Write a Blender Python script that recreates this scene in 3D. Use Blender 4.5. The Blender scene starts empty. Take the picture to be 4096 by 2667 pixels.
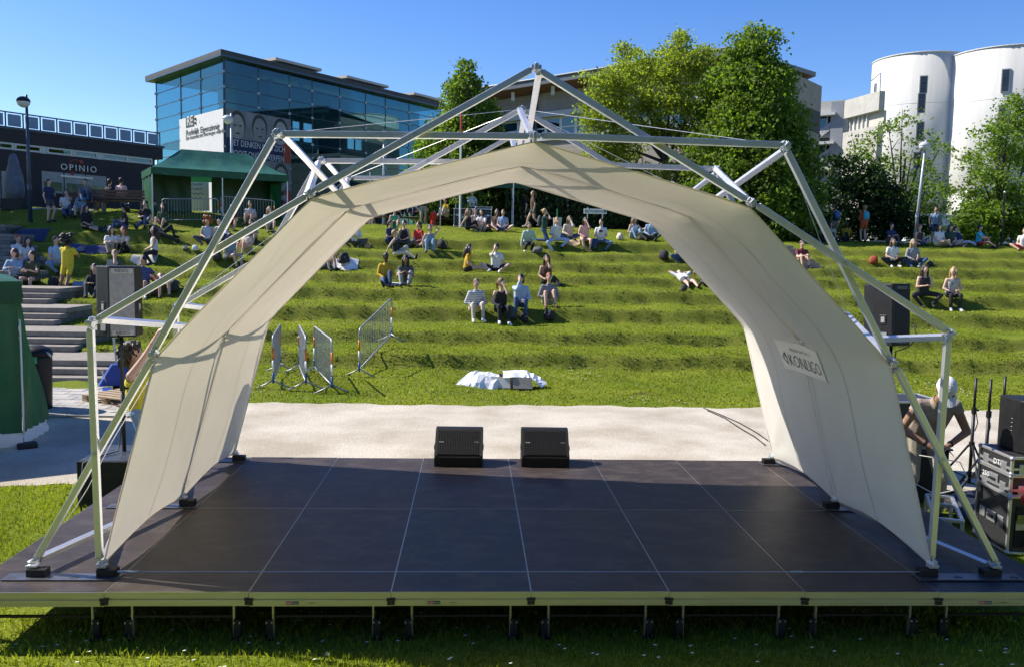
import bpy, math, random
import numpy as np
from mathutils import Vector, Matrix
random.seed(7); rng = np.random.default_rng(11)
S = bpy.context.scene
COL = S.collection
R_ = math.radians
# ---------------------------------------------------------------- camera (photo is 4096 x 2667)
CAM = np.array([2.55116, -5.9015, 2.40362]); YAW, PITCH, ROLL, FPX = 0.0471079, -0.0919693, 0.0176066, 3409.86
def _axes(y, p, r):
    cy, sy, cp, sp, cr, sr = math.cos(y), math.sin(y), math.cos(p), math.sin(p), math.cos(r), math.sin(r)
    f = np.array([sy*cp, cy*cp, sp]); rt = np.array([cy, -sy, 0.]); up = np.cross(rt, f)
    return rt*cr+up*sr, -rt*sr+up*cr, f
CR, CU, CF = _axes(YAW, PITCH, ROLL)
cd = bpy.data.cameras.new('camera'); cam = bpy.data.objects.new('camera', cd); COL.objects.link(cam)
cam.matrix_world = Matrix(((CR[0], CU[0], -CF[0], CAM[0]), (CR[1], CU[1], -CF[1], CAM[1]), (CR[2], CU[2], -CF[2], CAM[2]), (0, 0, 0, 1)))
cd.sensor_width = 36; cd.sensor_fit = 'HORIZONTAL'; cd.lens = 36*FPX/4096; cd.clip_end = 2000; cd.clip_start = .05
S.camera = cam
# ---------------------------------------------------------------- sky and sun
LDIR = Vector((1.03, -0.32, -1.0)).normalized()
SUN_EL = math.asin(-LDIR.z); SUN_AZ = math.atan2(-LDIR.x, -LDIR.y)      # clockwise from +Y
W = bpy.data.worlds.new('World'); S.world = W; W.use_nodes = True
wn = W.node_tree.nodes; wl = W.node_tree.links
sky = wn.new('ShaderNodeTexSky'); sky.sky_type = 'NISHITA'; sky.sun_disc = False
sky.sun_elevation = SUN_EL; sky.sun_rotation = SUN_AZ; sky.air_density = 1.0; sky.dust_density = 0.35; sky.ozone_density = 4.0; sky.altitude = 50
wn['Background'].inputs['Strength'].default_value = 0.115
hsv = wn.new('ShaderNodeHueSaturation'); hsv.inputs['Saturation'].default_value = 1.27; hsv.inputs['Hue'].default_value = .515; wl.new(sky.outputs[0], hsv.inputs['Color']); wl.new(hsv.outputs[0], wn['Background'].inputs['Color'])
sl = bpy.data.lights.new('sun', 'SUN'); sl.energy = 5.0; sl.angle = R_(0.53); sl.color = (1.0, .95, .86)
so = bpy.data.objects.new('sun', sl); COL.objects.link(so); so.rotation_euler = LDIR.to_track_quat('-Z', 'Y').to_euler()
S.view_settings.view_transform = 'Standard'; S.view_settings.look = 'None'; S.view_settings.exposure = 0.68; S.view_settings.gamma = 1
S.render.resolution_x = 1024; S.render.resolution_y = 666
S.cycles.max_bounces = 8; S.cycles.transparent_max_bounces = 12

# ---------------------------------------------------------------- pixel rays, used to find where things stand
def ray(px, py): return CF+CR*(px-2048)/FPX-CU*(py-1333.5)/FPX
def onz(px, py, z): d = ray(px, py); return CAM+d*((z-CAM[2])/d[2])
def ony(px, py, y): d = ray(px, py); return CAM+d*((y-CAM[1])/d[1])
def atD(px, py, D): return CAM+ray(px, py)*D
def onplane(px, py, p, n): d = ray(px, py); return CAM+d*(np.dot(np.array(p)-CAM, n)/np.dot(d, n))
PC = [(-80, -.4), (9.7, -.4), (12.5, -.33), (13.88, -.25), (14.15, .05), (16.06, .09), (16.35, .38), (18.3, .47), (18.6, .86), (20.5, .92), (20.8, 1.29), (22.64, 1.40), (22.95, 1.70), (24.84, 1.75), (25.15, 2.12), (27.04, 2.15), (27.35, 2.47), (29.26, 2.55), (29.6, 2.98), (33, 3.35), (36.5, 3.75), (60, 4.1), (100, 4.2), (500, 4.2)]
PL = PC[:18]+[(29.6, 2.98), (31.2, 3.4), (32.6, 3.95), (36, 4.2), (60, 4.3), (100, 4.2), (500, 4.2)]
PR_ = PC[:18]+[(29.6, 2.84), (31, 2.96), (33.5, 3.16), (38, 3.42), (50, 3.55), (100, 3.8), (500, 4.2)]
PC, PL, PR_ = [np.array(p) for p in (PC, PL, PR_)]
def HV(x, y):
    x = np.asarray(x, float); y = np.asarray(y, float)
    yy = y+np.where((y > 11) & (y < 45), .16*np.sin(.31*x+.4+.1*y)+.09*np.sin(.83*x+1.1+.9*y)+.05*np.sin(2.3*x+1.7*y)+.04*np.sin(4.7*x+2.9*y+1)+.03*np.sin(9.1*x-3*y), 0)
    zc, zl, zr = [np.interp(yy, p[:, 0], p[:, 1]) for p in (PC, PL, PR_)]
    a = np.clip((-x-4)/7, 0, 1); b = np.clip((x-9)/9, 0, 1)
    z = zc*(1-a-b)+zl*a+zr*b
    return z+np.where(y > 11, .028*np.sin(1.7*x+.9*y)+.022*np.sin(3.1*x-2.2*y+1)+.012*np.sin(7.3*x+4.1*y), 0)
def H(x, y): return float(HV(x, y))
def gnd(px, py):
    d = ray(px, py); t = np.arange(3, 90, .05); P = CAM[None]+t[:, None]*d[None]
    below = P[:, 2] < HV(P[:, 0], P[:, 1])
    i = int(np.argmax(below)) if below.any() else 500+int(np.argmin((P[:, 2]-HV(P[:, 0], P[:, 1]))[500:820]))
    p = P[i]; return np.array([p[0], p[1], H(p[0], p[1])])

# ---------------------------------------------------------------- mesh builder
class MB:
    def __init__(s): s.v = []; s.f = []; s.m = []
    def add(s, V, F, mi=0):
        o = len(s.v); s.v += [tuple(map(float, p)) for p in V]; s.f += [tuple(i+o for i in f) for f in F]; s.m += [mi]*len(F); return s
    def box(s, c, d, rz=0, mi=0, rot=None):
        M = rot or Matrix.Rotation(rz, 3, 'Z'); h = Vector(d)/2; c = Vector(c)
        V = [c+M @ Vector((h.x*i, h.y*j, h.z*k)) for k in (-1, 1) for j in (-1, 1) for i in (-1, 1)]
        return s.add(V, [(0, 2, 3, 1), (4, 5, 7, 6), (0, 1, 5, 4), (2, 6, 7, 3), (0, 4, 6, 2), (1, 3, 7, 5)], mi)
    def beam(s, p, q, w, h=None, up=(0, 0, 1), mi=0):
        h = h or w; p = Vector(p); q = Vector(q); d = (q-p).normalized(); u = Vector(up)
        if abs(d.dot(u)) > .98: u = Vector((0, 1, 0))
        x = d.cross(u).normalized(); z = x.cross(d)
        V = [a+x*(w/2*i)+z*(h/2*j) for a in (p, q) for i, j in ((-1, -1), (1, -1), (1, 1), (-1, 1))]
        return s.add(V, [(0, 1, 2, 3), (7, 6, 5, 4), (0, 4, 5, 1), (1, 5, 6, 2), (2, 6, 7, 3), (3, 7, 4, 0)], mi)
    def tube(s, pts, r, n=8, mi=0):
        P = [Vector(p) for p in pts]; rr = r if hasattr(r, '__len__') else [r]*len(P); V = []; F = []
        prev = None
        for i, p in enumerate(P):
            d = (P[min(i+1, len(P)-1)]-P[max(i-1, 0)]).normalized()
            if prev is None: a = d.orthogonal().normalized()
            else: a = (prev-d*prev.dot(d)); a = a.normalized() if a.length > 1e-6 else d.orthogonal().normalized()
            prev = a; b = d.cross(a)
            V += [p+(a*math.cos(2*math.pi*k/n)+b*math.sin(2*math.pi*k/n))*rr[i] for k in range(n)]
        for i in range(len(P)-1):
            for k in range(n):
                k2 = (k+1) % n; F.append((i*n+k, i*n+k2, (i+1)*n+k2, (i+1)*n+k))
        F.append(tuple(range(n))[::-1]); F.append(tuple(range((len(P)-1)*n, len(P)*n)))
        return s.add(V, F, mi)
    def ball(s, c, r, n=8, m=6, mi=0, rot=None):
        r = Vector(r) if hasattr(r, '__len__') else Vector((r, r, r)); c = Vector(c); V = []; F = []
        rot = rot or Matrix.Identity(3)
        V.append(c+rot @ Vector((0, 0, r.z)))
        for j in range(1, m):
            t = math.pi*j/m
            for k in range(n):
                a = 2*math.pi*k/n; V.append(c+rot @ Vector((r.x*math.sin(t)*math.cos(a), r.y*math.sin(t)*math.sin(a), r.z*math.cos(t))))
        V.append(c-rot @ Vector((0, 0, r.z)))
        for k in range(n): F.append((0, 1+k, 1+(k+1) % n))
        for j in range(m-2):
            for k in range(n): F.append((1+j*n+k, 1+(j+1)*n+k, 1+(j+1)*n+(k+1) % n, 1+j*n+(k+1) % n))
        e = len(V)-1
        for k in range(n): F.append((e, 1+(m-2)*n+(k+1) % n, 1+(m-2)*n+k))
        return s.add(V, F, mi)
    def prism(s, poly, a, b, mi=0):                      # poly: bottom ring of 3D points, extruded by vector b-a
        a = Vector(a); b = Vector(b); n = len(poly); V = [a+Vector(p) for p in poly]+[b+Vector(p) for p in poly]
        F = [tuple(range(n))[::-1], tuple(range(n, 2*n))]+[(i, (i+1) % n, n+(i+1) % n, n+i) for i in range(n)]
        return s.add(V, F, mi)
    def lathe(s, prof, c=(0, 0, 0), n=16, mi=0):
        c = Vector(c); V = []; F = []
        for r, z in prof: V += [c+Vector((r*math.cos(2*math.pi*k/n), r*math.sin(2*math.pi*k/n), z)) for k in range(n)]
        for i in range(len(prof)-1):
            for k in range(n): F.append((i*n+k, i*n+(k+1) % n, (i+1)*n+(k+1) % n, (i+1)*n+k))
        F.append(tuple(range(n))[::-1]); F.append(tuple(range((len(prof)-1)*n, len(prof)*n)))
        return s.add(V, F, mi)
    def quad(s, a, b, c, d, mi=0): return s.add([a, b, c, d], [(0, 1, 2, 3)], mi)
def mesh_np(name, V, F, smooth=False):                   # V (n,3), F (m,k) arrays, fast
    me = bpy.data.meshes.new(name); V = np.asarray(V, np.float32); F = np.asarray(F, np.int32); m, k = F.shape
    me.vertices.add(len(V)); me.vertices.foreach_set('co', V.ravel())
    me.loops.add(m*k); me.loops.foreach_set('vertex_index', F.ravel())
    me.polygons.add(m); me.polygons.foreach_set('loop_start', np.arange(0, m*k, k, dtype=np.int32))
    if smooth: me.polygons.foreach_set('use_smooth', np.ones(m, bool))
    me.update(calc_edges=True); return me
def thing(name, label, cat, loc=(0, 0, 0), rz=0, group=None):
    o = bpy.data.objects.new(name, None); o.empty_display_size = .2; COL.objects.link(o)
    o.location = Vector(loc); o.rotation_euler = (0, 0, rz); tag(o, label, cat, group); return o
def tag(o, label=None, cat=None, group=None, kind=None):
    if label: o['label'] = label
    if cat: o['category'] = cat
    if group: o['group'] = group
    if kind: o['kind'] = kind
    return o
def obj(name, mb, mats, parent=None, smooth=False, bevel=0, loc=None, rz=0, world=False):
    """one mesh object; with world=True coordinates are world ones and get moved into the parent's frame"""
    if isinstance(mb, MB):
        me = bpy.data.meshes.new(name); V = mb.v
        if world and parent is not None:
            M = Matrix.Rotation(-parent.rotation_euler.z, 3, 'Z'); L = parent.location; V = [M @ (Vector(p)-L) for p in V]
        elif world and loc is not None: V = [Vector(p)-Vector(loc) for p in V]
        me.from_pydata([tuple(p) for p in V], [], mb.f)
        if any(mb.m): me.polygons.foreach_set('material_index', mb.m)
        if smooth: me.polygons.foreach_set('use_smooth', [True]*len(me.polygons))
        me.update()
    else: me = mb
    for m in (mats if isinstance(mats, (list, tuple)) else [mats]):
        if not len(me.materials) or isinstance(mats, (list, tuple)):
            if len(me.materials) < (len(mats) if isinstance(mats, (list, tuple)) else 1): me.materials.append(m)
    o = bpy.data.objects.new(name, me); COL.objects.link(o)
    if parent is not None: o.parent = parent
    if loc is not None: o.location = Vector(loc)
    if rz: o.rotation_euler = (0, 0, rz)
    if bevel:
        b = o.modifiers.new('bevel', 'BEVEL'); b.width = bevel; b.segments = 2; b.limit_method = 'ANGLE'; b.angle_limit = R_(40)
    return o
def struct(name, mb, mats, smooth=False, parent=None, **k):
    o = obj(name, mb, mats, parent, smooth, **k)
    if parent is None: o['kind'] = 'structure'
    return o
def clone(root, loc=None, rz=None, label=None, group=None):
    r = root.copy(); COL.objects.link(r)
    if loc is not None: r.location = Vector(loc)
    if rz is not None: r.rotation_euler = (0, 0, rz)
    if label: r['label'] = label
    if group: r['group'] = group
    for ch in list(root.children):
        c = ch.copy(); COL.objects.link(c); c.parent = r
        for g in ch.children:
            d = g.copy(); COL.objects.link(d); d.parent = c
    return r
def text_mesh(body, size, extrude=.002, align='LEFT', thin=0., space=1.0):
    c = bpy.data.curves.new('lettering', 'FONT'); c.body = body; c.size = size; c.extrude = extrude; c.align_x = align; c.align_y = 'CENTER'; c.space_character = space; c.resolution_u = 3; c.offset = thin
    o = bpy.data.objects.new('lettering', c); COL.objects.link(o); bpy.context.view_layer.update()
    me = bpy.data.meshes.new_from_object(o.evaluated_get(bpy.context.evaluated_depsgraph_get()))
    bpy.data.objects.remove(o); bpy.data.curves.remove(c); return me
def text(name, body, size, m, parent, pos, ux, uy, extrude=.002, align='LEFT', sx=1.0, space=1.0):
    """lettering at world pos, ux = reading direction, uy = up direction of letters"""
    me = text_mesh(body, size, extrude, align, space=space); ux = Vector(ux).normalized(); uy = Vector(uy).normalized(); uz = ux.cross(uy)
    M = Matrix(((ux.x*sx, uy.x, uz.x, pos[0]), (ux.y*sx, uy.y, uz.y, pos[1]), (ux.z*sx, uy.z, uz.z, pos[2]), (0, 0, 0, 1)))
    P = Matrix.Identity(4); q = parent
    while q is not None: P = Matrix.Translation(q.location) @ Matrix.Rotation(q.rotation_euler.z, 4, 'Z') @ P; q = q.parent
    M = P.inverted() @ M
    me.transform(M); return obj(name, me, m, parent)

# ---------------------------------------------------------------- materials
MATS = {}
def pm(name, col, rough=.6, metal=0., var=.12, sc=6., bump=0., bsc=60., col2=None, spec=.5, detail=4, stretch=None, rvar=0.):
    if name in MATS: return MATS[name]
    m = bpy.data.materials.new(name); m.use_nodes = True; MATS[name] = m
    n = m.node_tree.nodes; l = m.node_tree.links; b = n['Principled BSDF']
    tc = n.new('ShaderNodeTexCoord'); src = tc.outputs['Object']
    if stretch:
        mp = n.new('ShaderNodeMapping'); mp.inputs['Scale'].default_value = stretch; l.new(src, mp.inputs[0]); src = mp.outputs[0]
    nz = n.new('ShaderNodeTexNoise'); nz.inputs['Scale'].default_value = sc; nz.inputs['Detail'].default_value = detail; nz.inputs['Roughness'].default_value = .65; l.new(src, nz.inputs[0])
    rp = n.new('ShaderNodeValToRGB'); rp.color_ramp.elements[0].position = .3; rp.color_ramp.elements[1].position = .7
    c2 = col2 or tuple(min(1, c*(1+var)) for c in col); c1 = col if col2 else tuple(c*(1-var) for c in col)
    rp.color_ramp.elements[0].color = (*c1, 1); rp.color_ramp.elements[1].color = (*c2, 1)
    l.new(nz.outputs[0], rp.inputs[0]); l.new(rp.outputs[0], b.inputs['Base Color'])
    b.inputs['Roughness'].default_value = rough; b.inputs['Metallic'].default_value = metal; b.inputs['Specular IOR Level'].default_value = spec
    if rvar:
        mr = n.new('ShaderNodeMapRange'); mr.inputs['To Min'].default_value = max(.02, rough-rvar); mr.inputs['To Max'].default_value = min(1, rough+rvar)
        l.new(nz.outputs[0], mr.inputs[0]); l.new(mr.outputs[0], b.inputs['Roughness'])
    if bump:
        n2 = n.new('ShaderNodeTexNoise'); n2.inputs['Scale'].default_value = bsc; n2.inputs['Detail'].default_value = 3; l.new(src, n2.inputs[0])
        bp = n.new('ShaderNodeBump'); bp.inputs['Strength'].default_value = bump; bp.inputs['Distance'].default_value = .02
        l.new(n2.outputs[0], bp.inputs['Height']); l.new(bp.outputs[0], b.inputs['Normal'])
    return m
def nodes_of(m): return m.node_tree.nodes, m.node_tree.links, m.node_tree.nodes['Principled BSDF']
def srgb(r, g, b): return tuple(((c/255+.055)/1.055)**2.4 if c > 10 else c/255/12.92 for c in (r, g, b))
ALU = pm('aluminium', (.70, .685, .67), .40, .8, .05, 3, .03, 200, rvar=.08)
STEEL = pm('galvanised_steel', (.55, .56, .57), .42, .8, .15, 9, .02, 90)
BLACKM = pm('black_metal', (.018, .018, .019), .45, .2, .2, 20)
BLACKP = pm('black_plastic', (.013, .013, .014), .5, 0, .2, 15, .1, 150, spec=.3)
RUBBER = pm('dark_rubber', (.025, .025, .025), .8, 0, .2, 15)
WHITEP = pm('white_paint', (.78, .78, .76), .5, 0, .04, 4)
CABLE = pm('black_cable', (.015, .015, .016), .5, 0, .1, 10)
# ================================================================ ground, path, pavement
def grass_material():
    m = pm('lawn_grass', (.05, .09, .008), .95, 0, .2, 1.5, 1.0, 38, spec=.1); n, l, b = nodes_of(m)
    tc = n.new('ShaderNodeTexCoord')
    def noise(s, d=5, r=.6):
        q = n.new('ShaderNodeTexNoise'); q.inputs['Scale'].default_value = s; q.inputs['Detail'].default_value = d; q.inputs['Roughness'].default_value = r; l.new(tc.outputs['Object'], q.inputs[0]); return q
    def ramp(src, stops):
        r = n.new('ShaderNodeValToRGB'); e = r.color_ramp.elements
        e[0].position, e[0].color = stops[0][0], (*stops[0][1], 1); e[1].position, e[1].color = stops[-1][0], (*stops[-1][1], 1)
        for p, c in stops[1:-1]: q = e.new(p); q.color = (*c, 1)
        l.new(src, r.inputs[0]); return r
    def mix(f, a, c, t='MIX'):
        q = n.new('ShaderNodeMixRGB'); q.blend_type = t; l.new(a, q.inputs[1]); l.new(c, q.inputs[2])
        if isinstance(f, float): q.inputs[0].default_value = f
        else: l.new(f, q.inputs[0])
        return q
    fine = ramp(noise(26, 6, .75).outputs[0], [(.3, (.075, .095, .008)), (.5, (.155, .185, .016)), (.72, (.25, .265, .035))])
    big = ramp(noise(.55, 4).outputs[0], [(.35, (.7, .85, .7)), (.65, (1.15, 1.1, 1.2))])
    c = mix(1.0, fine.outputs[0], big.outputs[0], 'MULTIPLY')
    dry = ramp(noise(1.1, 6, .7).outputs[0], [(.56, (0, 0, 0)), (.72, (1, 1, 1))])
    dry_shade_c = ramp(noise(40, 4).outputs[0], [(.3, (.06, .072, .011)), (.7, (.17, .165, .042))])
    # steep banks: thatch and soil tone, with bank shade painted into the colour
    g = n.new('ShaderNodeNewGeometry'); sp = n.new('ShaderNodeSeparateXYZ'); l.new(g.outputs['True Normal'], sp.inputs[0])
    st = n.new('ShaderNodeMapRange'); st.inputs['From Min'].default_value = .985; st.inputs['From Max'].default_value = .88; st.inputs['To Max'].default_value = .95; l.new(sp.outputs['Z'], st.inputs[0])
    mx = n.new('ShaderNodeMath'); mx.operation = 'MULTIPLY'; l.new(st.outputs[0], mx.inputs[0]); l.new(noise(2.3, 5, .7).outputs[0], mx.inputs[1])
    ad = n.new('ShaderNodeMath'); ad.operation = 'MULTIPLY_ADD'; ad.use_clamp = True; l.new(dry.outputs[0], ad.inputs[0]); ad.inputs[1].default_value = .45; l.new(mx.outputs[0], ad.inputs[2])
    c = mix(ad.outputs[0], c.outputs[0], dry_shade_c.outputs[0])
    l.new(c.outputs[0], b.inputs['Base Color']); return m
GRASS = grass_material()
xs = np.unique(np.concatenate([np.linspace(-200, -26, 12), np.arange(-26, 34, .25), np.linspace(34, 200, 12)]))
ys = np.unique(np.concatenate([np.linspace(-60, -3, 8), np.arange(-3, 11, .7), np.arange(11, 31, .1), np.arange(31, 46, .6), np.linspace(46, 400, 20)]))
X, Y = np.meshgrid(xs, ys); Z = HV(X, Y); nx, ny = len(xs), len(ys)
# the terraces give way to the two flights of stairs
SXT = [-4.9, -6.7, -8.0, -9.3, -11.2, -12.4, -13.6, -14.9, -16.2]
STAIR_X = lambda k: SXT[k]
def under_stairs(X, Y):
    k = (Y-11.9)/2.1; xr = np.interp(k, range(9), SXT)
    return (Y > 11.7) & (Y < 30.6) & (X < xr+.2) & (X > xr-5.6)
Z = np.where(under_stairs(X, Y), Z-.5, Z)
RST = (atD(3100, 1010, 33)[0], atD(3262, 1010, 33)[0]); RSY = (25.2, 29.4)
Z = np.where((X > RST[0]+.1) & (X < RST[1]-.1) & (Y > RSY[0]) & (Y < RSY[1]), Z-.5, Z)
i = np.arange(nx*ny).reshape(ny, nx)
me = mesh_np('ground', np.stack([X, Y, Z], -1).reshape(-1, 3), np.stack([i[:-1, :-1], i[:-1, 1:], i[1:, 1:], i[1:, :-1]], -1).reshape(-1, 4), True)
struct('ground', me, GRASS)

def gravel_material():
    m = pm('pale_gravel', (.48, .43, .35), .95, 0, .16, 30, .6, 55, spec=.2); n, l, b = nodes_of(m)
    src = b.inputs['Base Color'].links[0].from_socket
    tc = n.new('ShaderNodeTexCoord'); v = n.new('ShaderNodeTexVoronoi'); v.inputs['Scale'].default_value = 26; l.new(tc.outputs['Object'], v.inputs[0])
    r = n.new('ShaderNodeValToRGB'); r.color_ramp.elements[0].position = .05; r.color_ramp.elements[0].color = (.30, .28, .25, 1); r.color_ramp.elements[1].position = .22; r.color_ramp.elements[1].color = (1, 1, 1, 1)
    l.new(v.outputs['Distance'], r.inputs[0])
    big = n.new('ShaderNodeTexNoise'); big.inputs['Scale'].default_value = .9; big.inputs['Detail'].default_value = 5; l.new(tc.outputs['Object'], big.inputs[0])
    r2 = n.new('ShaderNodeValToRGB'); r2.color_ramp.elements[0].position = .35; r2.color_ramp.elements[0].color = (.80, .77, .72, 1); r2.color_ramp.elements[1].position = .62; r2.color_ramp.elements[1].color = (1.12, 1.12, 1.12, 1); l.new(big.outputs[0], r2.inputs[0])
    a = n.new('ShaderNodeMixRGB'); a.blend_type = 'MULTIPLY'; a.inputs[0].default_value = .65; l.new(src, a.inputs[1]); l.new(r.outputs[0], a.inputs[2])
    c = n.new('ShaderNodeMixRGB'); c.blend_type = 'MULTIPLY'; c.inputs[0].default_value = 1; l.new(a.outputs[0], c.inputs[1]); l.new(r2.outputs[0], c.inputs[2])
    l.new(c.outputs[0], b.inputs['Base Color']); return m
GRAVEL = gravel_material()
PX = np.arange(-60, 60, .12)
def near_edge(x): return 4.15+.05*np.sin(2.1*x)+.04*np.sin(5.3*x+1)+.03*np.sin(13*x)
def far_edge(x): return 9.80+.05*np.sin(1.3*x+2)+.05*np.sin(4.1*x)+.03*np.sin(11*x+1)
n_ = len(PX); rows = 6
PY = near_edge(PX)[None]*(1-np.linspace(0, 1, rows))[:, None]+far_edge(PX)[None]*np.linspace(0, 1, rows)[:, None]
V = np.stack([np.broadcast_to(PX, PY.shape), PY, HV(np.broadcast_to(PX, PY.shape), PY)+.008], -1).reshape(-1, 3)
i = np.arange(n_*rows).reshape(rows, n_)
struct('gravel_path', mesh_np('gravel_path', V, np.stack([i[:-1, :-1], i[:-1, 1:], i[1:, 1:], i[1:, :-1]], -1).reshape(-1, 4)), GRAVEL)
# paved landing at the foot of the stairs, laid brick by brick where it is seen
PAVE = [pm('paving_grey_'+str(k), c, .9, 0, .15, 9, .3, 80) for k, c in enumerate([(.34, .32, .29), (.40, .37, .33), (.31, .30, .28)])]
mb = MB(); mb.quad((-13, 8.3, -.386), (-2.9, 8.3, -.386), (-2.9, 12, -.386), (-13, 12, -.386))
pave = struct('pavement', mb, pm('paving_joint', (.2, .19, .16), .95, 0, .2, 12))
bm_ = MB().box((0, 0, .012), (.385, .285, .03)); pv = []
for k in range(3):
    o = obj('paving_slab', bm_, PAVE[k], pave, loc=(0, 0, 0)); pv.append(o)
cnt = 0
for r in range(12):
    for c in range(20):
        x = -3.15-.4*c-(.2 if r % 2 else 0); y = 8.47+.3*r
        p = pv[(r*7+c*5+(r*c) % 3) % 3]
        if cnt < 3: o = pv[cnt]
        else: o = p.copy(); COL.objects.link(o)
        o.location = (x, y, -.386+random.uniform(-.004, .004)); cnt += 1
# path along the top of the slope on the left, and the one by the hedge on the right
mb = MB()
def strip(mb, pts, w, dz=.012, n=60):
    P = [np.array(p, float) for p in pts]; Q = []
    for a, b in zip(P[:-1], P[1:]):
        for t in np.linspace(0, 1, n//len(P), endpoint=False): Q.append(a*(1-t)+b*t)
    Q.append(P[-1])
    for a, b in zip(Q[:-1], Q[1:]):
        for j in range(4):
            y0, y1 = -w/2+w*j/4, -w/2+w*(j+1)/4
            mb.quad(*[(p[0], p[1]+yy, H(p[0], p[1]+yy)+dz) for p, yy in ((a, y0), (b, y0), (b, y1), (a, y1))])
strip(mb, [(-40, 37.2), (-14, 37.4), (-6, 38.5), (4, 40.5), (14, 41), (22, 38), (45, 37)], 2.0)
struct('upper_path', mb, pm('upper_path_paving', (.36, .35, .33), .9, 0, .15, 3, .2, 40))
# ---- stairs: flights of three concrete steps with landings between
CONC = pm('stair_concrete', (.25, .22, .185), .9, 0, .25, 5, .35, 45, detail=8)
CONCD = pm('riser_concrete', (.13, .115, .10), .9, 0, .3, 5, .35, 45, detail=8)  # riser blocks take a darker tone than the treads
def stairs(name, label, flights, pl):
    t = thing(name, label, 'stairs', (flights[0][0]-2, flights[0][2], flights[0][3]))
    for (xr, w, y, z, n, rise, tread, land) in flights:
        for s in range(n):
            d = tread if s < n-1 else land
            mb = MB().box((xr-w/2, y+s*tread+d/2-.02, z+rise*(s+1)-.06), (w, d+.06, .12))            # tread slab with nosing
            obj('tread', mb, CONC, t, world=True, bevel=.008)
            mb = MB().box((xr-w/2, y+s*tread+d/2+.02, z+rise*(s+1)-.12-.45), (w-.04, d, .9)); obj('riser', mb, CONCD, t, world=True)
    return t
fl = []
for k in range(9):
    fl.append((STAIR_X(k)+.15*(k % 2), 5.2, 11.9+2.1*k, -.4+.405*k, 3, .135, .36, 1.45))
stairs('concrete_stairs', 'wide concrete stairs climbing the grass slope beside the left tent and bin', fl, None)
fl = [(RST[1], RST[1]-RST[0], RSY[0]+.55*k, H(11, RSY[0])-.2+.135*k, 1, .135, .55, .56) for k in range(8)]
stairs('concrete_stairs', 'narrow concrete steps rising to the upper path near the dark hedge', fl, None)
# ================================================================ stage of 16 platform modules
def deck_material(k):
    base = [(.050, .038, .031), (.036, .037, .041), (.045, .035, .034), (.056, .044, .036)][k]  # bluish and brown boards: differing reflections put into the base colours
    m = pm('deck_plywood_'+str(k), base, .44, 0, .2, 1.6, .06, 160, rvar=.10, detail=8, spec=.2); n, l, b = nodes_of(m)
    src = b.inputs['Base Color'].links[0].from_socket; tc = n.new('ShaderNodeTexCoord'); oi = n.new('ShaderNodeObjectInfo')
    ofs = n.new('ShaderNodeVectorMath'); ofs.operation = 'ADD'; l.new(tc.outputs['Object'], ofs.inputs[0]); l.new(oi.outputs['Location'], ofs.inputs[1])
    mp = n.new('ShaderNodeMapping'); mp.inputs['Scale'].default_value = (1.1, 1.8, 2); mp.inputs['Rotation'].default_value = (0, 0, .25+.4*k); l.new(ofs.outputs[0], mp.inputs[0])
    s1 = n.new('ShaderNodeTexNoise'); s1.inputs['Scale'].default_value = 2.6; s1.inputs['Detail'].default_value = 9; s1.inputs['Roughness'].default_value = .75; s1.inputs['Distortion'].default_value = .6; l.new(mp.outputs[0], s1.inputs[0])
    r = n.new('ShaderNodeValToRGB'); r.color_ramp.elements[0].position = .47; r.color_ramp.elements[0].color = (0, 0, 0, 1); r.color_ramp.elements[1].position = .86; r.color_ramp.elements[1].color = (1, 1, 1, 1); l.new(s1.outputs[0], r.inputs[0])
    x = n.new('ShaderNodeMixRGB'); x.inputs[2].default_value = (.125, .105, .09, 1); l.new(r.outputs[0], x.inputs[0]); l.new(src, x.inputs[1]); l.new(x.outputs[0], b.inputs['Base Color'])
    return m
DECK = [deck_material(k) for k in range(4)]
RAIL = pm('stage_rail_aluminium', (.56, .54, .46), .38, .85, .1, 2, .03, 120, stretch=(1, 6, 20), rvar=.1)
STK_R, STK_K, STK_W = pm('sticker_red', (.55, .03, .02), .4), pm('sticker_black', (.01, .01, .01), .4), pm('sticker_white', (.8, .8, .78), .4)
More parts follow.
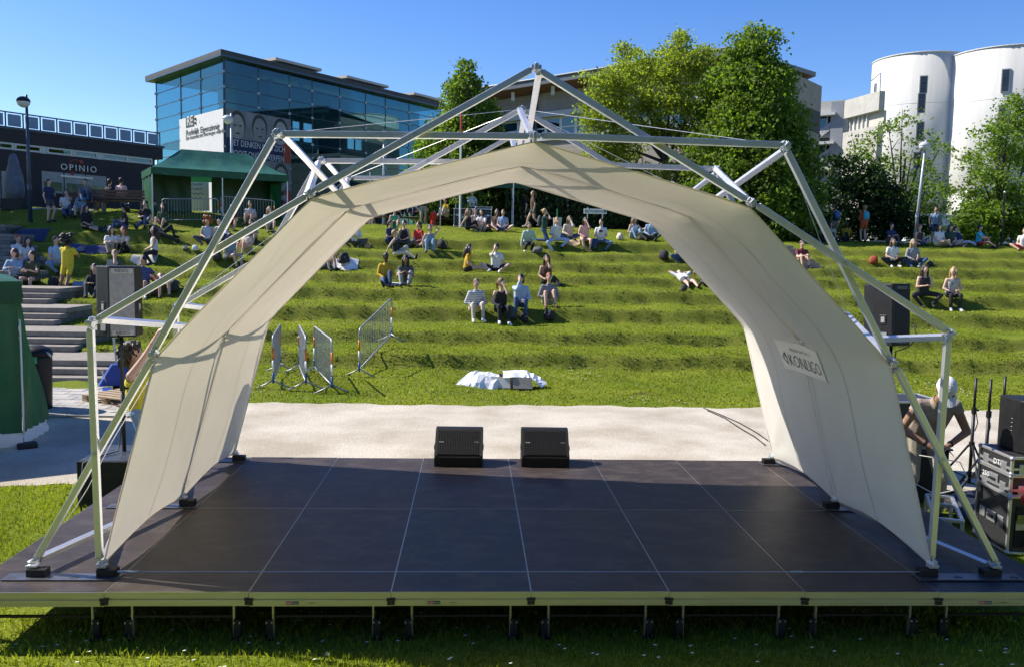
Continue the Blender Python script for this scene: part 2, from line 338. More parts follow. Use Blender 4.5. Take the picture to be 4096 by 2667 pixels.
def podium(i, j, dz):
    x0, y0 = -1+i, 2*j
    nth = ['at the subwoofer end', 'second from the subwoofer end', 'third from the subwoofer end', 'fourth from the subwoofer end', 'fourth from the flight case end', 'third from the flight case end', 'second from the flight case end', 'at the flight case end'][i]
    lab = ('back-row stage platform along the gravel, ' if j else ('front-row stage platform with a red and black sticker, ' if i in (2, 3, 7) else 'front-row stage platform with plain aluminium rail, '))+nth
    t = thing('stage_platform', lab, 'stage platform', (x0+.5, y0+1, -.4), group='stage platforms, '+('back row' if j else 'front row'))
    L = .997; D = 1.996; z = .4+dz
    obj('deck_board', MB().box((0, 0, z-.0085), (L-.007, D-.014, .02)), DECK[(i*3+j*2+i*j) % 4], t)
    for s, nm in ((-1, 'front_rail'), (1, 'back_rail')):
        mb = MB(); y = s*(D/2-.006)
        mb.box((0, y, z-.022), (L, .012, .044)); mb.box((0, y-s*.005, z-.050), (L, .006, .012)); mb.box((0, y, z-.076), (L, .012, .040)); mb.box((0, y-s*.01, z-.099), (L, .032, .006))
        r = obj(nm, mb, RAIL, t)
        if s < 0 and j == 0:
            for bx in (-.42, 0, .42): obj('rivet', MB().tube([(bx, y-.006, z-.02), (bx, y-.009, z-.02)], .006, 8), STEEL, r)
            if i in (2, 3, 7):
                obj('sticker', MB().box((-.22 if i != 7 else -.17, y-.0075, z-.078), (.045, .002, .022)), STK_R, r)
                obj('sticker', MB().box((-.173 if i != 7 else -.123, y-.0075, z-.078), (.047, .002, .022)), STK_K, r)
                w = t.location; ox = -.22 if i != 7 else -.17
                text('lettering', 'KLEU', .018, STK_W, r, (w.x+ox-.021, w.y+y-.0095, w.z+z-.078), (1, 0, 0), (0, 0, 1), .0005)
                text('lettering', 'Podest', .015, STK_W, r, (w.x+ox+.026, w.y+y-.0095, w.z+z-.078), (1, 0, 0), (0, 0, 1), .0005)
                text('lettering', 'Standard', .013, STK_K, r, (w.x+ox+.14, w.y+y-.0075, w.z+z-.078), (1, 0, 0), (0, 0, 1), .0005)
    for s in (-1, 1):
        mb = MB(); x = s*(L/2-.005); mb.box((x, 0, z-.05), (.010, D-.026, .10)); obj('side_rail', mb, RAIL, t)
        mb = MB()                                          # black corner clamp brackets
        for yy in (-D/2+.02,): mb.box((s*(L/2-.015), yy-.022, z-.052), (.03, .012, .02)); mb.box((s*(L/2-.013), yy-.022, z-.08), (.024, .012, .026))
        if j == 0: obj('corner_bracket', mb, BLACKM, t)
    for sx in (-1, 1):
        for sy in (-1, 1):
            mb = MB().box((sx*.36, sy*.86, .13), (.014, .03, .3+2*dz)); lg = obj('leg', mb, RAIL, t)
            mb = MB().box((sx*.385, sy*.86, .075), (.05, .05, .15)).box((sx*.385, sy*.86, .006), (.09, .09, .012)); obj('foot', mb, BLACKM, lg)
            for q in (-.02, .02): obj('bolt', MB().tube([(sx*.385+q, sy*.86-.026, .13), (sx*.385+q, sy*.86-.034, .13)], .007, 6), STEEL, lg)
    obj('lower_bar', MB().beam((-.36, -.86, .17), (.36, -.86, .17), .018), BLACKM, t)
    return t
DZ = [.0, .004, .001, .003, .004, .001, -.002, -.004]
for i in range(8):
    for j in range(2): podium(i, j, DZ[i]+(.002 if j else 0))

# ================================================================ deployable arch canopy
XC = 2.985; AY = (.33, 2.09, 3.86)
INN = [(-3.14, .088), (-2.73, 1.647), (-1.6, 2.816), (0, 3.256), (1.6, 2.816), (2.73, 1.647), (3.14, .088)]
OUT = [(-3.637, .08), (-3.16, 1.87), (-1.836, 3.23), (0, 3.736), (1.836, 3.23), (3.16, 1.87), (3.637, .08)]
I3 = lambda k, j: Vector((XC+INN[k][0], AY[j], INN[k][1])); O3 = lambda k, j: Vector((XC+OUT[k][0], AY[j], OUT[k][1]))
arch = thing('arch_canopy', 'white scissor-frame aluminium arch carrying a cream fabric membrane over the stage', 'canopy', (XC, 2.1, 0))
def bar(p, q, off, up, short=.05, w=.046):
    p = Vector(p); q = Vector(q); d = (q-p).normalized(); p2 = p+d*short+off; q2 = q-d*short+off
    o = obj('bar', MB().beam(p2, q2, w, w, up), ALU, arch, world=True, bevel=.004); return p2, q2, o
def bolt(c, d, r=.011, ln=.03, parent=None):
    d = Vector(d).normalized(); mb = MB().tube([Vector(c)-d*ln, Vector(c)+d*ln], r, 8).tube([Vector(c)-d*(ln+.004), Vector(c)-d*ln], r*1.5, 6)
    obj('bolt', mb, STEEL, arch, world=True)
Yv = Vector((0, 1, 0))
for j in range(3):
    for k in range(6):
        a, b, _ = bar(I3(k, j), O3(k+1, j), Yv*-.026, Yv); c, d, _ = bar(O3(k, j), I3(k+1, j), Yv*.026, Yv)
        # crossing point of the pair
        p, q, r, s = [Vector((v.x, v.z)) for v in (I3(k, j), O3(k+1, j), O3(k, j), I3(k+1, j))]
        u = q-p; v = s-r; den = u.x*v.y-u.y*v.x; t = ((r-p).x*v.y-(r-p).y*v.x)/den; x = p+u*t
        bolt((x.x, AY[j], x.y), Yv, .012, .052)
        for e, oy in ((a, -.026), (b, -.026), (c, .026), (d, .026)): bolt(e, Yv, .010, .028)
    for k in range(7):
        for P, z in ((I3(k, j), 0), (O3(k, j), 0)):
            mb = MB(); rot = Matrix.Rotation(math.atan2(P.z-1.2, P.x-XC)-math.pi/2, 3, 'Y').transposed()
            mb.box(P, (.075, .055, .035), rot=rot).box(P, (.03, .11, .045), rot=rot)
            for s in (-1, 1): mb.tube([P+Vector((0, s*.03, -.03)), P+Vector((0, s*.03, .03))], .012, 8)
            obj('joint', mb, STEEL, arch, world=True, bevel=.004)
for j in range(2):
    for k in range(7):
        t = (I3(min(k+1, 6), j)-I3(max(k-1, 0), j)).normalized()
        p, q, _ = bar(O3(k, j), I3(k, j+1), t*.026, t, .07, .044); r, s, _ = bar(I3(k, j), O3(k, j+1), t*-.026, t, .07, .044)
        for e in (p, q, r, s): bolt(e, t, .009, .026)
def wire(a, b, r=.0025, name='brace_wire', m=None): obj(name, MB().tube([a, b], r, 5), m or STEEL, arch, world=True)
for a, b in ((2, 3), (4, 3)):
    wire(O3(a, 0), O3(b, 1)); wire(O3(a, 2), O3(b, 1))
for a, b in ((2, 1), (4, 5)):
    wire(O3(a, 0), O3(b, 1)); wire(O3(a, 2), O3(b, 1))
wire((XC-3.0, .27, .05), (XC+3.05, .27, .05), .003, 'base_cable'); wire((XC-3.0, .27, .05), (XC-2.85, .27, .05), .008, 'turnbuckle'); wire((XC+2.0, .27, .05), (XC+2.1, .27, .05), .007, 'turnbuckle')
# base plates and slotted foot blocks
for j in range(3):
    for s in (-1, 1):
        y = AY[j]-.03; x0, x1 = XC+s*2.98, XC+s*3.80
        pl = obj('base_plate', MB().box(((x0+x1)/2, y-.03, .009), (abs(x1-x0), .13, .008)), pm('plate_steel', (.16, .16, .17), .38, .7, .2, 7), arch, world=True)
        for hx in (3.30, 3.74):
            ring = MB()
            for kk in range(16):
                a0, a1 = 2*math.pi*kk/16, 2*math.pi*(kk+1)/16
                P = lambda a, r: (XC+s*hx+r*math.cos(a), y-.05+r*.55*math.sin(a), .0135)
                ring.quad(P(a0, .012), P(a0, .034), P(a1, .034), P(a1, .012))
            obj('plate_hole', ring, RUBBER, arch, world=True)
        for fx in (3.08, 3.58):
            mb = MB()
            for q in range(4): mb.box((XC+s*(fx+.0), y-.035+.022*q, .040), (.14, .015, .054))
            for q in range(2): mb.box((XC+s*(fx-.04+.08*q), y-.002, .040), (.016, .08, .035))
            obj('foot_block', mb, BLACKM, arch, world=True, bevel=.003)
            mb = MB().box((XC+s*(fx+.04), y, .083), (.07, .06, .02)); obj('foot_lug', mb, STEEL, arch, world=True, bevel=.003)
# ---- membrane: inner nodes joined across the three arches, tensioned
def fabric_material():
    m = bpy.data.materials.new('cream_membrane'); m.use_nodes = True; n = m.node_tree.nodes; l = m.node_tree.links
    for x in list(n):
        if x.type == 'BSDF_PRINCIPLED': n.remove(x)
    out = n['Material Output']; tc = n.new('ShaderNodeTexCoord')
    nz = n.new('ShaderNodeTexNoise'); nz.inputs['Scale'].default_value = 1.4; nz.inputs['Detail'].default_value = 6; l.new(tc.outputs['Object'], nz.inputs[0])
    def ramp(a, b):
        r = n.new('ShaderNodeValToRGB'); r.color_ramp.elements[0].position = .3; r.color_ramp.elements[1].position = .7; r.color_ramp.elements[0].color = (*a, 1); r.color_ramp.elements[1].color = (*b, 1); l.new(nz.outputs[0], r.inputs[0]); return r
    d = n.new('ShaderNodeBsdfDiffuse'); t = n.new('ShaderNodeBsdfTranslucent'); mx = n.new('ShaderNodeMixShader'); mx.inputs[0].default_value = .23
    l.new(ramp((.75, .72, .655), (.80, .77, .70)).outputs[0], d.inputs[0]); l.new(ramp((.70, .61, .455), (.76, .665, .50)).outputs[0], t.inputs[0])
    w = n.new('ShaderNodeTexNoise'); w.inputs['Scale'].default_value = 7; w.inputs['Detail'].default_value = 4; l.new(tc.outputs['Object'], w.inputs[0])
    bp = n.new('ShaderNodeBump'); bp.inputs['Strength'].default_value = .12; bp.inputs['Distance'].default_value = .03; l.new(w.outputs[0], bp.inputs['Height'])
    l.new(bp.outputs[0], d.inputs['Normal']); l.new(bp.outputs[0], t.inputs['Normal'])
    l.new(d.outputs[0], mx.inputs[1]); l.new(t.outputs[0], mx.inputs[2]); l.new(mx.outputs[0], out.inputs[0]); return m
FABRIC = fabric_material()
NS = 22; pts = np.array(INN); U = []
def sharp(u): k = min(int(u), 5); t = u-k; return pts[k]*(1-t)+pts[k+1]*t
def rounded(u, w=.32):
    k = round(u)
    if 0 < k < 6 and abs(u-k) < w:
        a, b, c = sharp(k-w), pts[k], sharp(k+w); t = (u-k+w)/(2*w); return a*(1-t)**2+2*b*t*(1-t)+c*t*t
    return sharp(u)
us = np.unique(np.concatenate([np.linspace(0, 6, 6*NS+1)])); vs = np.linspace(0, 2, 45)
def fab(u, v):
    w = abs(math.sin(math.pi*v)); j = min(int(v), 1); f = v-j; y = AY[j]*(1-f)+AY[j+1]*f
    p = sharp(u)*(1-w)+rounded(u)*w
    e = min(v, 2-v); rr = .5*max(0, 1-e/.12); p = p*(1-rr*.35)+rounded(u, .18)*rr*.35
    k = min(int(u), 5); d = pts[k+1]-pts[k]; nrm = np.array([-d[1], d[0]])/np.hypot(*d)       # towards outside
    if nrm[1] < 0 and k in (1, 2, 3, 4): nrm = -nrm
    if k == 0: nrm = np.array([-abs(nrm[0]), nrm[1]])
    if k == 5: nrm = np.array([abs(nrm[0]), abs(nrm[1])])
    p = p-nrm*.018*w*math.sin(math.pi*(u-k))**2
    # fine creases fanning out of the corners and nodes
    amp = 0
    for ku in range(7):
        for kv in range(3):
            du, dv = (u-ku)*1.6, (v-kv)*1.76; r = math.hypot(du, dv)
            if .02 < r < 1.1:
                a = math.atan2(dv, du); amp += (.011 if ku in (0, 6) else .005)*math.exp(-r/.38)*r/.3*math.sin(11*a+ku)*(1 if r < .8 else (1.1-r)/.3)
    p = p+nrm*amp
    if u < .25: p = p+np.array([0, .07*(1-u/.25)*w])
    if u > 5.75: p = p+np.array([0, .07*(1-(6-u)/.25)*w])
    return (XC+p[0], y, p[1]-.03 if 0 < u < 6 else p[1]-.02)
V = [fab(u, v) for u in us for v in vs]; nv = len(vs); i = np.arange(len(us)*nv).reshape(len(us), nv)
V = np.array(V)-np.array(arch.location)
mem = obj('membrane', mesh_np('membrane', V, np.stack([i[:-1, :-1], i[:-1, 1:], i[1:, 1:], i[1:, :-1]], -1).reshape(-1, 4), True), FABRIC, arch)
def ribbon(name, pts3, w, m, parent, off):
    mb = MB()
    for a, b in zip(pts3[:-1], pts3[1:]): mb.quad(*[tuple(q) for q in (a[0]+off(a), b[0]+off(b), b[1]+off(b), a[1]+off(a))])
    o = obj(name, mb, m, arch, world=True, smooth=True); o.parent = parent; return o
SEAM = pm('membrane_seam', (.48, .44, .35), .8)
def seamline(v0, dv):
    q = []
    for u in us: q.append((Vector(fab(u, v0)), Vector(fab(u, v0+dv))))
    c = Vector((XC, 2.1, .6)); ribbon('seam', q, 0, SEAM, mem, lambda a: (c-a[0]).normalized()*.004)
for v0 in (.5, .965, 1.02, 1.5): seamline(v0, .005)
HEM = fabric_material(); HEM.name = 'membrane_hem'
for v0, dv in ((0.0, .022), (1.978, .022)):
    q = [(Vector(fab(u, v0)), Vector(fab(u, v0+dv))) for u in us]; c = Vector((XC, 2.1, .6))
    ribbon('hem', q, 0, HEM, mem, lambda a: (c-a[0]).normalized()*.003)
for u0 in (0.0, 5.985):
    q = [(Vector(fab(u0, v)), Vector(fab(u0+.015, v))) for v in vs]; c = Vector((XC, 2.1, .6))
    ribbon('hem', q, 0, HEM, mem, lambda a: (c-a[0]).normalized()*.003)
# maker's patch on the right-hand side
A = I3(5, 0); B = I3(6, 0); n5 = (B-A).cross(Yv).normalized()
if n5.x > 0: n5 = -n5
P0 = A+n5*.012
cor = [Vector(onplane(x, y, A+n5*.05, n5)) for x, y in ((3101, 1348), (3266, 1402), (3299, 1526), (3134, 1468))]
def onfab(p, lift):
    v = min(1.98, max(.02, (p.y-AY[0])/(AY[1]-AY[0]))); lo, hi = 5.0, 6.0
    for _ in range(14):
        m = (lo+hi)/2
        if fab(m, v)[2] > p.z: lo = m
        else: hi = m
    q = Vector(fab((lo+hi)/2, v)); return q+n5*lift
c0, c1, c2, c3 = cor; mb = MB(); ng = 10
G = [onfab(c0*(1-u)*(1-v)+c1*u*(1-v)+c2*u*v+c3*(1-u)*v, .012) for u in [k/ng for k in range(ng+1)] for v in [k/ng for k in range(ng+1)]]
mb.add(G, [(i*(ng+1)+j, (i+1)*(ng+1)+j, (i+1)*(ng+1)+j+1, i*(ng+1)+j+1) for i in range(ng) for j in range(ng)])
patch = obj('printed_patch', mb, pm('patch_vinyl', (.86, .85, .82), .6, 0, .03, 4), arch, world=True, smooth=True); patch.parent = mem
INKG = pm('print_grey_ink', (.07, .065, .06), .7)
def printed(body, u0, u1, v0, size_h):
    me = text_mesh(body, 1.0, 0, 'LEFT', thin=-.012); xs_ = [q.co.x for q in me.vertices]; w_ = max(xs_)-min(xs_); AL = Vector(arch.location)
    for q in me.vertices:
        uu = u0+(u1-u0)*(q.co.x-min(xs_))/w_; vv = v0-q.co.y*size_h
        q.co = onfab(c0*(1-uu)*(1-vv)+c1*uu*(1-vv)+c2*uu*vv+c3*(1-uu)*vv, .016)-AL
    o = obj('lettering', me, INKG, arch); o.parent = mem
printed('KONLIGO', .21, .95, .66, .56); printed('designed and built by', .30, .76, .25, .17)
def pq(uu, vv): return onfab(c0*(1-uu)*(1-vv)+c1*uu*(1-vv)+c2*uu*vv+c3*(1-uu)*vv, .016)
mb = MB()
for p_, q_ in (((.14, .42), (.06, .60)), ((.06, .60), (.15, .80)), ((.15, .80), (.17, .62)), ((.14, .42), (.17, .62)), ((.14, .42), (.12, .62))): mb.beam(pq(*p_), pq(*q_), .006, .003, n5)
obj('emblem', mb, INKG, arch, world=True).parent = mem
# ================================================================ sound gear on and around the stage
CAB = pm('black_cabinet_paint', (.011, .011, .012), .5, 0, .3, 14, .25, 120, rvar=.1, spec=.3)
GRILLE = pm('steel_grille', (.012, .012, .013), .5, .2, .2, 30, 0)
GREYP = pm('pale_grey_panel', (.24, .24, .245), .5, 0, .2, 18, .2, 90)  # rear panel in a paler grey than the black cabinet
LBL = pm('label_grey', (.35, .35, .34), .5)
def wedge(x, lab):
    t = thing('stage_monitor', lab, 'speaker', (x, 3.78, .001), rz=R_(-1.5))
    prof = [(-.19, 0), (-.20, .115), (.10, .385), (.17, .40), (.205, .36), (.20, 0)]
    mb = MB().prism([(-.275, y, z) for y, z in prof][::-1], (0, 0, 0), (.55, 0, 0)); cab = obj('cabinet', mb, CAB, t, bevel=.012)
    a = Vector((0, -.192, .128)); b = Vector((0, .092, .380)); d = (b-a).normalized(); nrm = Vector((0, -d.z, d.y))
    mb = MB(); c = (a+b)/2+nrm*.004; L = (b-a).length
    mb.beam(c-d*L*.46-nrm*.003, c+d*L*.46-nrm*.003, .50, .006, nrm)
    g = obj('grille', mb, GRILLE, t)
    for k in range(26):
        xx = -.236+.0189*k; obj('grille_rib', MB().beam(Vector((xx, 0, 0))+c-d*L*.45+nrm*.004, Vector((xx, 0, 0))+c+d*L*.45+nrm*.004, .0085, .008, nrm), GRILLE, g)
    for s in (-1, 1):
        mb = MB().beam(Vector((s*.258, 0, 0))+c-d*L*.5, Vector((s*.258, 0, 0))+c+d*L*.5, .030, .012, nrm); obj('grille_rim', mb, BLACKM, t)
        mb = MB().box((s*.277, -.02, .2), (.012, .13, .05)); obj('handle', mb, BLACKP, t, bevel=.005)
        w = t.location; p = c+Vector((s*.20, 0, 0))+nrm*.010
        text('badge', 'mac', .035, LBL, t, (w.x+p.x, w.y+p.y, w.z+p.z), (1, 0, 0), d, .001, 'CENTER')
wedge(2.42, 'black wedge stage monitor standing next to the left leg of the fabric arch opening')
wedge(3.41, 'black wedge stage monitor closer to the KONLIGO printed side of the arch')
bpy.data.objects['stage_monitor']['label'] = 'black wedge monitor at the stage back edge, farther from the printed side of the arch'
bpy.data.objects['stage_monitor.001']['label'] = 'black wedge monitor at the stage back edge, closer to the printed side of the arch'
def pa(loc, rz, lab, tilt, rear):
    t = thing('loudspeaker', lab, 'speaker', loc, rz)
    w1, w2, dp, h = .46, .27, .42, .78
    poly = [(-w2/2, -dp/2, 0), (w2/2, -dp/2, 0), (w1/2, .02, 0), (w1/2, dp/2, 0), (-w1/2, dp/2, 0), (-w1/2, .02, 0)]
    T = Matrix.Rotation(tilt, 3, 'X')
    def tr(mb): mb.v = [tuple(T @ Vector(p)) for p in mb.v]; return mb
    obj('cabinet', tr(MB().prism(poly, (0, 0, 0), (0, 0, h))), CAB, t, bevel=.012)
    obj('rear_panel', tr(MB().box((0, -dp/2-.003, h/2), (w2-.02, .006, h-.04))), rear, t)
    obj('grille', tr(MB().box((0, dp/2+.004, h/2), (w1-.03, .01, h-.05))), GRILLE, t)
    for z in (.05, h-.05):
        b = obj('name_strip', tr(MB().box((0, -dp/2-.008, z), (w2-.05, .008, .055))), LBL if rear is GREYP else BLACKM, t, bevel=.004)
        me = text_mesh('NEXO', .05, .001, 'CENTER'); me.transform(Matrix.Translation(T @ Vector((0, -dp/2-.0135, z))) @ (T.to_4x4()) @ Matrix.Rotation(math.pi/2, 4, 'X')); obj('badge', me, CAB if rear is GREYP else LBL, b)
    sd = Vector((w1/2-w2/2, dp/2+.02, 0)).normalized()
    for s in (-1, 1):
        c = Vector((s*(w1+w2)/4, -dp/4+.01, h*.42)); n_ = Vector((s*sd.y, -sd.x, 0)); rot = Matrix(((sd.x*s, n_.x, 0), (sd.y, n_.y, 0), (0, 0, 1)))
        obj('handle', tr(MB().box(c+n_*.002, (.09, .01, .12), rot=rot)), BLACKM, t, bevel=.01); obj('handle_rim', tr(MB().box(c+n_*.006, (.05, .008, .07), rot=rot)), LBL, t, bevel=.01)
    obj('connector_plate', tr(MB().box((-w2/2-.05, -dp/2+.10, .12), (.02, .08, .10), rz=.55)), LBL, t)
    return t
def pole(p, z0, z1, lab, r=.019):
    t = thing('speaker_pole', lab, 'pole', (p[0], p[1], z0))
    obj('lower_tube', MB().tube([(0, 0, 0), (0, 0, (z1-z0)*.55)], r+.004, 10), BLACKM, t, smooth=True); obj('upper_tube', MB().tube([(0, 0, (z1-z0)*.55), (0, 0, z1-z0)], r, 10), BLACKM, t, smooth=True)
    obj('collar', MB().tube([(0, 0, (z1-z0)*.53), (0, 0, (z1-z0)*.57)], r+.011, 10), BLACKP, t); obj('knob', MB().tube([(.02, 0, (z1-z0)*.55), (.065, 0, (z1-z0)*.55)], .012, 8), BLACKP, t)
# left side: subwoofer on the grass, pole, speaker
t = thing('subwoofer', 'large black subwoofer cabinet on the ground beside the stage, carrying a speaker pole', 'subwoofer', (-1.36, 3.72, -.4))
obj('cabinet', MB().box((0, 0, .255), (.66, .80, .51)), CAB, t, bevel=.012)
obj('top_panel', MB().box((0, 0, .512), (.62, .76, .006)), pm('top_panel_paint', (.05, .052, .06), .35, 0, .3, 9, .2, 60), t)  # top panel lighter and bluer than the cabinet sides
obj('grille', MB().box((0, .405, .255), (.6, .012, .45)), GRILLE, t)
for s in (-1, 1): obj('handle', MB().box((s*.332, 0, .33), (.01, .16, .09)), BLACKP, t, bevel=.006)
pole((-1.37, 3.79), .118, 1.42, 'thin black pole on the subwoofer under the grey-backed loudspeaker')
pa((-1.40, 3.86, 1.42), R_(27), 'loudspeaker with a pale grey back panel on a pole beside the concrete stairs', 0, GREYP)
o = obj('speaker_cable', MB().tube([(-1.36, 3.66, 1.50), (-1.30, 3.6, 1.3), (-1.33, 3.7, .8), (-1.37, 3.74, .4), (-1.40, 3.70, .14), (-1.52, 3.45, .125), (-1.60, 3.28, .1), (-1.62, 3.24, -.2), (-1.55, 3.1, -.39)], .009, 6), CABLE, smooth=True)
tag(o, 'black cable running down the pole and over the subwoofer', 'cable')
o = obj('cord', MB().tube([(-.75, 3.2, 1.2), (-1.0, 2.6, .5), (-1.12, 2.3, .1), (-1.2, 2.25, -.05), (-1.35, 2.0, -.38)], .004, 5), pm('pale_cord', (.6, .58, .52), .7), smooth=True)
tag(o, 'pale guy cord hanging beside the left arch leg', 'cord')
# right side
def flightcase(t, L, D, Hh, base=0, lidline=None, handles=True, latch=True, front='-y', panel=None):
    panel = panel or pm('flightcase_laminate', (.028, .028, .03), .42, 0, .3, 20, .15, 80)
    obj('panel_box', MB().box((0, 0, base+Hh/2), (L, D, Hh)), panel, t)
    e = .026
    for z in (base+.004, base+Hh-.004):
        for y in (-D/2, D/2): obj('edge_profile', MB().beam((-L/2, y, z), (L/2, y, z), e), ALU, t, bevel=.004)
        for x in (-L/2, L/2): obj('edge_profile', MB().beam((x, -D/2, z), (x, D/2, z), e), ALU, t, bevel=.004)
    for x in (-L/2, L/2):
        for y in (-D/2, D/2): obj('edge_profile', MB().beam((x, y, base), (x, y, base+Hh), e), ALU, t, bevel=.004)
    for x in (-L/2, L/2):
        for y in (-D/2, D/2):
            for z in (base+.01, base+Hh-.01): obj('ball_corner', MB().ball((x, y, z), .026, 8, 6), STEEL, t, smooth=True)
    if lidline: 
        for y in (-D/2, D/2): obj('lid_profile', MB().beam((-L/2, y, base+lidline), (L/2, y, base+lidline), .022), ALU, t)
        for x in (-L/2, L/2): obj('lid_profile', MB().beam((x, -D/2, base+lidline), (x, D/2, base+lidline), .022), ALU, t)
    if latch:
        zz = base+(lidline or Hh*.5)
        for x in (-L*.32, L*.32): obj('latch', MB().box((x, -D/2-.006, zz), (.10, .012, min(.10, Hh*.6))), STEEL, t, bevel=.006)
        for y in (-D*.28, D*.28): obj('latch', MB().box((-L/2-.006, y, zz), (.012, .10, min(.10, Hh*.6))), STEEL, t, bevel=.006)
    if handles:
        m = MB().box((-L/2-.008, 0, base+Hh*.5), (.014, .16, min(.11, Hh*.55))); h = obj('handle', m, STEEL, t, bevel=.006)
        obj('grip', MB().box((-L/2-.02, 0, base+Hh*.5), (.018, .10, .025)), BLACKP, h, bevel=.006)
        m = MB().box((0, -D/2-.008, base+Hh*.5), (.16, .014, min(.11, Hh*.55))); h = obj('handle', m, STEEL, t, bevel=.006)
        obj('grip', MB().box((0, -D/2-.02, base+Hh*.5), (.10, .018, .025)), BLACKP, h, bevel=.006)
GX, GY = 8.07, 2.16
t = thing('flight_case', 'tall open-fronted black flight case rack at the bottom of the right-hand stack', 'flight case', (GX, GY, -.4), R_(-4))
flightcase(t, .62, .60, .56, .02, None)
for x in (-.24, .24):
    for y in (-.22, .22): obj('castor', MB().tube([(x-.02, y, .03), (x+.02, y, .03)], .03, 10), RUBBER, t)
obj('rack_unit', MB().box((0, -.305, .28), (.5, .01, .40)), BLACKP, t); obj('rack_unit', MB().box((0, -.315, .36), (.48, .02, .085)), pm('rack_yellow', (.35, .32, .05), .5), t)
for q in range(3):
    obj('rack_cable', MB().tube([(-.15+.1*q, -.31, .42), (-.18+.1*q, -.38, .34), (-.12+.1*q, -.36, .2), (-.2+.08*q, -.33, .1)], .008, 6), CABLE, t, smooth=True)
t = thing('flight_case', 'aluminium-edged flight case in the middle of the stack with a red power plug', 'flight case', (GX+.01, GY, .18), R_(-4))
flightcase(t, .64, .58, .20, 0, .06)
w = t.location
text('stencil', '250', .07, WHITEP, t, (w.x-.335, w.y+.2, w.z+.12), (0.05, -1, 0), (0, 0, 1), .001)
t = thing('flight_case', 'thin aluminium-edged flight case lettered DTD on top of the stack under a cabinet', 'flight case', (GX+.01, GY, .385), R_(-4))
flightcase(t, .64, .58, .17, 0, .06, handles=False)
text('stencil', 'DTD', .075, WHITEP, t, (GX-.335, GY+.02, .46), (0.07, -1, 0), (0, 0, 1), .001)
t = thing('speaker_cabinet', 'plain black speaker cabinet standing on the flight case stack', 'speaker', (GX+.09, GY+.02, .56), R_(-4))
obj('cabinet', MB().prism([(-.25, -.12, 0), (-.16, -.26, 0), (.28, -.26, 0), (.28, .25, 0), (-.25, .25, 0)], (0, 0, 0), (0, 0, .52)), CAB, t, bevel=.012)
for z in (.06, .46): obj('screw', MB().tube([(-.08, -.262, z), (-.08, -.268, z)], .01, 8), STEEL, t)
for q in range(5): obj('rivet', MB().ball((-.252, .0, .32-.04*q), .005, 6, 4), STEEL, t)
RED = pm('red_plug', (.62, .03, .02), .4, 0, .1)
t = thing('power_plug', 'red round industrial power plug hanging at the flight case stack', 'plug', (GX-.18, GY-.42, .21), R_(20))
obj('socket_body', MB().tube([(-.14, 0, -.01), (-.06, 0, 0)], .05, 14), RED, t, smooth=True); obj('plug_body', MB().tube([(-.06, 0, 0), (.06, 0, .01), (.12, 0, .02)], [.035, .045, .03], 14), RED, t, smooth=True)
obj('cable_gland', MB().tube([(.12, 0, .02), (.2, 0, .02)], .027, 12), WHITEP, t, smooth=True)
obj('cable', MB().tube([(.02, -.04, .2), (0, -.05, .05), (-.03, -.05, -.05), (-.08, -.06, -.18), (-.06, -.05, -.4)], .009, 6), CABLE, t, smooth=True)
# flight case, covered cabinet behind the worker
t = thing('flight_case', 'black flight case with recessed silver latch standing under the right speaker pole', 'flight case', (8.22, 4.95, -.4), R_(3))
flightcase(t, .8, .6, 1.02, 0, None)
t = thing('covered_subwoofer', 'black subwoofer under a padded black cover behind the worker in the cap', 'subwoofer', (7.62, 3.95, -.4))
obj('cabinet', MB().box((.05, 0, .31), (.92, .66, .62)), CAB, t, bevel=.012)
mb = MB()
gx = np.linspace(-.5, .56, 22); gy = np.linspace(-.36, .36, 16)
for a in range(21):
    for b in range(15):
        f = lambda x, y: (x, y, .70-.9*max(0, abs(x-.03)-.44)-.9*max(0, abs(y)-.28)+.018*math.sin(9*x+5*y)+.012*math.sin(17*y-6*x))
        mb.quad(f(gx[a], gy[b]), f(gx[a+1], gy[b]), f(gx[a+1], gy[b+1]), f(gx[a], gy[b+1]))
obj('padded_cover', mb, pm('black_cover_cloth', (.02, .022, .03), .55, 0, .3, 10, .3, 60), t, smooth=True)
obj('cover_rim', MB().box((.03, 0, .635), (1.02, .70, .02)), BLACKP, t); obj('label_plate', MB().box((-.2, -.335, .2), (.06, .006, .02)), LBL, t)
pole((7.93, 4.75), -.4, 1.33, 'black pole rising behind the flight case under the tilted black loudspeaker')
pa((7.93, 4.80, 1.33), R_(14), 'all-black loudspeaker with worn edges on a pole above the right flight case', R_(-4), CAB)
o = obj('speaker_cable', MB().tube([(8.08, 4.52, 1.62), (8.14, 4.50, 1.45), (8.05, 4.56, 1.33), (7.97, 4.70, 1.26), (7.945, 4.72, .8), (7.94, 4.72, .6)], .008, 6), CABLE, smooth=True); tag(o, 'black cable drooping below the all-black loudspeaker', 'cable')
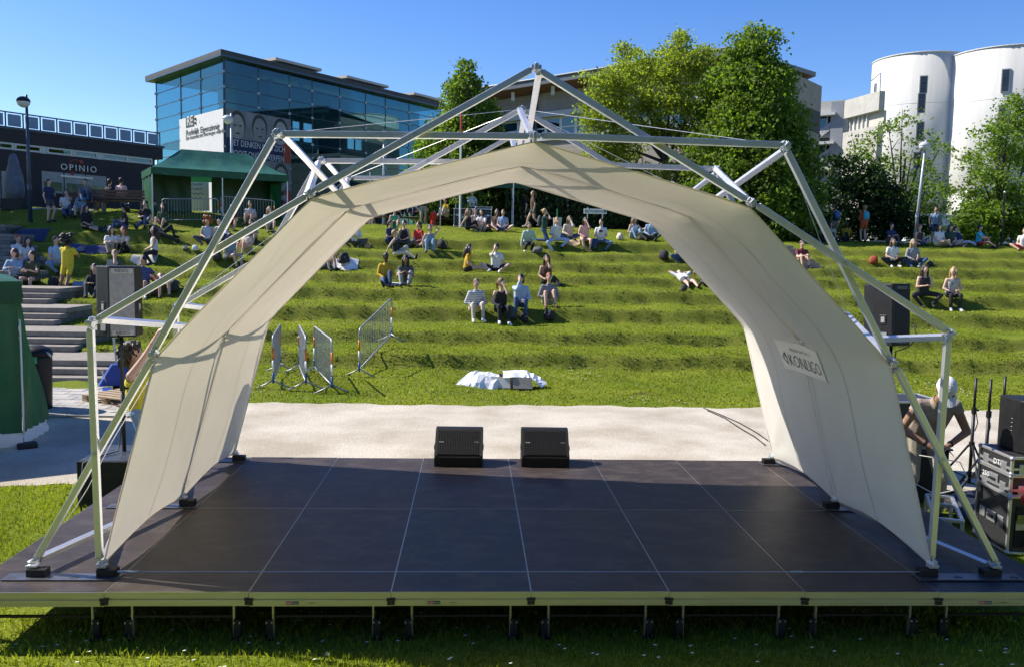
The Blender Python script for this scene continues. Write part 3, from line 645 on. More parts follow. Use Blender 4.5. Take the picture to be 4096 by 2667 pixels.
# tripod stands folded beside the stack
def tripod(p, h, lab, a0):
    t = thing('tripod_stand', lab, 'stand', (p[0], p[1], -.4), a0, 'tripod stands beside the flight cases')
    obj('pole', MB().tube([(0, 0, .15), (0, 0, h*.72)], .02, 10), BLACKM, t, smooth=True); obj('upper_tube', MB().tube([(0, 0, h*.72), (0, 0, h)], .016, 10), BLACKM, t, smooth=True)
    obj('collar', MB().tube([(0, 0, h*.70), (0, 0, h*.75)], .03, 10), BLACKP, t); obj('knob', MB().tube([(.02, 0, h*.725), (.07, 0, h*.725)], .012, 8), BLACKP, t); obj('collar', MB().tube([(0, 0, .60), (0, 0, .66)], .034, 10), BLACKP, t)
    obj('safety_strap', MB().tube([(.03, 0, h*.72), (.05, -.02, h*.62), (.035, 0, h*.55)], .006, 5), BLACKP, t)
    for k in range(3):
        a = 2*math.pi*k/3; c, s = math.cos(a), math.sin(a)
        l = obj('leg', MB().tube([(.03*c, .03*s, .62), (.42*c, .42*s, .02)], .013, 8), BLACKM, t, smooth=True); obj('rubber_foot', MB().tube([(.41*c, .41*s, .035), (.435*c, .435*s, 0)], .018, 8), RUBBER, l)
        obj('brace', MB().tube([(.02*c, .02*s, .22), (.25*c, .25*s, .29)], .009, 6), BLACKM, t)
q = ony(3905, 1510, 3.95); tripod((q[0], 3.95), q[2]+.4, 'black speaker tripod stand closest to the worker in the cap', .3)
q = ony(3965, 1515, 3.55); tripod((q[0], 3.55), q[2]+.4, 'black speaker tripod stand between two others behind the cabinet', .9)
q = ony(4022, 1503, 3.85); tripod((q[0], 3.85), q[2]+.4, 'black speaker tripod stand rising behind the plain black cabinet', .1)
t = thing('dolly_frame', 'low aluminium tube frame lying beside the right edge of the stage', 'frame', (7.32, 2.32, -.06), R_(-24))
for p, q in (((-.1, .45, 0), (-.1, -.45, 0)), ((.14, .45, 0), (.14, -.45, 0)), ((-.1, -.45, 0), (.14, -.45, 0)), ((-.1, .45, 0), (.14, .45, 0)), ((-.1, .1, 0), (.14, .1, 0))): obj('rail', MB().beam(p, q, .035), ALU, t, bevel=.006)
for x, y in ((-.1, -.45), (.14, -.45), (-.1, .45), (.14, .45)): obj('leg', MB().beam((x, y, 0), (x, y, -.34), .035), ALU, t)
t = thing('cover_pile', 'dark folded cover lying on the ground by the flight cases', 'cover', (8.05, 2.95, -.4))
mb = MB(); gx = np.linspace(-.32, .32, 16); gy = np.linspace(-.3, .3, 14)
f = lambda x, y: (x, y, max(.0, .26-.9*max(0, abs(x)-.2)-.9*max(0, abs(y)-.2)+.03*math.sin(8*x+3*y)+.02*math.sin(15*y)))
for a in range(15):
    for b in range(13): mb.quad(f(gx[a], gy[b]), f(gx[a+1], gy[b]), f(gx[a+1], gy[b+1]), f(gx[a], gy[b+1]))
obj('cloth', mb, MATS['black_cover_cloth'], t, smooth=True)
for q in range(2):
    pts = []
    for x, y in (((2830, 1640), (2900, 1670), (2960, 1710), (3020, 1745), (3062, 1778)), ((2815, 1630), (2880, 1655), (2960, 1690), (3030, 1730), (3075, 1762)))[q]:
        g = onz(x, y, -.38); pts.append((g[0], g[1], -.385))
    o = obj('ground_cable', MB().tube(pts, .011, 6), CABLE, smooth=True); tag(o, ('black cable on the gravel by the arch foot, the one closer to the stage', 'black cable on the gravel by the arch foot, the one closer to the lawn')[q], 'cable', 'cables on the gravel')
# ================================================================ left foreground: tent, bin, pallet
GREEN = pm('green_tent_pvc', (.012, .085, .042), .45, 0, .25, 3, .25, 9, rvar=.1)
def green_fabric(name, col):
    m = pm(name, col, .5, 0, .2, 3, .3, 8); n, l, b = nodes_of(m)
    tr = n.new('ShaderNodeBsdfTranslucent'); tr.inputs[0].default_value = (col[0]*2, col[1]*2.2, col[2]*2, 1); mx = n.new('ShaderNodeMixShader'); mx.inputs[0].default_value = .22
    o = n['Material Output']; l.new(b.outputs[0], mx.inputs[1]); l.new(tr.outputs[0], mx.inputs[2]); l.new(mx.outputs[0], o.inputs[0]); return m
GREENF = green_fabric('green_tent_cloth', (.015, .10, .045))
def cloth(fn, nu, nv):
    mb = MB(); V = [fn(u/nu, v/nv) for u in range(nu+1) for v in range(nv+1)]; F = [(u*(nv+1)+v, (u+1)*(nv+1)+v, (u+1)*(nv+1)+v+1, u*(nv+1)+v+1) for u in range(nu) for v in range(nv)]
    return mb.add(V, F)
TX, TY = -3.70, 6.12
def tobj(nm, mb, m, t, **k):
    mb.v = [(p[0]-1.5, p[1]+1.5, p[2]) for p in mb.v]; return obj(nm, mb, m, t, **k)
t = thing('party_tent', 'green party tent with white skirt and zip standing on the gravel by the bin', 'tent', (TX, TY, -.4), R_(31))
lp = lambda a, b, s: tuple(Vector(a)*(1-s)+Vector(b)*s)
ww = lambda u, v: (.03*math.sin(27*u+2*v)+.02*math.sin(43*u+7*v)+.015*math.sin(9*v+13*u))*(1-.5*v)
def wallf(a, b, z0, z1, n, amp=1.0, flare=0):
    n = Vector(n)
    def f(u, v):
        p = Vector(a)*(1-u)+Vector(b)*u; z = z0+(z1-z0)*v; return tuple(p+n*(amp*ww(u, v)+flare*u*(1-v))+Vector((0, 0, z)))
    return f
tobj('front_wall', cloth(wallf((-3, -1.5, 0), (1.5, -1.5, 0), .22, 2.25, (0, -1, 0)), 40, 14), GREENF, t, smooth=True)
tobj('front_skirt', cloth(wallf((-3, -1.5, 0), (1.5, -1.5, 0), .03, .23, (0, -1, 0)), 40, 3), WHITEP, t, smooth=True)
tobj('side_wall', cloth(wallf((1.5, -1.5, 0), (1.52, -.6, 0), .22, 2.2, (1, 0, 0), 1, .38), 12, 14), GREENF, t, smooth=True)
tobj('side_skirt', cloth(wallf((1.5, -1.5, 0), (1.88, -.6, 0), .04, .23, (1, 0, 0)), 12, 3), WHITEP, t, smooth=True)
tobj('side_wall', cloth(wallf((1.5, -.55, 0), (1.5, 1.5, 0), .22, 2.2, (1, 0, 0)), 20, 12), GREENF, t, smooth=True)
tobj('zip', MB().tube([(1.515, -1.535+.01*math.sin(q), .2+q*.2) for q in range(9)], .012, 6), WHITEP, t, smooth=True)
tobj('valance', cloth(wallf((-3, -1.54, 0), (1.55, -1.54, 0), 2.02, 2.32, (0, -1, 0), .5), 30, 3), GREENF, t, smooth=True); tobj('valance', cloth(wallf((1.55, -1.54, 0), (1.55, 1.5, 0), 2.02, 2.32, (1, 0, 0), .5), 20, 3), GREENF, t, smooth=True)
pk = (-.75, 0, 3.3)
for a, b in (((-3, -1.54, 2.32), (1.55, -1.54, 2.32)), ((1.55, -1.54, 2.32), (1.55, 1.54, 2.32)), ((1.55, 1.54, 2.32), (-3, 1.54, 2.32))):
    def f(u, v, a=a, b=b):
        p = Vector(a)*(1-u)+Vector(b)*u; q = p*(1-v)+Vector(pk)*v; q.z -= .22*math.sin(math.pi*v)*(1-.2*abs(u-.5)); return tuple(q)
    tobj('roof_panel', cloth(f, 16, 10), GREENF, t, smooth=True)
for x, y in ((1.42, -1.42), (1.42, 1.42)): tobj('post', MB().box((x, y, 1.1), (.045, .045, 2.2)), ALU, t)
tobj('ballast_foot', MB().box((1.55, -1.55, .04), (.25, .2, .08)), RUBBER, t, bevel=.02)
g = onz(110, 1640, -.4)
t = thing('waste_bin', 'black litter bin with domed lid and green sticker behind the green tent', 'bin', (g[0]+.15, g[1], -.4))
obj('body', MB().lathe([(.22, 0), (.25, .04), (.27, .9), (.27, .95)], n=20), BLACKP, t, smooth=True); obj('lid', MB().lathe([(.28, .95), (.28, 1.0), (.24, 1.07), (.14, 1.12), (.02, 1.13)], n=20), CAB, t, smooth=True)
obj('lid_handle', MB().tube([(.20, -.08, 1.02), (.28, -.1, 1.0), (.30, -.06, .94)], .022, 8), STEEL, t, smooth=True)
obj('sticker', MB().box((.11, -.252, .90), (.10, .008, .11), rz=.4), pm('green_sticker', (.08, .4, .2), .5, 0, .5, 60), t)
# pallet truck with wooden pallet
WOOD = pm('pallet_wood', (.36, .26, .16), .85, 0, .3, 7, .2, 50, stretch=(1, 8, 1)); WOOD2 = pm('pallet_wood_red', (.27, .15, .10), .85, 0, .3, 7, .2, 50, stretch=(1, 8, 1))
g = (-3.78, 9.72, -.372)
t = thing('wooden_pallet', 'wooden pallet on the pavement in front of the blue pallet truck', 'pallet', g, R_(-28))
for k in range(5): obj('deck_plank', MB().box((0, -.34+.17*k, .133), (1.1, .12, .022)), WOOD, t)
for k in range(3):
    obj('bearer', MB().box((0, -.34+.34*k, .011), (1.1, .1, .022)), WOOD, t); obj('stringer', MB().box((-.5+.5*k, 0, .111), (.1, .8, .021)), WOOD, t)
    for j in range(3): obj('block', MB().box((-.5+.5*j, -.34+.34*k, .061), (.13, .1, .078)), WOOD, t)
t = thing('wooden_pallet', 'reddish broken pallet boards lying below the wooden pallet', 'pallet', (-3.05, 8.95, -.372), R_(-12))
for k in range(3): obj('plank', MB().box((0, -.2+.2*k, .09), (.8, .14, .02)), WOOD2, t)
for k in range(2): obj('bearer', MB().box((-.3+.6*k, 0, .04), (.1, .55, .08)), WOOD2, t)
BLUE = pm('blue_truck_paint', (.02, .06, .30), .4, 0, .2, 6)
t = thing('pallet_truck', 'blue hand pallet truck with upright steel handle at the foot of the stairs', 'pallet truck', (-4.28, 10.75, -.385), R_(26))
obj('chassis_cover', MB().add([(-.34, -.15, .16), (.36, -.15, .16), (.36, .15, .16), (-.34, .15, .16), (-.10, -.10, .56), (.10, -.10, .56), (.10, .10, .56), (-.10, .10, .56)], [(0, 1, 5, 4), (1, 2, 6, 5), (2, 3, 7, 6), (3, 0, 4, 7), (4, 5, 6, 7), (3, 2, 1, 0)]), BLUE, t, bevel=.01)
for s in (-1, 1): obj('fork', MB().box((s*.2, -.65, .12), (.16, 1.0, .05)), BLUE, t)
obj('steer_wheel', MB().tube([(-.08, .1, .1), (.08, .1, .1)], .1, 14), RUBBER, t)
obj('handle_tube', MB().beam((0, .1, .5), (-.05, .2, 1.25), .04), STEEL, t); obj('handle_loop', MB().tube([(-.05, .2, 1.25), (-.2, .22, 1.32), (-.2, .24, 1.5), (.1, .24, 1.5), (.1, .22, 1.32), (-.05, .2, 1.25)], .016, 8), BLACKM, t)
w = t.location; text('lettering', 'NORD', .09, WHITEP, t, (w.x-.13, w.y-.22, w.z+.25), (-.25, -.15, 1), (-.9, .3, .2), .001)
# ================================================================ crowd barriers on the lower lawn
BR = [pm('barrier_orange', (.75, .20, .02), .5), pm('barrier_white', (.75, .75, .72), .5), pm('barrier_blue', (.03, .10, .30), .5)]
BSTEEL = pm('barrier_steel', (.34, .35, .36), .5, .6, .2, 9)
def barrier(a, b, lab, tape=False, lift=0., L=2.15):
    a = Vector(a); b = Vector(b); d = Vector((b.x-a.x, b.y-a.y, 0)).normalized(); rz = math.atan2(d.y, d.x)
    q = a+d*L; rise = H(q.x, q.y)-a.z+lift; t = thing('crowd_barrier', lab, 'barrier', a, rz, 'crowd barriers on the lower lawn'); sl_ = rise/L
    def P(x, z): return (x, 0, z+sl_*x)
    hb, ht = .17, 1.06; r = .10; path = [P(0, hb)]
    for k in range(5): an = math.pi-k*math.pi/8; path.append(P(r+r*math.cos(an), ht-r+r*math.sin(an)))
    for k in range(5): an = math.pi/2-k*math.pi/8; path.append(P(L-r+r*math.cos(an), ht-r+r*math.sin(an)))
    path.append(P(L, hb)); obj('frame', MB().tube(path, .019, 8), BSTEEL, t, smooth=True); obj('bottom_rail', MB().tube([P(0, hb), P(L, hb)], .017, 8), BSTEEL, t, smooth=True)
    for k in range(18): x = L*(k+1)/19; obj('bar', MB().tube([P(x, hb), P(x, ht)], .0075, 6), BSTEEL, t)
    for x in (.03, L-.03):
        for s in (-1, 1): obj('leg', MB().tube([P(x, hb+.02), (x, s*.14, hb-.07+sl_*x), (x, s*.34, .012+sl_*x)], .017, 8), BSTEEL, t, smooth=True)
    for x in (0, L):
        for k in range(3): obj('reflective_band', MB().tube([P(x, .82-.24*k), P(x, .60-.24*k)], .0205, 10), BR[k], t, smooth=True)
    if tape:
        for z, x in ((.86, 0), (.80, L)): obj('tape_scrap', MB().add([(x-.02, .03, z+sl_*x), (x-.05, .06, z-.10+sl_*x), (x+.02, .05, z-.14+sl_*x), (x+.03, .03, z+sl_*x+.02)], [(0, 1, 2, 3)]), pm('red_white_tape', (.7, .04, .03), .5, 0, .9, 30, col2=(.8, .78, .75)), t)
for (x1, y1), (x2, y2), lab, tp in (((1093, 1556), (1118, 1498), 'grey steel crowd barrier closest to the fabric arch, with red tape', True), ((1224, 1560), (1203, 1505), 'grey steel crowd barrier with red and white tape tied to both ends', True), ((1328, 1575), (1262, 1503), 'grey steel crowd barrier without tape, set at an angle beside the taped one', False)):
    barrier(gnd(x1, y1), gnd(x2, y2), lab, tp)
barrier(gnd(1437, 1508), gnd(1535, 1398), 'grey steel crowd barrier leaning uphill on the first grass bank', False, .12, 2.2)
# carton with plastic on the lawn
g = gnd(2045, 1552); CARD = pm('cardboard', (.38, .27, .17), .85, 0, .12, 8); CARDW = pm('white_card', (.62, .60, .55), .8, 0, .08, 6)
t = thing('cardboard_carton', 'open cardboard carton with flaps down on the lower lawn', 'carton', g, R_(-6))
for c, d in (((0, -.22, .14), (.82, .008, .26)), ((0, .22, .14), (.82, .008, .26)), ((-.41, 0, .14), (.008, .44, .26)), ((.41, 0, .14), (.008, .44, .26)), ((0, 0, .012), (.82, .44, .008))): obj('carton_side', MB().box(c, d), CARD, t)
for x, w_ in ((-.21, .38), (.24, .40)): obj('flap', MB().add([(x-w_/2, -.23, .275), (x+w_/2, -.23, .275), (x+w_/2+.02, -.31, .05), (x-w_/2+.02, -.33, .05)], [(0, 1, 2, 3)]), CARDW if x < 0 else pm('grey_card', (.30, .27, .23), .8), t)
def sheet(P, nx, seed, jit):
    """folded sheet: corner grid rows P of (x, y, z), facets broken up with sharp creases"""
    r = random.Random(seed); mb = MB(); ny = len(P); G = []
    for row in P:
        n = len(row)-1
        for i in range(nx+1):
            t = i/nx*n; k = min(int(t), n-1); f = t-k; q = Vector(row[k])*(1-f)+Vector(row[k+1])*f; G.append(q+Vector((r.uniform(-jit, jit), r.uniform(-jit, jit), r.uniform(-jit, jit)*.9 if q.z > .03 else 0)))
    F = []
    for j in range(ny-1):
        for i in range(nx):
            a, b, c, d = j*(nx+1)+i, j*(nx+1)+i+1, (j+1)*(nx+1)+i+1, (j+1)*(nx+1)+i; F += [(a, b, c), (a, c, d)] if r.random() < .5 else [(a, b, d), (b, c, d)]
    return mb.add(G, F)
PLASTIC = pm('white_plastic_sheet', (.80, .80, .79), .35, 0, .04, 8, .3, 25)
o = obj('plastic_sheet', sheet([[(-.62, -.30, .01), (-.2, -.34, .01), (.26, -.30, .02)], [(-.58, -.2, .06), (-.2, -.26, .17), (.30, -.24, .12)], [(-.50, -.05, .16), (-.15, -.1, .30), (.32, -.1, .26)], [(-.36, .1, .28), (-.05, .05, .38), (.30, .05, .30)], [(-.30, .22, .14), (0, .2, .20), (.3, .2, .22)], [(-.3, .32, .01), (0, .34, .01), (.3, .3, .01)]], 11, 3, .028), PLASTIC, loc=(g[0]-.60, g[1]-.05, g[2])); tag(o, 'crumpled white plastic sheet spilling from the carton onto the grass', 'plastic sheet')
o = obj('plastic_sheet', sheet([[(-.26, -.25, .27), (.1, -.245, .275), (.36, -.26, .24), (.52, -.30, .08)], [(-.28, -.12, .33), (.1, -.12, .36), (.38, -.14, .29), (.62, -.2, .12)], [(-.26, .05, .36), (.1, .05, .40), (.40, 0, .32), (.64, -.05, .16)], [(-.24, .18, .33), (.1, .2, .35), (.38, .16, .30), (.60, .1, .12)], [(-.22, .26, .24), (.1, .27, .24), (.36, .24, .22), (.56, .2, .03)]], 12, 8, .02), PLASTIC, loc=(g[0]+.08, g[1]+.0, g[2])); tag(o, 'white plastic sheet draped over the top of the carton', 'plastic sheet')
# ================================================================ buildings behind the lawn
class Facade:
    """vertical plane from ground point A to B (x, y); u along it, n outwards (towards the viewer)"""
    def __init__(s, A, B, z0):
        s.A = Vector((A[0], A[1], z0)); s.u = Vector((B[0]-A[0], B[1]-A[1], 0)); s.L = s.u.length; s.u.normalize(); s.n = Vector((s.u.y, -s.u.x, 0))
        if s.n.dot(Vector(CAM)-s.A) < 0: s.n = -s.n
    def P(s, u, z, d=0): return s.A+s.u*u+Vector((0, 0, z-s.A.z))+s.n*d
    def at(s, px, py):                                         # u, z of a photo pixel on this plane
        q = Vector(onplane(px, py, s.A, np.array(s.n)))-s.A; return q.dot(s.u), q.z+s.A.z
    def box(s, mb, u0, u1, z0, z1, d0, d1, mi=0):
        V = [s.P(u, z, d) for z in (z0, z1) for d in (d0, d1) for u in (u0, u1)]
        F = [(0, 2, 3, 1), (4, 5, 7, 6), (0, 1, 5, 4), (2, 6, 7, 3), (0, 4, 6, 2), (1, 3, 7, 5)]
        if s.n.cross(s.u).z > 0: F = [f[::-1] for f in F]
        return mb.add(V, F, mi)
def glass_material(name, tint, refl=.12, rough=.02):
    m = bpy.data.materials.new(name); m.use_nodes = True; n = m.node_tree.nodes; l = m.node_tree.links
    for x in list(n):
        if x.type == 'BSDF_PRINCIPLED': n.remove(x)
    t = n.new('ShaderNodeBsdfTransparent'); t.inputs[0].default_value = (*tint, 1); g = n.new('ShaderNodeBsdfGlossy'); g.inputs['Roughness'].default_value = rough; g.inputs[0].default_value = (.62, .86, .90, 1)
    lw = n.new('ShaderNodeLayerWeight'); lw.inputs[0].default_value = .28; mr = n.new('ShaderNodeMapRange'); mr.inputs['To Min'].default_value = refl; mr.inputs['To Max'].default_value = .5; l.new(lw.outputs['Fresnel'], mr.inputs[0])
    nz = n.new('ShaderNodeTexNoise'); nz.inputs['Scale'].default_value = .7; tc = n.new('ShaderNodeTexCoord'); l.new(tc.outputs['Object'], nz.inputs[0]); bp = n.new('ShaderNodeBump'); bp.inputs['Strength'].default_value = .02; l.new(nz.outputs[0], bp.inputs['Height']); l.new(bp.outputs[0], g.inputs['Normal'])
    mx = n.new('ShaderNodeMixShader'); l.new(mr.outputs[0], mx.inputs[0]); l.new(t.outputs[0], mx.inputs[1]); l.new(g.outputs[0], mx.inputs[2]); l.new(mx.outputs[0], n['Material Output'].inputs[0]); return m
GLASS = glass_material('blue_green_glass', (.38, .60, .64), .05); WGLASS = glass_material('window_glass', (.25, .29, .32), .10)
FRAME = pm('dark_mullion', (.05, .07, .10), .4, .4, .1, 3); WFRAME = pm('white_window_frame', (.55, .55, .53), .5)
# ---- dark brick building with the OPINIO sign
def brick_material(name, c1, c2, mortar, sc):
    m = pm(name, c1, .85, 0, .15, 2, .3, 30); n, l, b = nodes_of(m); src = b.inputs['Base Color'].links[0].from_socket
    tc = n.new('ShaderNodeTexCoord'); br = n.new('ShaderNodeTexBrick'); br.inputs['Color1'].default_value = (*c1, 1); br.inputs['Color2'].default_value = (*c2, 1); br.inputs['Mortar'].default_value = (*mortar, 1); br.inputs['Scale'].default_value = sc
    br.inputs['Mortar Size'].default_value = .012; br.inputs['Brick Width'].default_value = .42; br.inputs['Row Height'].default_value = .14
    sx = n.new('ShaderNodeSeparateXYZ'); cx = n.new('ShaderNodeCombineXYZ'); ad = n.new('ShaderNodeMath'); l.new(tc.outputs['Object'], sx.inputs[0]); l.new(sx.outputs['X'], ad.inputs[0]); l.new(sx.outputs['Y'], ad.inputs[1]); l.new(ad.outputs[0], cx.inputs[0]); l.new(sx.outputs['Z'], cx.inputs[1]); l.new(cx.outputs[0], br.inputs[0])
    x = n.new('ShaderNodeMixRGB'); x.blend_type = 'MULTIPLY'; x.inputs[0].default_value = .35; l.new(br.outputs[0], x.inputs[1]); nz = n.new('ShaderNodeTexNoise'); nz.inputs['Scale'].default_value = 1.2; nz.inputs['Detail'].default_value = 6; l.new(tc.outputs['Object'], nz.inputs[0]); l.new(nz.outputs[0], x.inputs[2]); l.new(x.outputs[0], b.inputs['Base Color']); return m
DBRICK = brick_material('dark_brick', (.050, .042, .052), (.040, .034, .044), (.03, .027, .033), 1.0)
A = atD(-260, 808, 45); B = atD(655, 800, 56); F1 = Facade(A[:2], B[:2], 4.0)
t = thing('brick_building', 'low dark brick building with rooftop railing, window band and OPINIO sign', 'building', (float((A[0]+B[0])/2), float((A[1]+B[1])/2), 4.0))
u_, zt = F1.at(300, 548); zb = F1.at(300, 612)[1]; zb2 = F1.at(300, 655)[1]                 # roof edge, window band top and bottom
zt = F1.at(0, 513)[1]; zb = F1.at(0, 566)[1]; zb2 = F1.at(0, 597)[1]; L1 = F1.L
mb = MB(); F1.box(mb, 0, L1, zb, zt, -8, 0); obj('upper_wall', mb, DBRICK, t, world=True)
mb = MB(); F1.box(mb, 0, L1, 3.0, zb2, -8, 0); obj('lower_wall', mb, DBRICK, t, world=True)
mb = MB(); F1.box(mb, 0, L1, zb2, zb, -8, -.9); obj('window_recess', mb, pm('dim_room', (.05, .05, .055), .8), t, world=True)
mb = MB(); F1.box(mb, -.1, L1+.1, zt, zt+.14, -8.1, .06); obj('roof_edge', mb, FRAME, t, world=True)
pxs = [-210, -100, 0+2, 55, 165, 190, 290, 298, 392, 412, 510, 518, 620]
wu = [F1.at(x, 600)[0] for x in (-205, -70, 56, 60, 167, 189, 288, 297, 391, 412, 511, 519, 610)]
for a, b in ((wu[0], wu[1]), (wu[1]+.15, wu[2]), (wu[3], wu[4]), (wu[5], wu[6]), (wu[7], wu[8]), (wu[9], wu[10]), (wu[11], wu[12])):
    mb = MB(); F1.box(mb, a, b, zb2+.02, zb2+.12, -.12, -.02); F1.box(mb, a, b, zb-.12, zb-.02, -.12, -.02); F1.box(mb, a, a+.1, zb2+.12, zb-.12, -.12, -.02); F1.box(mb, b-.1, b, zb2+.12, zb-.12, -.12, -.02)
    w = obj('window', mb, WFRAME, t, world=True); mb = MB(); F1.box(mb, a+.1, b-.1, zb2+.12, zb-.12, -.09, -.07); o = obj('pane', mb, WGLASS, t, world=True); o.parent = w
mb = MB(); 
for a, b in ((wu[4], wu[5]), (wu[8], wu[9]), (wu[2], wu[3]), (wu[6], wu[7]), (wu[10], wu[11])): 
    mb = MB(); F1.box(mb, a, b, zb2, zb, -.14, -.06); obj('window_mullion', mb, WFRAME, t, world=True)
LAMP = bpy.data.materials.new('fluorescent_tube'); LAMP.use_nodes = True; e_ = LAMP.node_tree.nodes['Principled BSDF']; e_.inputs['Emission Color'].default_value = (1, .72, .12, 1); e_.inputs['Emission Strength'].default_value = 1.6
for x0, x1 in ((212, 275), (430, 488)):
    a, b = F1.at(x0, 615)[0], F1.at(x1, 615)[0]; mb = MB(); F1.box(mb, a, b, zb2+.36, zb2+.46, -.6, -.5); obj('light_tube', mb, LAMP, t, world=True)
rl = obj('railing', MB().beam(F1.P(0, zt+.98, -.3), F1.P(L1, zt+.98, -.3), .07), FRAME, t, world=True)
npost = 14
for k in range(npost+1):
    u = L1*k/npost; o = obj('railing_post', MB().beam(F1.P(u, zt+.14, -.3), F1.P(u, zt+.98, -.3), .06), FRAME, t, world=True); o.parent = rl
    if k < npost:
        mb = MB(); F1.box(mb, u+.12, u+L1/npost-.12, zt+.22, zt+.88, -.31, -.29); o = obj('railing_panel', mb, pm('frosted_panel', (.16, .24, .38), .3, 0, .1), t, world=True); o.parent = rl
SIGNW = pm('sign_letters', (.7, .68, .66), .5); SIGNR = pm('sign_red_line', (.35, .06, .06), .5)
u0, z0 = F1.at(240, 672); u1, z1 = F1.at(362, 678)
text('sign_letters', 'OPINIO', (u1-u0)/3.6, SIGNW, t, F1.P(u0, F1.at(300, 674)[1], .05), F1.u, (0, 0, 1), .02, space=1.35)
c = F1.at(303, 672); r = abs(F1.at(333, 672)[0]-c[0]); mb = MB()
for k in range(32):
    a0, a1 = 2*math.pi*k/32, 2*math.pi*(k+1)/32
    mb.beam(F1.P(c[0]+r*math.cos(a0), c[1]+r*math.sin(a0), .03), F1.P(c[0]+r*math.cos(a1), c[1]+r*math.sin(a1), .03), .035, .02, F1.n)
obj('sign_ring', mb, SIGNR, t, world=True)
for a, q in ((.9, .14), (4.1, .11)): obj('sign_dot', MB().ball(F1.P(c[0]+r*math.cos(a), c[1]+r*math.sin(a), .05), q, 10, 6), SIGNR, t, world=True)
# shop front under the sign
PALE = pm('pale_shopfront', (.30, .30, .30), .6, 0, .15, 4)
for (x0, y0, x1, y1) in ((-120, 690, 60, 812), (165, 708, 425, 770)):
    a, za = F1.at(x0, y1); b, zc = F1.at(x1, y0); nn = 3
    for k in range(nn):
        ua, ub = a+(b-a)*k/nn, a+(b-a)*(k+1)/nn; mb = MB(); F1.box(mb, ua+.04, ub-.04, za, zc, .0, .06); w = obj('shop_window', mb, PALE, t, world=True)
        mb = MB(); F1.box(mb, ua+.14, ub-.14, za+.12, za+(zc-za)*.52, .06, .075); o = obj('pane', mb, pm('reflecting_pane', (.10, .14, .08), .15, 0, .5, 2), t, world=True); o.parent = w
text('lettering', 'BroC', .42, FRAME, t, F1.P(F1.at(287, 745)[0], F1.at(287, 748)[1], .085), F1.u, (0, 0, 1), .005)
mb = MB(); a, b = F1.at(238, 705)[0], F1.at(368, 717)[0]; F1.box(mb, a, b, F1.at(300, 713)[1], F1.at(300, 713)[1]+.1, .05, .12); obj('sign_lamp_rail', mb, STEEL, t, world=True)

# ---- glass building
cA = atD(633, 860, 69); cC = atD(903, 860, 60); cB = atD(1760, 860, 79.5)
FL = Facade(cA[:2], cC[:2], 3.0); FR = Facade(cC[:2], cB[:2], 3.0); ztop = FL.at(903, 224)[1]
t = thing('glass_building', 'tall glass-walled building with dark flat roof, banners on its corner', 'building', (float(cC[0]), float(cC[1]), 4.0))
rows = [ztop-1.02*k for k in range(0, 13)]
LG = [FL.at(x, 400)[0] for x in (633, 722, 802, 903)]; LG[0] = 0; LG[-1] = FL.L
RG = [0]+[FR.at(x, 400)[0] for x in (1035, 1159, 1250, 1360, 1464, 1543, 1638)]+[FR.L]
for Fc, G in ((FL, LG), (FR, RG)):
    for u0, u1 in zip(G[:-1], G[1:]):
        for z1, z0 in zip(rows[:-1], rows[1:]):
            mb = MB(); Fc.box(mb, u0+.03, u1-.03, z0+.025, z1-.025, -.05, -.03); obj('glass_pane', mb, GLASS, t, world=True)
    for u in G:
        obj('mullion', MB().beam(Fc.P(u, 3.5, -.04), Fc.P(u, ztop, -.04), .07), FRAME, t, world=True)
        for z in rows[1:9]: obj('glass_clamp', MB().box(Fc.P(u, z, .0), (.16, .16, .16)), pm('clamp_grey', (.4, .43, .46), .4, .5), t, world=True)
    for z in rows: obj('transom', MB().beam(Fc.P(0, z, -.04), Fc.P(Fc.L, z, -.04), .05), FRAME, t, world=True)
# roof slab with overhang, roof lights
ov = .6; q = [FL.P(0, 0)-FL.u*ov+FL.n*ov, FR.P(0, 0)+FL.n*ov+FR.n*ov+FL.u*0, FR.P(FR.L, 0)+FR.n*ov, FR.P(FR.L, 0)-FR.n*12, FL.P(0, 0)-FL.u*ov-FL.n*7]
poly = [(p.x, p.y, 0) for p in q]
roof = obj('roof', MB().prism(poly, (0, 0, ztop+.05), (0, 0, ztop+.34)), pm('roof_bitumen', (.045, .05, .055), .7, 0, .2, 3), t, world=True)
obj('roof_soffit', MB().prism([(p.x*.998+q[1].x*.002, p.y*.998+q[1].y*.002, 0) for p in q], (0, 0, ztop-.1), (0, 0, ztop+.045)), FRAME, t, world=True)
for x, y, w_ in ((1230, 248, 4.6), (1505, 312, 5.0), (1750, 365, 4.4)):
    u, z = FR.at(x, y); o = obj('roof_light', MB().beam(FR.P(u-w_/2, ztop+1.0, -2.2), FR.P(u+w_/2, ztop+1.0, -2.2), 2.6, .2), pm('rooflight_beige', (.5, .45, .36), .6), t, world=True); o.parent = roof
    o = obj('roof_light_base', MB().beam(FR.P(u-w_/2+.5, ztop+.66, -2.2), FR.P(u+w_/2-.5, ztop+.66, -2.2), 1.8, .5), FRAME, t, world=True); o.parent = roof
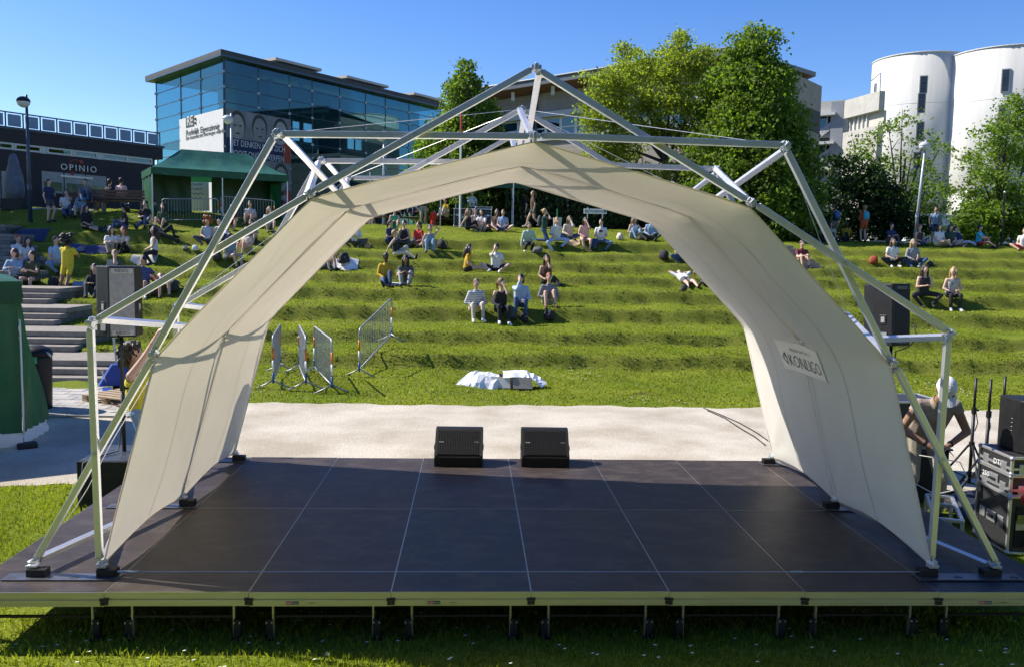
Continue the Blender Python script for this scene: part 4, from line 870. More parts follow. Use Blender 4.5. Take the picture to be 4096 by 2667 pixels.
# interior: floor slabs and an inner wall pierced by openings
INT = pm('interior_wall', (.30, .33, .36), .8, 0, .08, 1); SLAB = pm('interior_slab', (.30, .33, .36), .8)
for z in (ztop-5.35, ztop-9.3):
    pl = [FL.P(0, 0, -.4), FR.P(0, 0, -.4)-FL.n*.0, FR.P(FR.L, 0, -.4), FR.P(FR.L, 0, -9), FL.P(0, 0, -7)]
    obj('floor_slab', MB().prism([(p.x, p.y, 0) for p in pl], (0, 0, z), (0, 0, z+.45)), SLAB, t, world=True)
def pierced(Fc, d, holes, z0, z1, u0, u1):
    hs = sorted(holes); zs0, zs1 = hs[0][2], hs[0][3]
    for za, zc in ((z0, zs0), (zs1, z1)): mb = MB(); Fc.box(mb, u0, u1, za, zc, d-.3, d); obj('inner_wall', mb, INT, t, world=True)
    e = [u0]+[x for h in hs for x in h[:2]]+[u1]
    for a, b in zip(e[0::2], e[1::2]): mb = MB(); Fc.box(mb, a, b, zs0, zs1, d-.3, d); obj('inner_wall', mb, INT, t, world=True)
    for h in hs: mb = MB(); Fc.box(mb, (h[0]+h[1])/2-.05, (h[0]+h[1])/2+.05, zs0, zs1, d-.2, d-.1); obj('inner_window_bar', mb, FRAME, t, world=True)
hz0, hz1 = ztop-5.0, ztop-3.5
pierced(FR, -2.6, [(FR.at(a, 470)[0], FR.at(b, 470)[0], ztop-4.6, ztop-3.0) for a, b in ((975, 1030), (1040, 1072), (1085, 1150), (1172, 1236), (1262, 1350), (1480, 1545))], 3, ztop-.3, 3.2, FR.L)
pierced(FL, -5.0, [(FL.at(a, 420)[0], FL.at(b, 420)[0], ztop-6.2, ztop-3.4) for a, b in ((650, 720), (735, 770))], 3, ztop-.3, .3, FL.L-3)
for u in (.35, .75): obj('column', MB().tube([FR.P(FR.L*u, 3.5, -1.5), FR.P(FR.L*u, ztop, -1.5)], .16, 10), INT, t, world=True)
# banners fixed to the glass
BANW = pm('banner_white', (.62, .61, .60), .7, 0, .05, 2); INKD = pm('banner_ink', (.035, .045, .05), .7); INKB = pm('banner_blue', (.012, .025, .09), .7)
u0 = FL.at(722, 500)[0]; u1 = FL.L-.02; zb1 = FL.at(903, 434)[1]; zb0 = 4.6
mb = MB(); FL.box(mb, u0, u1, zb0, zb1, .06, .09); ban = obj('text_banner', mb, BANW, t, world=True)
def ftext(Fc, body, px0, px1, py, hgt, m, par, d=.11):
    u0, z = Fc.at(px0, py); u1 = Fc.at(px1, py)[0]; me = text_mesh(body, 1.0, .004, 'LEFT'); w = max(q.co.x for q in me.vertices); bpy.data.meshes.remove(me)
    return text('lettering', body, hgt, m, par, Fc.P(u0, z, d), Fc.u, (0, 0, 1), .004, sx=(u1-u0)/(w*hgt))
u, z = FL.at(749, 515); ub, zz = FL.at(782, 463); mb = MB(); FL.box(mb, u, ub, z, zz, .095, .10); o = obj('logo_block', mb, INKD, t, world=True, bevel=.12); o.parent = ban
ftext(FL, 'RE', 753, 778, 490, 1.0, BANW, ban, .12)
for y in (478, 494): u, z = FL.at(788, y); o = obj('logo_dot', MB().ball(FL.P(u, z, .1), (.10, .10, .10), 8, 6), INKD, t, world=True); o.parent = ban
ftext(FL, 'Redelijk Eigenzinnig', 749, 884, 536, .62, INKD, ban); ftext(FL, 'Een keuzevak het overwegen waard', 749, 897, 556, .42, INKD, ban)
# portrait banner: grey faces over a blue band with handwriting
u0 = .05; u1 = FR.at(1160, 500)[0]; zb1 = FR.at(903, 434)[1]; zb0 = 4.6
mb = MB(); FR.box(mb, u0, u1, zb0, zb1, .06, .09); ban = obj('portrait_banner', mb, pm('banner_portrait_grey', (.20, .20, .21), .7, 0, .3, .9), t, world=True)
GR = [pm('portrait_tone_'+str(k), c, .8, 0, .15, 3) for k, c in enumerate([(.33, .30, .28), (.26, .25, .25), (.40, .37, .35), (.05, .05, .055)])]
pw = (u1-u0)/3; hh = (zb1-zb0)/4
for r_ in range(2):
    zc = zb1-hh*(.62 if r_ == 0 else 2.35)
    for c_ in range(3):
        uc = u0+pw*(c_+.5); rx, rz_ = pw*.30, hh*.46
        def disc(mb, uu, zz, a, b, d):
            n_ = 20; mb.add([FR.P(uu+a*math.cos(2*math.pi*k/n_), zz+b*math.sin(2*math.pi*k/n_), d) for k in range(n_)], [tuple(range(n_))])
        for nm, (dx, dz, a, b, d, m_) in (('portrait_hair', (0, .2*rz_, rx*1.2, rz_*1.1, .097, GR[3])), ('portrait_face', (0, 0, rx, rz_, .104, GR[(c_+r_) % 3])), ('portrait_eye', (-rx*.4, rz_*.12, rx*.2, rz_*.07, .110, GR[3])), ('portrait_eye', (rx*.4, rz_*.12, rx*.2, rz_*.07, .110, GR[3])), ('portrait_mouth', (0, -rz_*.5, rx*.34, rz_*.06, .110, GR[3]))):
            mb = MB(); disc(mb, uc+dx, zc+dz, a, b, d); o = obj(nm, mb, m_, t, world=True); o.parent = ban
for z0_, z1_ in ((zb1-hh*1.72, zb1-hh*1.05), (zb1-hh*3.4, zb1-hh*2.85)):
    mb = MB(); FR.box(mb, u0, u1-.1, z0_, z1_, .113, .118); o = obj('banner_band', mb, INKB, t, world=True); o.parent = ban
    mb = MB(); FR.box(mb, u1-pw*.4, u1-.05, z0_, z1_+.1, .119, .121); o = obj('banner_band', mb, pm('banner_red', (.35, .06, .03), .7), t, world=True); o.parent = ban
for k, s in enumerate(('HET DENKEN MAG ZICH', 'NOOIT ONDERWERPEN')): text('lettering', s, .62, BANW, ban, FR.P(u0+.25, zb1-hh*1.22-.72*k, .13), FR.u, (0, 0, 1), .004, sx=.72)
text('lettering', 'THINKING MUST NEVER', .55, BANW, ban, FR.P(u0+1.0, zb1-hh*3.1, .13), FR.u, (0, 0, 1), .004, sx=.75)
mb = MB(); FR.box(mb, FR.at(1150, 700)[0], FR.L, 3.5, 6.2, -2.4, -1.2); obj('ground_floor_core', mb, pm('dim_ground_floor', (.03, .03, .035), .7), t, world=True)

# ---- brick building with sweeping roof
eA = atD(1880, 880, 71); eC = atD(3062, 880, 55); F3 = Facade(eA[:2], eC[:2], 3.0)
LBRICK = brick_material('pale_brick', (.36, .31, .27), (.30, .26, .23), (.38, .35, .31), 1.0); SHBRICK = brick_material('shaded_brick', (.14, .14, .145), (.12, .12, .125), (.15, .15, .15), 1.0)  # the side wall's shade is put into a darker, greyer brick
t = thing('brick_building', 'pale brick building with sweeping upturned roof behind the big trees', 'building', (float(eC[0]), float(eC[1]), 4.0))
zw = F3.at(2000, 400)[1]; zwr = F3.at(2398, 336)[1]; zt3 = max(zw, zwr)-.15; L3 = F3.L
wz1, wz0 = F3.at(2180, 470)[1], F3.at(2180, 552)[1]
mb = MB(); F3.box(mb, 0, L3, wz1, zt3, -9, 0); obj('upper_wall', mb, LBRICK, t, world=True)
mb = MB(); F3.box(mb, 0, L3, 2.5, wz0, -9, 0); obj('lower_wall', mb, LBRICK, t, world=True)
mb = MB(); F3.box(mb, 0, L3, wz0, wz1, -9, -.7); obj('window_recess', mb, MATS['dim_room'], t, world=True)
mb = MB(); F3.box(mb, 0, L3, wz1-.05, wz1+.35, .02, .28); obj('lintel', mb, pm('lintel_grey', (.42, .43, .44), .6), t, world=True)
mb = MB(); F3.box(mb, 0, L3, wz0-.25, wz0+.06, .02, .18); obj('window_sill', mb, MATS['lintel_grey'], t, world=True)
us_ = [F3.at(x, 500)[0] for x in (1990, 2070, 2120, 2180, 2240, 2300, 2355, 2420, 2480, 2540, 2600, 2680, 2760, 2850)]
for a, b in zip(us_[:-1], us_[1:]):
    mb = MB(); F3.box(mb, a, b, wz0+.06, wz0+.18, -.2, -.1); F3.box(mb, a, b, wz1-.17, wz1-.05, -.2, -.1); F3.box(mb, a, a+.12, wz0+.18, wz1-.17, -.2, -.1); F3.box(mb, b-.12, b, wz0+.18, wz1-.17, -.2, -.1); F3.box(mb, a+.12, b-.12, wz0+(wz1-wz0)*.42, wz0+(wz1-wz0)*.42+.1, -.2, -.1)
    w = obj('window', mb, WFRAME, t, world=True)
    for z0_, z1_ in ((wz0+.18, wz0+(wz1-wz0)*.42), (wz0+(wz1-wz0)*.42+.1, wz1-.17)): mb = MB(); F3.box(mb, a+.12, b-.12, z0_, z1_, -.17, -.15); o = obj('pane', mb, WGLASS, t, world=True); o.parent = w
# roof: thin sheet curling up to the near corner, seen from below
zr0, zr1 = F3.at(2000, 366)[1], F3.at(2846, 228)[1]; tip = Vector(atD(3264, 290, 52)); pk_ = Vector(atD(3047, 236, 53.5))
TIMBER = pm('roof_timber_soffit', (.16, .075, .05), .7, 0, .2, 3, stretch=(1, 10, 1)); ROOFG = pm('roof_sheet_grey', (.10, .11, .12), .5, .3, .1, 2)
eD = atD(3242, 880, 62); F3b = Facade(eC[:2], eD[:2], 3.0); tip = Vector(atD(3264, 290, 60)); ed = []
for k in range(13):
    s = k/12; p = F3.P(L3*s*.985, zr0+(zr1-zr0)*s**1.05, 1.6); ed.append(p)
ed[-1] = pk_+F3.n*.2; bk = (tip-ed[-1])*.98; bk.z = 0; mb = MB(); ms = MB(); dn = Vector((0, 0, .42))
for a, b in zip(ed[:-1], ed[1:]):
    mb.quad(a, b, b+bk+Vector((0, 0, -.6)), a+bk+Vector((0, 0, -.6))); mb.quad(a-dn, b-dn, b, a)
    ms.quad(a-dn, a+F3.n*-4-dn-Vector((0, 0, .7)), b+F3.n*-4-dn-Vector((0, 0, .7)), b-dn)
c_ = ed[-1]; mid_ = (c_+tip)/2+Vector((0, 0, .10)); inn = -F3b.n*4.5-Vector((0, 0, 1.5))
for a, b in ((c_, mid_), (mid_, tip)):
    mb.quad(a-dn*.7, b-dn*.7, b, a); ms.quad(a-dn*.7, b-dn*.7, b+inn, a+inn)
rf = obj('roof', mb, ROOFG, t, world=True); obj('roof_soffit', ms, TIMBER, t, world=True)
o = obj('gutter', MB().tube([e+Vector((0, 0, .03)) for e in ed], .09, 8), ROOFG, t, world=True); o.parent = rf
for s in (.05, .2, .35, .5, .65, .8): p = F3.P(L3*s, zr0+(zr1-zr0)*s**1.05-.75, .9); o = obj('roof_bracket', MB().box(p, (.25, .25, .8)), WFRAME, t, world=True); o.parent = rf
eD = atD(3242, 880, 62); F3b = Facade(eC[:2], eD[:2], 3.0); 
mb = MB(); F3b.box(mb, .02, F3b.L, 2.5, F3b.at(3180, 428)[1], -6, 0); obj('side_wall', mb, SHBRICK, t, world=True)
mb = MB(); F3b.box(mb, -.5, F3b.L*.35, F3b.at(3180, 428)[1], zr1-1.4, -5, -1.2); obj('clerestory', mb, MATS['lintel_grey'], t, world=True)
u, z = F3.at(2150, 395); obj('floodlight', MB().box(F3.P(u, F3.at(2160, 380)[1], .5), (.5, .4, .35)), BLACKM, t, world=True); obj('drainpipe', MB().tube([F3.P(u, 4, .15), F3.P(u, F3.at(2160, 405)[1], .15)], .09, 8), FRAME, t, world=True)
obj('drainpipe', MB().tube([F3.P(u-.45, 4, .15), F3.P(u-.45, F3.at(2160, 405)[1], .15)], .09, 8), FRAME, t, world=True)

# ---- concrete office block with slatted spandrels
gA = atD(3215, 880, 73.6); gC = atD(3352, 880, 72); gB = atD(3490, 880, 67.5); FG = Facade(gA[:2], gC[:2], 2.5); FH = Facade(gC[:2], gB[:2], 2.5)
CONCW = pm('pale_concrete', (.42, .40, .36), .85, 0, .12, 1.5, .15, 20); SLATM = pm('slat_metal', (.36, .37, .39), .5, .2, .1)
t = thing('office_block', 'pale concrete office block with slatted spandrels between brick building and towers', 'building', (float(gC[0]), float(gC[1]), 4.0))
ztp = FG.at(3330, 404)[1]
mb = MB(); FG.box(mb, -2, FG.L, FG.at(3300, 460)[1], ztp, -5, 0); obj('parapet', mb, CONCW, t, world=True)
zs = [(466, 520), (580, 625), (682, 730)]
for k, (ya, yb) in enumerate(zs):
    z1, z0 = FG.at(3290, ya)[1], FG.at(3290, yb)[1]; znext = FG.at(3290, (zs[k+1][0] if k < 2 else 790)-6)[1]
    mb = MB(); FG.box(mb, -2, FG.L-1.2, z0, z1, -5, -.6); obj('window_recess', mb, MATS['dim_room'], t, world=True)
    for q in range(3):
        a = -1+(FG.L-.4)*q/3; b = a+(FG.L-.4)/3; mb = MB(); FG.box(mb, a, b-.05, z0+.05, z1-.05, -.45, -.43); w = obj('window_pane', mb, WGLASS, t, world=True)
        mb = MB(); FG.box(mb, b-.05, b+.05, z0, z1, -.5, -.38); obj('window_post', mb, WFRAME, t, world=True)
    mb = MB(); FG.box(mb, -2, FG.L-.6, z1, z1+.22, -.4, .45); obj('sun_shade', mb, WFRAME, t, world=True)
    mb = MB(); FG.box(mb, -2, FG.L-.9, znext+.5, z0-.05, -.6, -.25); obj('spandrel', mb, pm('spandrel_shade', (.26, .27, .29), .7), t, world=True)
    ns = 6
    for q in range(ns):
        z = z0-.1-(z0-znext-.6)*q/ns; obj('slat', MB().beam(FG.P(-2, z, -.1), FG.P(FG.L-1.9, z, -.1), .3, .05, FG.n+Vector((0, 0, 1))), SLATM, t, world=True); obj('slat', MB().beam(FG.P(FG.L-1.9, z, -.1), FG.P(FG.L-.9, z+.7, -.1), .3, .05, FG.n+Vector((0, 0, 1))), SLATM, t, world=True)
mb = MB(); FG.box(mb, FG.L-1.0, FG.L, 2.5, ztp-.1, -3, .05); obj('corner_pier', mb, pm('pier_grey', (.25, .26, .28), .7), t, world=True)
obj('core', MB().box(FG.P(FG.L/2-1, 8, -3.4), (1, 1, 12)), CONCW, t, world=True)
mb = MB(); FH.box(mb, 0, FH.L, FH.at(3400, 470)[1], ztp-.1, -.5, 0); obj('parapet', mb, CONCW, t, world=True)
mb = MB(); FH.box(mb, 0, FH.L, 2.5, FH.at(3400, 527)[1], -.5, 0); obj('side_wall', mb, CONCW, t, world=True)
mb = MB(); FH.box(mb, 0, FH.L, FH.at(3400, 527)[1], FH.at(3400, 470)[1], -.7, -.5); obj('window_recess', mb, pm('pale_blind', (.5, .47, .40), .8), t, world=True)
for q in range(5):
    u = FH.L*(.08+.12*q); mb = MB(); FH.box(mb, u, u+.1, FH.at(3400, 527)[1], FH.at(3400, 470)[1], -.5, -.35); obj('window_post', mb, WFRAME, t, world=True)
obj('roof_antenna', MB().tube([FH.P(FH.L*.7, ztp, -1), FH.P(FH.L*.7, ztp+1.6, -1), FH.P(FH.L*.7-1.2, ztp+1.2, -1)], .05, 6), STEEL, t, world=True)

# ---- the two white round towers
TOWER = pm('white_tower_render', (.54, .53, .495), .85, 0, .14, .7, .1, 8, stretch=(1, 1, .08), detail=8)
def tower(pxc, ytop, D, wpx, lab, slits):
    c = atD(pxc, 700, D); r = wpx/2*D/FPX; zt_ = atD(pxc, ytop, D-r)[2]
    t = thing('round_tower', lab, 'tower', (float(c[0]), float(c[1]), 3.0))
    h = zt_-3; n = 72; prof = [(r, 0), (r, h*.5), (r, h-.12)]; obj('shaft', MB().lathe(prof, n=n), TOWER, t, smooth=True)
    obj('roof_rim', MB().lathe([(r+.05, h-.12), (r+.05, h), (r-.3, h), (r-.35, h-.1)], n=n), pm('tower_rim', (.5, .5, .48), .8), t, smooth=True)
    for k in range(1, 4): obj('pour_joint', MB().lathe([(r+.004, h*k/4), (r+.012, h*k/4+.02), (r+.004, h*k/4+.04)], n=n), TOWER, t, smooth=True)
    for px, y0, y1, w in slits:
        d = ray(px, (y0+y1)/2); o2 = CAM[:2]-c[:2]; a_ = d[0]**2+d[1]**2; b_ = 2*(d[0]*o2[0]+d[1]*o2[1]); cc = o2[0]**2+o2[1]**2-r*r; disc_ = b_*b_-4*a_*cc
        if disc_ < 0: continue
        tt = (-b_-math.sqrt(disc_))/(2*a_); q = CAM+d*tt; z1 = CAM[2]+ray(px, y0)[2]*tt; z0 = CAM[2]+ray(px, y1)[2]*tt; ang = math.atan2(q[1]-c[1], q[0]-c[0]); hw = w*D/FPX/2
        ct, st = math.cos(ang), math.sin(ang); T = Vector((-st, ct, 0)); N = Vector((ct, st, 0)); bc = N*(r+.0)+Vector((0, 0, (z0+z1)/2-3))
        rot = Matrix(((T.x, N.x, 0), (T.y, N.y, 0), (0, 0, 1)))
        w_ = obj('window_frame', MB().box(bc, (hw*2+.16, .14, z1-z0+.16), rot=rot), pm('tower_frame', (.35, .36, .36), .6), t); obj('window_pane', MB().box(bc+N*.06, (hw*2, .05, z1-z0), rot=rot), pm('tower_pane', (.025, .035, .05), .25, 0, .4, 1.5), w_)
        for q_ in range(1, 3): obj('window_bar', MB().box(bc+N*.09+Vector((0, 0, (z1-z0)*(q_/3-.5))), (hw*2, .03, .06), rot=rot), FRAME, w_)
    return c, r
tower(3655, 212, 82, 352, 'white round concrete tower beside the office block, slit windows down its middle', [(3694, 308, 372, 22), (3686, 377, 450, 22), (3680, 491, 562, 22), (3668, 612, 672, 22), (3502, 338, 390, 10), (3500, 395, 440, 10)])
tower(3995, 183, 78, 428, 'larger white round concrete tower partly hidden by the rightmost tree', [(4022, 281, 366, 22), (4010, 423, 462, 22), (4000, 560, 620, 20)])
# low white boxes in front of the towers
CONT = pm('white_container', (.62, .62, .60), .6, 0, .06, 1)
for (x0, y0, x1, y1, D, lab) in ((3700, 868, 3925, 955, 60, 'low white container standing under the trees at the towers'), (3905, 760, 4120, 930, 62, 'white wall block with round window behind the rightmost tree')):
    a = atD(x0, y1, D); b = atD(x1, y0, D); c = ((a[0]+b[0])/2, a[1]+2, 3.0); t = thing('white_container', lab, 'container', c)
    obj('body', MB().box((0, 0, (b[2]-3)/2), (b[0]-a[0], 3, b[2]-3)), CONT, t); obj('cap', MB().box((0, 0, b[2]-3+.06), (b[0]-a[0]+.1, 3.1, .12)), WFRAME, t)
    if y1 < 940:
        obj('dark_sign', MB().box((.25*(b[0]-a[0]), -1.53, b[2]-3-.5), (.9, .06, .8)), BLACKM, t); obj('porthole', MB().tube([(-.12*(b[0]-a[0]), -1.5, b[2]-4.2), (-.12*(b[0]-a[0]), -1.56, b[2]-4.2)], .5, 18), FRAME, t)
# ================================================================ trees, hedges, grass
def leaf_material(name, c1, c2, c3, tr=.35):
    m = bpy.data.materials.new(name); m.use_nodes = True; n = m.node_tree.nodes; l = m.node_tree.links; b = n['Principled BSDF']
    g = n.new('ShaderNodeNewGeometry'); r = n.new('ShaderNodeValToRGB'); e = r.color_ramp.elements; e[0].color = (*c1, 1); e[1].color = (*c3, 1); q = e.new(.5); q.color = (*c2, 1); l.new(g.outputs['Random Per Island'], r.inputs[0])
    tc = n.new('ShaderNodeTexCoord'); nz = n.new('ShaderNodeTexNoise'); nz.inputs['Scale'].default_value = .8; l.new(tc.outputs['Object'], nz.inputs[0])
    hs = n.new('ShaderNodeHueSaturation'); mr = n.new('ShaderNodeMapRange'); mr.inputs['From Min'].default_value = .3; mr.inputs['From Max'].default_value = .7; mr.inputs['To Min'].default_value = .75; mr.inputs['To Max'].default_value = 1.25; l.new(nz.outputs[0], mr.inputs[0]); l.new(mr.outputs[0], hs.inputs['Value']); l.new(r.outputs[0], hs.inputs['Color'])
    l.new(hs.outputs[0], b.inputs['Base Color']); b.inputs['Roughness'].default_value = .55; b.inputs['Specular IOR Level'].default_value = .3
    t = n.new('ShaderNodeBsdfTranslucent'); mg = n.new('ShaderNodeMixRGB'); mg.blend_type = 'MULTIPLY'; mg.inputs[0].default_value = 1; mg.inputs[2].default_value = (1.7, 1.9, .7, 1); l.new(hs.outputs[0], mg.inputs[1]); l.new(mg.outputs[0], t.inputs[0])
    mx = n.new('ShaderNodeMixShader'); mx.inputs[0].default_value = tr; l.new(b.outputs[0], mx.inputs[1]); l.new(t.outputs[0], mx.inputs[2]); l.new(mx.outputs[0], n['Material Output'].inputs[0]); return m
LEAF = dict(maple=leaf_material('maple_leaves', (.07, .118, .016), (.115, .172, .025), (.175, .235, .04), .48), locust=leaf_material('locust_leaves', (.15, .19, .025), (.22, .26, .038), (.30, .33, .07), .5),
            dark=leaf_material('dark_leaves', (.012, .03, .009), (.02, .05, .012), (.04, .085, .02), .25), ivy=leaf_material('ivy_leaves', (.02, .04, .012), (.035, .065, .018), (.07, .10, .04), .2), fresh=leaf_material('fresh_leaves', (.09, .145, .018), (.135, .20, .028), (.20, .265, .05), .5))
BARK = pm('bark', (.09, .07, .055), .9, 0, .3, 9, .6, 30, stretch=(1, 1, .25)); BARKD = pm('dark_bark', (.045, .04, .035), .9, 0, .3, 9, .5, 30)
def leaf_mesh(name, C, size, flat=0., droop=.3, elong=1.5):
    """C (n,3) leaf centres -> one mesh of folded leaf blades (two triangles each)"""
    n = len(C); a = rng.normal(size=(n, 3)); a[:, 2] = a[:, 2]*(1-flat)-droop; a /= np.linalg.norm(a, axis=1)[:, None]
    b = np.cross(a, rng.normal(size=(n, 3))); b /= np.linalg.norm(b, axis=1)[:, None]; s = size*rng.uniform(.6, 1.35, (n, 1))
    k = np.cross(a, b)*s*.18
    V = np.stack([C-a*s*elong*.5, C+b*s*.5+k, C+a*s*elong*.5, C-b*s*.5+k], 1).reshape(-1, 3); i = np.arange(n)[:, None]*4
    return mesh_np(name, V, np.concatenate([i+np.array([[0, 1, 2]]), i+np.array([[0, 2, 3]])], 1).reshape(-1, 3))
def clumps(blobs, per, spread, hollow=.55):
    """leaf centres in many small sprays placed through the blobs' volume, denser to the outside"""
    out = []
    for (x, y, z, rx, rz, nc) in blobs:
        d = rng.normal(size=(nc, 3)); d /= np.linalg.norm(d, axis=1)[:, None]; r = rng.uniform(hollow, 1.04, (nc, 1))**.7; c = d*r*np.array([rx, rx, rz])+np.array([x, y, z])
        for q in c:
            m = rng.poisson(per); s = spread*rng.uniform(.6, 1.3); o = rng.normal(size=(m, 3))*np.array([s, s, s*.5]); o[:, 2] -= .35*np.linalg.norm(o[:, :2], axis=1); out.append(q+o)
    return np.concatenate(out)
def tree(name, label, base, trunk, limbs, blobs, leaf, size, per, spread, bark=BARK, hollow=.55, flat=0., group=None, extra=None):
    t = thing(name, label, 'tree', base, group=group); r0 = trunk[2]
    pts = [(0, 0, -.2), (.03, 0, trunk[0]*.3), (trunk[1]*.5, .05, trunk[0]*.65), (trunk[1], 0, trunk[0])]
    obj('trunk', MB().tube(pts, [r0*1.25, r0, r0*.75, r0*.35], 10), bark, t, smooth=True)
    for a, b, r in limbs:
        a = Vector(a); b = Vector(b); m = (a+b)/2+Vector((random.uniform(-.2, .2), random.uniform(-.2, .2), .25)); obj('limb', MB().tube([a, m, b], [r, r*.65, r*.2], 7), bark, t, smooth=True)
        for q in range(3):
            s = m.lerp(b, q/3); e = s+Vector((random.uniform(-1, 1), random.uniform(-1, 1), random.uniform(.1, .9)))*(.9*r/.06); obj('branch', MB().tube([s, (s+e)/2+Vector((0, 0, .1)), e], [r*.4, r*.25, r*.08], 5), bark, t, smooth=True)
    C = clumps(blobs, per, spread, hollow)
    if extra is not None: C = np.concatenate([C, extra])
    obj('crown', leaf_mesh('crown', C, size, flat), LEAF[leaf], t); return t
def pyr(h0, h1, r, n, jitter=.35, power=.75, top=.25):
    """blob stack for a pyramidal crown"""
    out = []
    for k in range(n):
        s = k/(n-1); z = h0+(h1-h0)*s; rr = r*(1-s)**power+top; m = 1 if rr < .8 else (5 if rr > 1.6 else 3)
        for q in range(m):
            a = 2.4*k+2*math.pi*q/m; d = rr*.55 if m > 1 else 0; out.append((d*math.cos(a)+random.uniform(-jitter, jitter)*.6, d*math.sin(a)+random.uniform(-jitter, jitter)*.6, z+random.uniform(-.3, .3), rr*(.62 if m > 1 else 1), max(.5, rr*.5), int(10+20*rr*rr*(.5 if m > 1 else .8))))
    return out
def base_at(px, D, dz=0): p = atD(px, 880, D); return (float(p[0]), float(p[1]), H(p[0], p[1])+dz)
def zpix(px, py, D, b): return float(atD(px, py, D)[2])-b[2]
b = base_at(1862, 47); h = zpix(1865, 268, 47, b)
tree('maple_tree', 'dense green pyramidal tree standing before the glass building', b, (h*.8, 0, .2), [((0, 0, 2+.8*k), (1.6*math.cos(2.2*k), 1.6*math.sin(2.2*k), 3+.8*k), .07) for k in range(6)], pyr(1.6, h-.5, 2.75, 10, .35, .8, .42), 'maple', .125, 36, .26)
b = base_at(2655, 45); h = zpix(2560, 190, 45, b)
bl = []
for (px, py, rx, rz) in ((2420, 330, 1.0, .8), (2540, 270, 1.1, .8), (2680, 250, 1.1, .8), (2780, 270, .8, .7), (2390, 440, 1.0, .8), (2520, 400, 1.2, .9), (2660, 390, 1.2, 1.0), (2770, 400, 1.0, .9), (2400, 560, .9, .7), (2360, 640, .7, .5), (2480, 610, 1.0, .7), (2740, 540, 1.0, .9), (2440, 700, .9, .6), (2560, 690, .8, .5), (2620, 520, 1.0, .7), (2500, 200, .35, .4), (2700, 195, .7, .45), (2720, 150, .3, .4), (2810, 205, .4, .4), (2500, 505, .9, .6), (2380, 770, .6, .4), (2580, 770, .9, .5), (2700, 690, .9, .6)):
    p = atD(px, py, 45+random.uniform(-1.2, 1.2)); bl.append((p[0]-b[0], p[1]-b[1], p[2]-b[2], rx*1.15, rz*1.1, int(46*rx*rx+10)))
lm = []
for (px, py) in ((2440, 420), (2540, 330), (2680, 300), (2770, 420), (2420, 600), (2740, 560), (2560, 480), (2640, 380)): p = atD(px, py, 45); lm.append(((0, 0, zpix(2640, 560, 45, b)*.75), (p[0]-b[0], p[1]-b[1], p[2]-b[2]), .10))
tree('locust_tree', 'broad yellow-green feathery tree in front of the pale brick building', b, (zpix(2640, 520, 45, b), -.15, .17), lm, bl, 'locust', .10, 36, .27, BARKD, .3)
b = base_at(2975, 43); h = zpix(2972, 98, 43, b)
tree('maple_tree', 'tallest dense green tree growing beside the yellow-green feathery one', b, (h*.8, .2, .24), [((0, 0, 2+.9*k), (1.9*math.cos(2.2*k), 1.9*math.sin(2.2*k), 3.2+.9*k), .08) for k in range(7)], pyr(1.0, h-.5, 3.0, 13, .4, .6, .40), 'maple', .125, 36, .28)
b = base_at(3600, 47)
bl = []
for (px, py, rx, rz, k) in ((3480, 560, .8, .6, 9), (3560, 500, .8, .6, 8), (3620, 480, .7, .7, 7), (3420, 600, .8, .5, 12), (3690, 560, .8, .5, 8), (3760, 590, .6, .4, 6), (3540, 640, 1.2, .8, 22), (3650, 660, 1.2, .8, 16), (3720, 720, 1.0, .7, 14), (3600, 760, 1.3, .8, 26), (3700, 830, 1.1, .8, 26), (3770, 760, .7, .5, 12), (3560, 860, 1.2, .8, 30), (3720, 900, .9, .6, 18)):
    p = atD(px, py, 47+random.uniform(-1, 1)); bl.append((p[0]-b[0], p[1]-b[1], p[2]-b[2], rx, rz, k))
lm = []
for (px, py) in ((3480, 560), (3550, 480), (3610, 440), (3700, 540), (3420, 610), (3650, 600), (3760, 600), (3720, 760)): p = atD(px, py, 47); lm.append(((0, 0, 1.2), (p[0]-b[0], p[1]-b[1], p[2]-b[2]), .07))
tree('locust_tree', 'sparse half-bare tree in front of the white round towers', b, (4.6, .1, .12), lm, bl, 'fresh', .105, 28, .30, BARKD, .2)
b = base_at(3440, 46)
bl = []
for (px, py, rx, rz, k) in ((3400, 690, 1.2, .9, 60), (3480, 720, 1.2, .9, 60), (3360, 770, 1.2, .9, 60), (3460, 820, 1.6, 1.0, 90), (3360, 880, 1.2, .9, 60), (3560, 860, 1.3, .9, 60), (3640, 900, 1.2, .7, 50), (3540, 780, 1.1, .8, 40), (3500, 920, 1.6, .7, 60), (3340, 640, .6, .4, 12)):
    p = atD(px, py, 46+random.uniform(-.6, .6)); bl.append((p[0]-b[0], p[1]-b[1], p[2]-b[2], rx, rz, k))
tree('dark_evergreen', 'low dark evergreen tree behind the people standing on the upper path', b, (3.2, 0, .14), [((0, 0, .8), (1.4, 0, 2.4), .06), ((0, 0, .8), (-1.2, .3, 2.6), .06)], bl, 'dark', .12, 30, .26, BARKD, .25, .3)
b = base_at(3985, 43)
bl = []
for (px, py, rx, rz, k) in ((4090, 400, .8, .5, 18), (4040, 470, .9, .5, 22), (4110, 520, 1.0, .6, 26), (3960, 520, .7, .4, 14), (4000, 590, 1.0, .5, 26), (3900, 630, .7, .4, 12), (4080, 640, 1.2, .6, 34), (3950, 700, 1.0, .5, 24), (3880, 760, .7, .4, 12), (4050, 760, 1.3, .6, 36), (3960, 810, 1.0, .5, 22), (4120, 820, 1.0, .6, 26), (3910, 860, .7, .5, 14)):
    p = atD(px, py, 43+random.uniform(-1, 1)); bl.append((p[0]-b[0], p[1]-b[1], p[2]-b[2], rx*1.1, rz, int(k*1.4)))
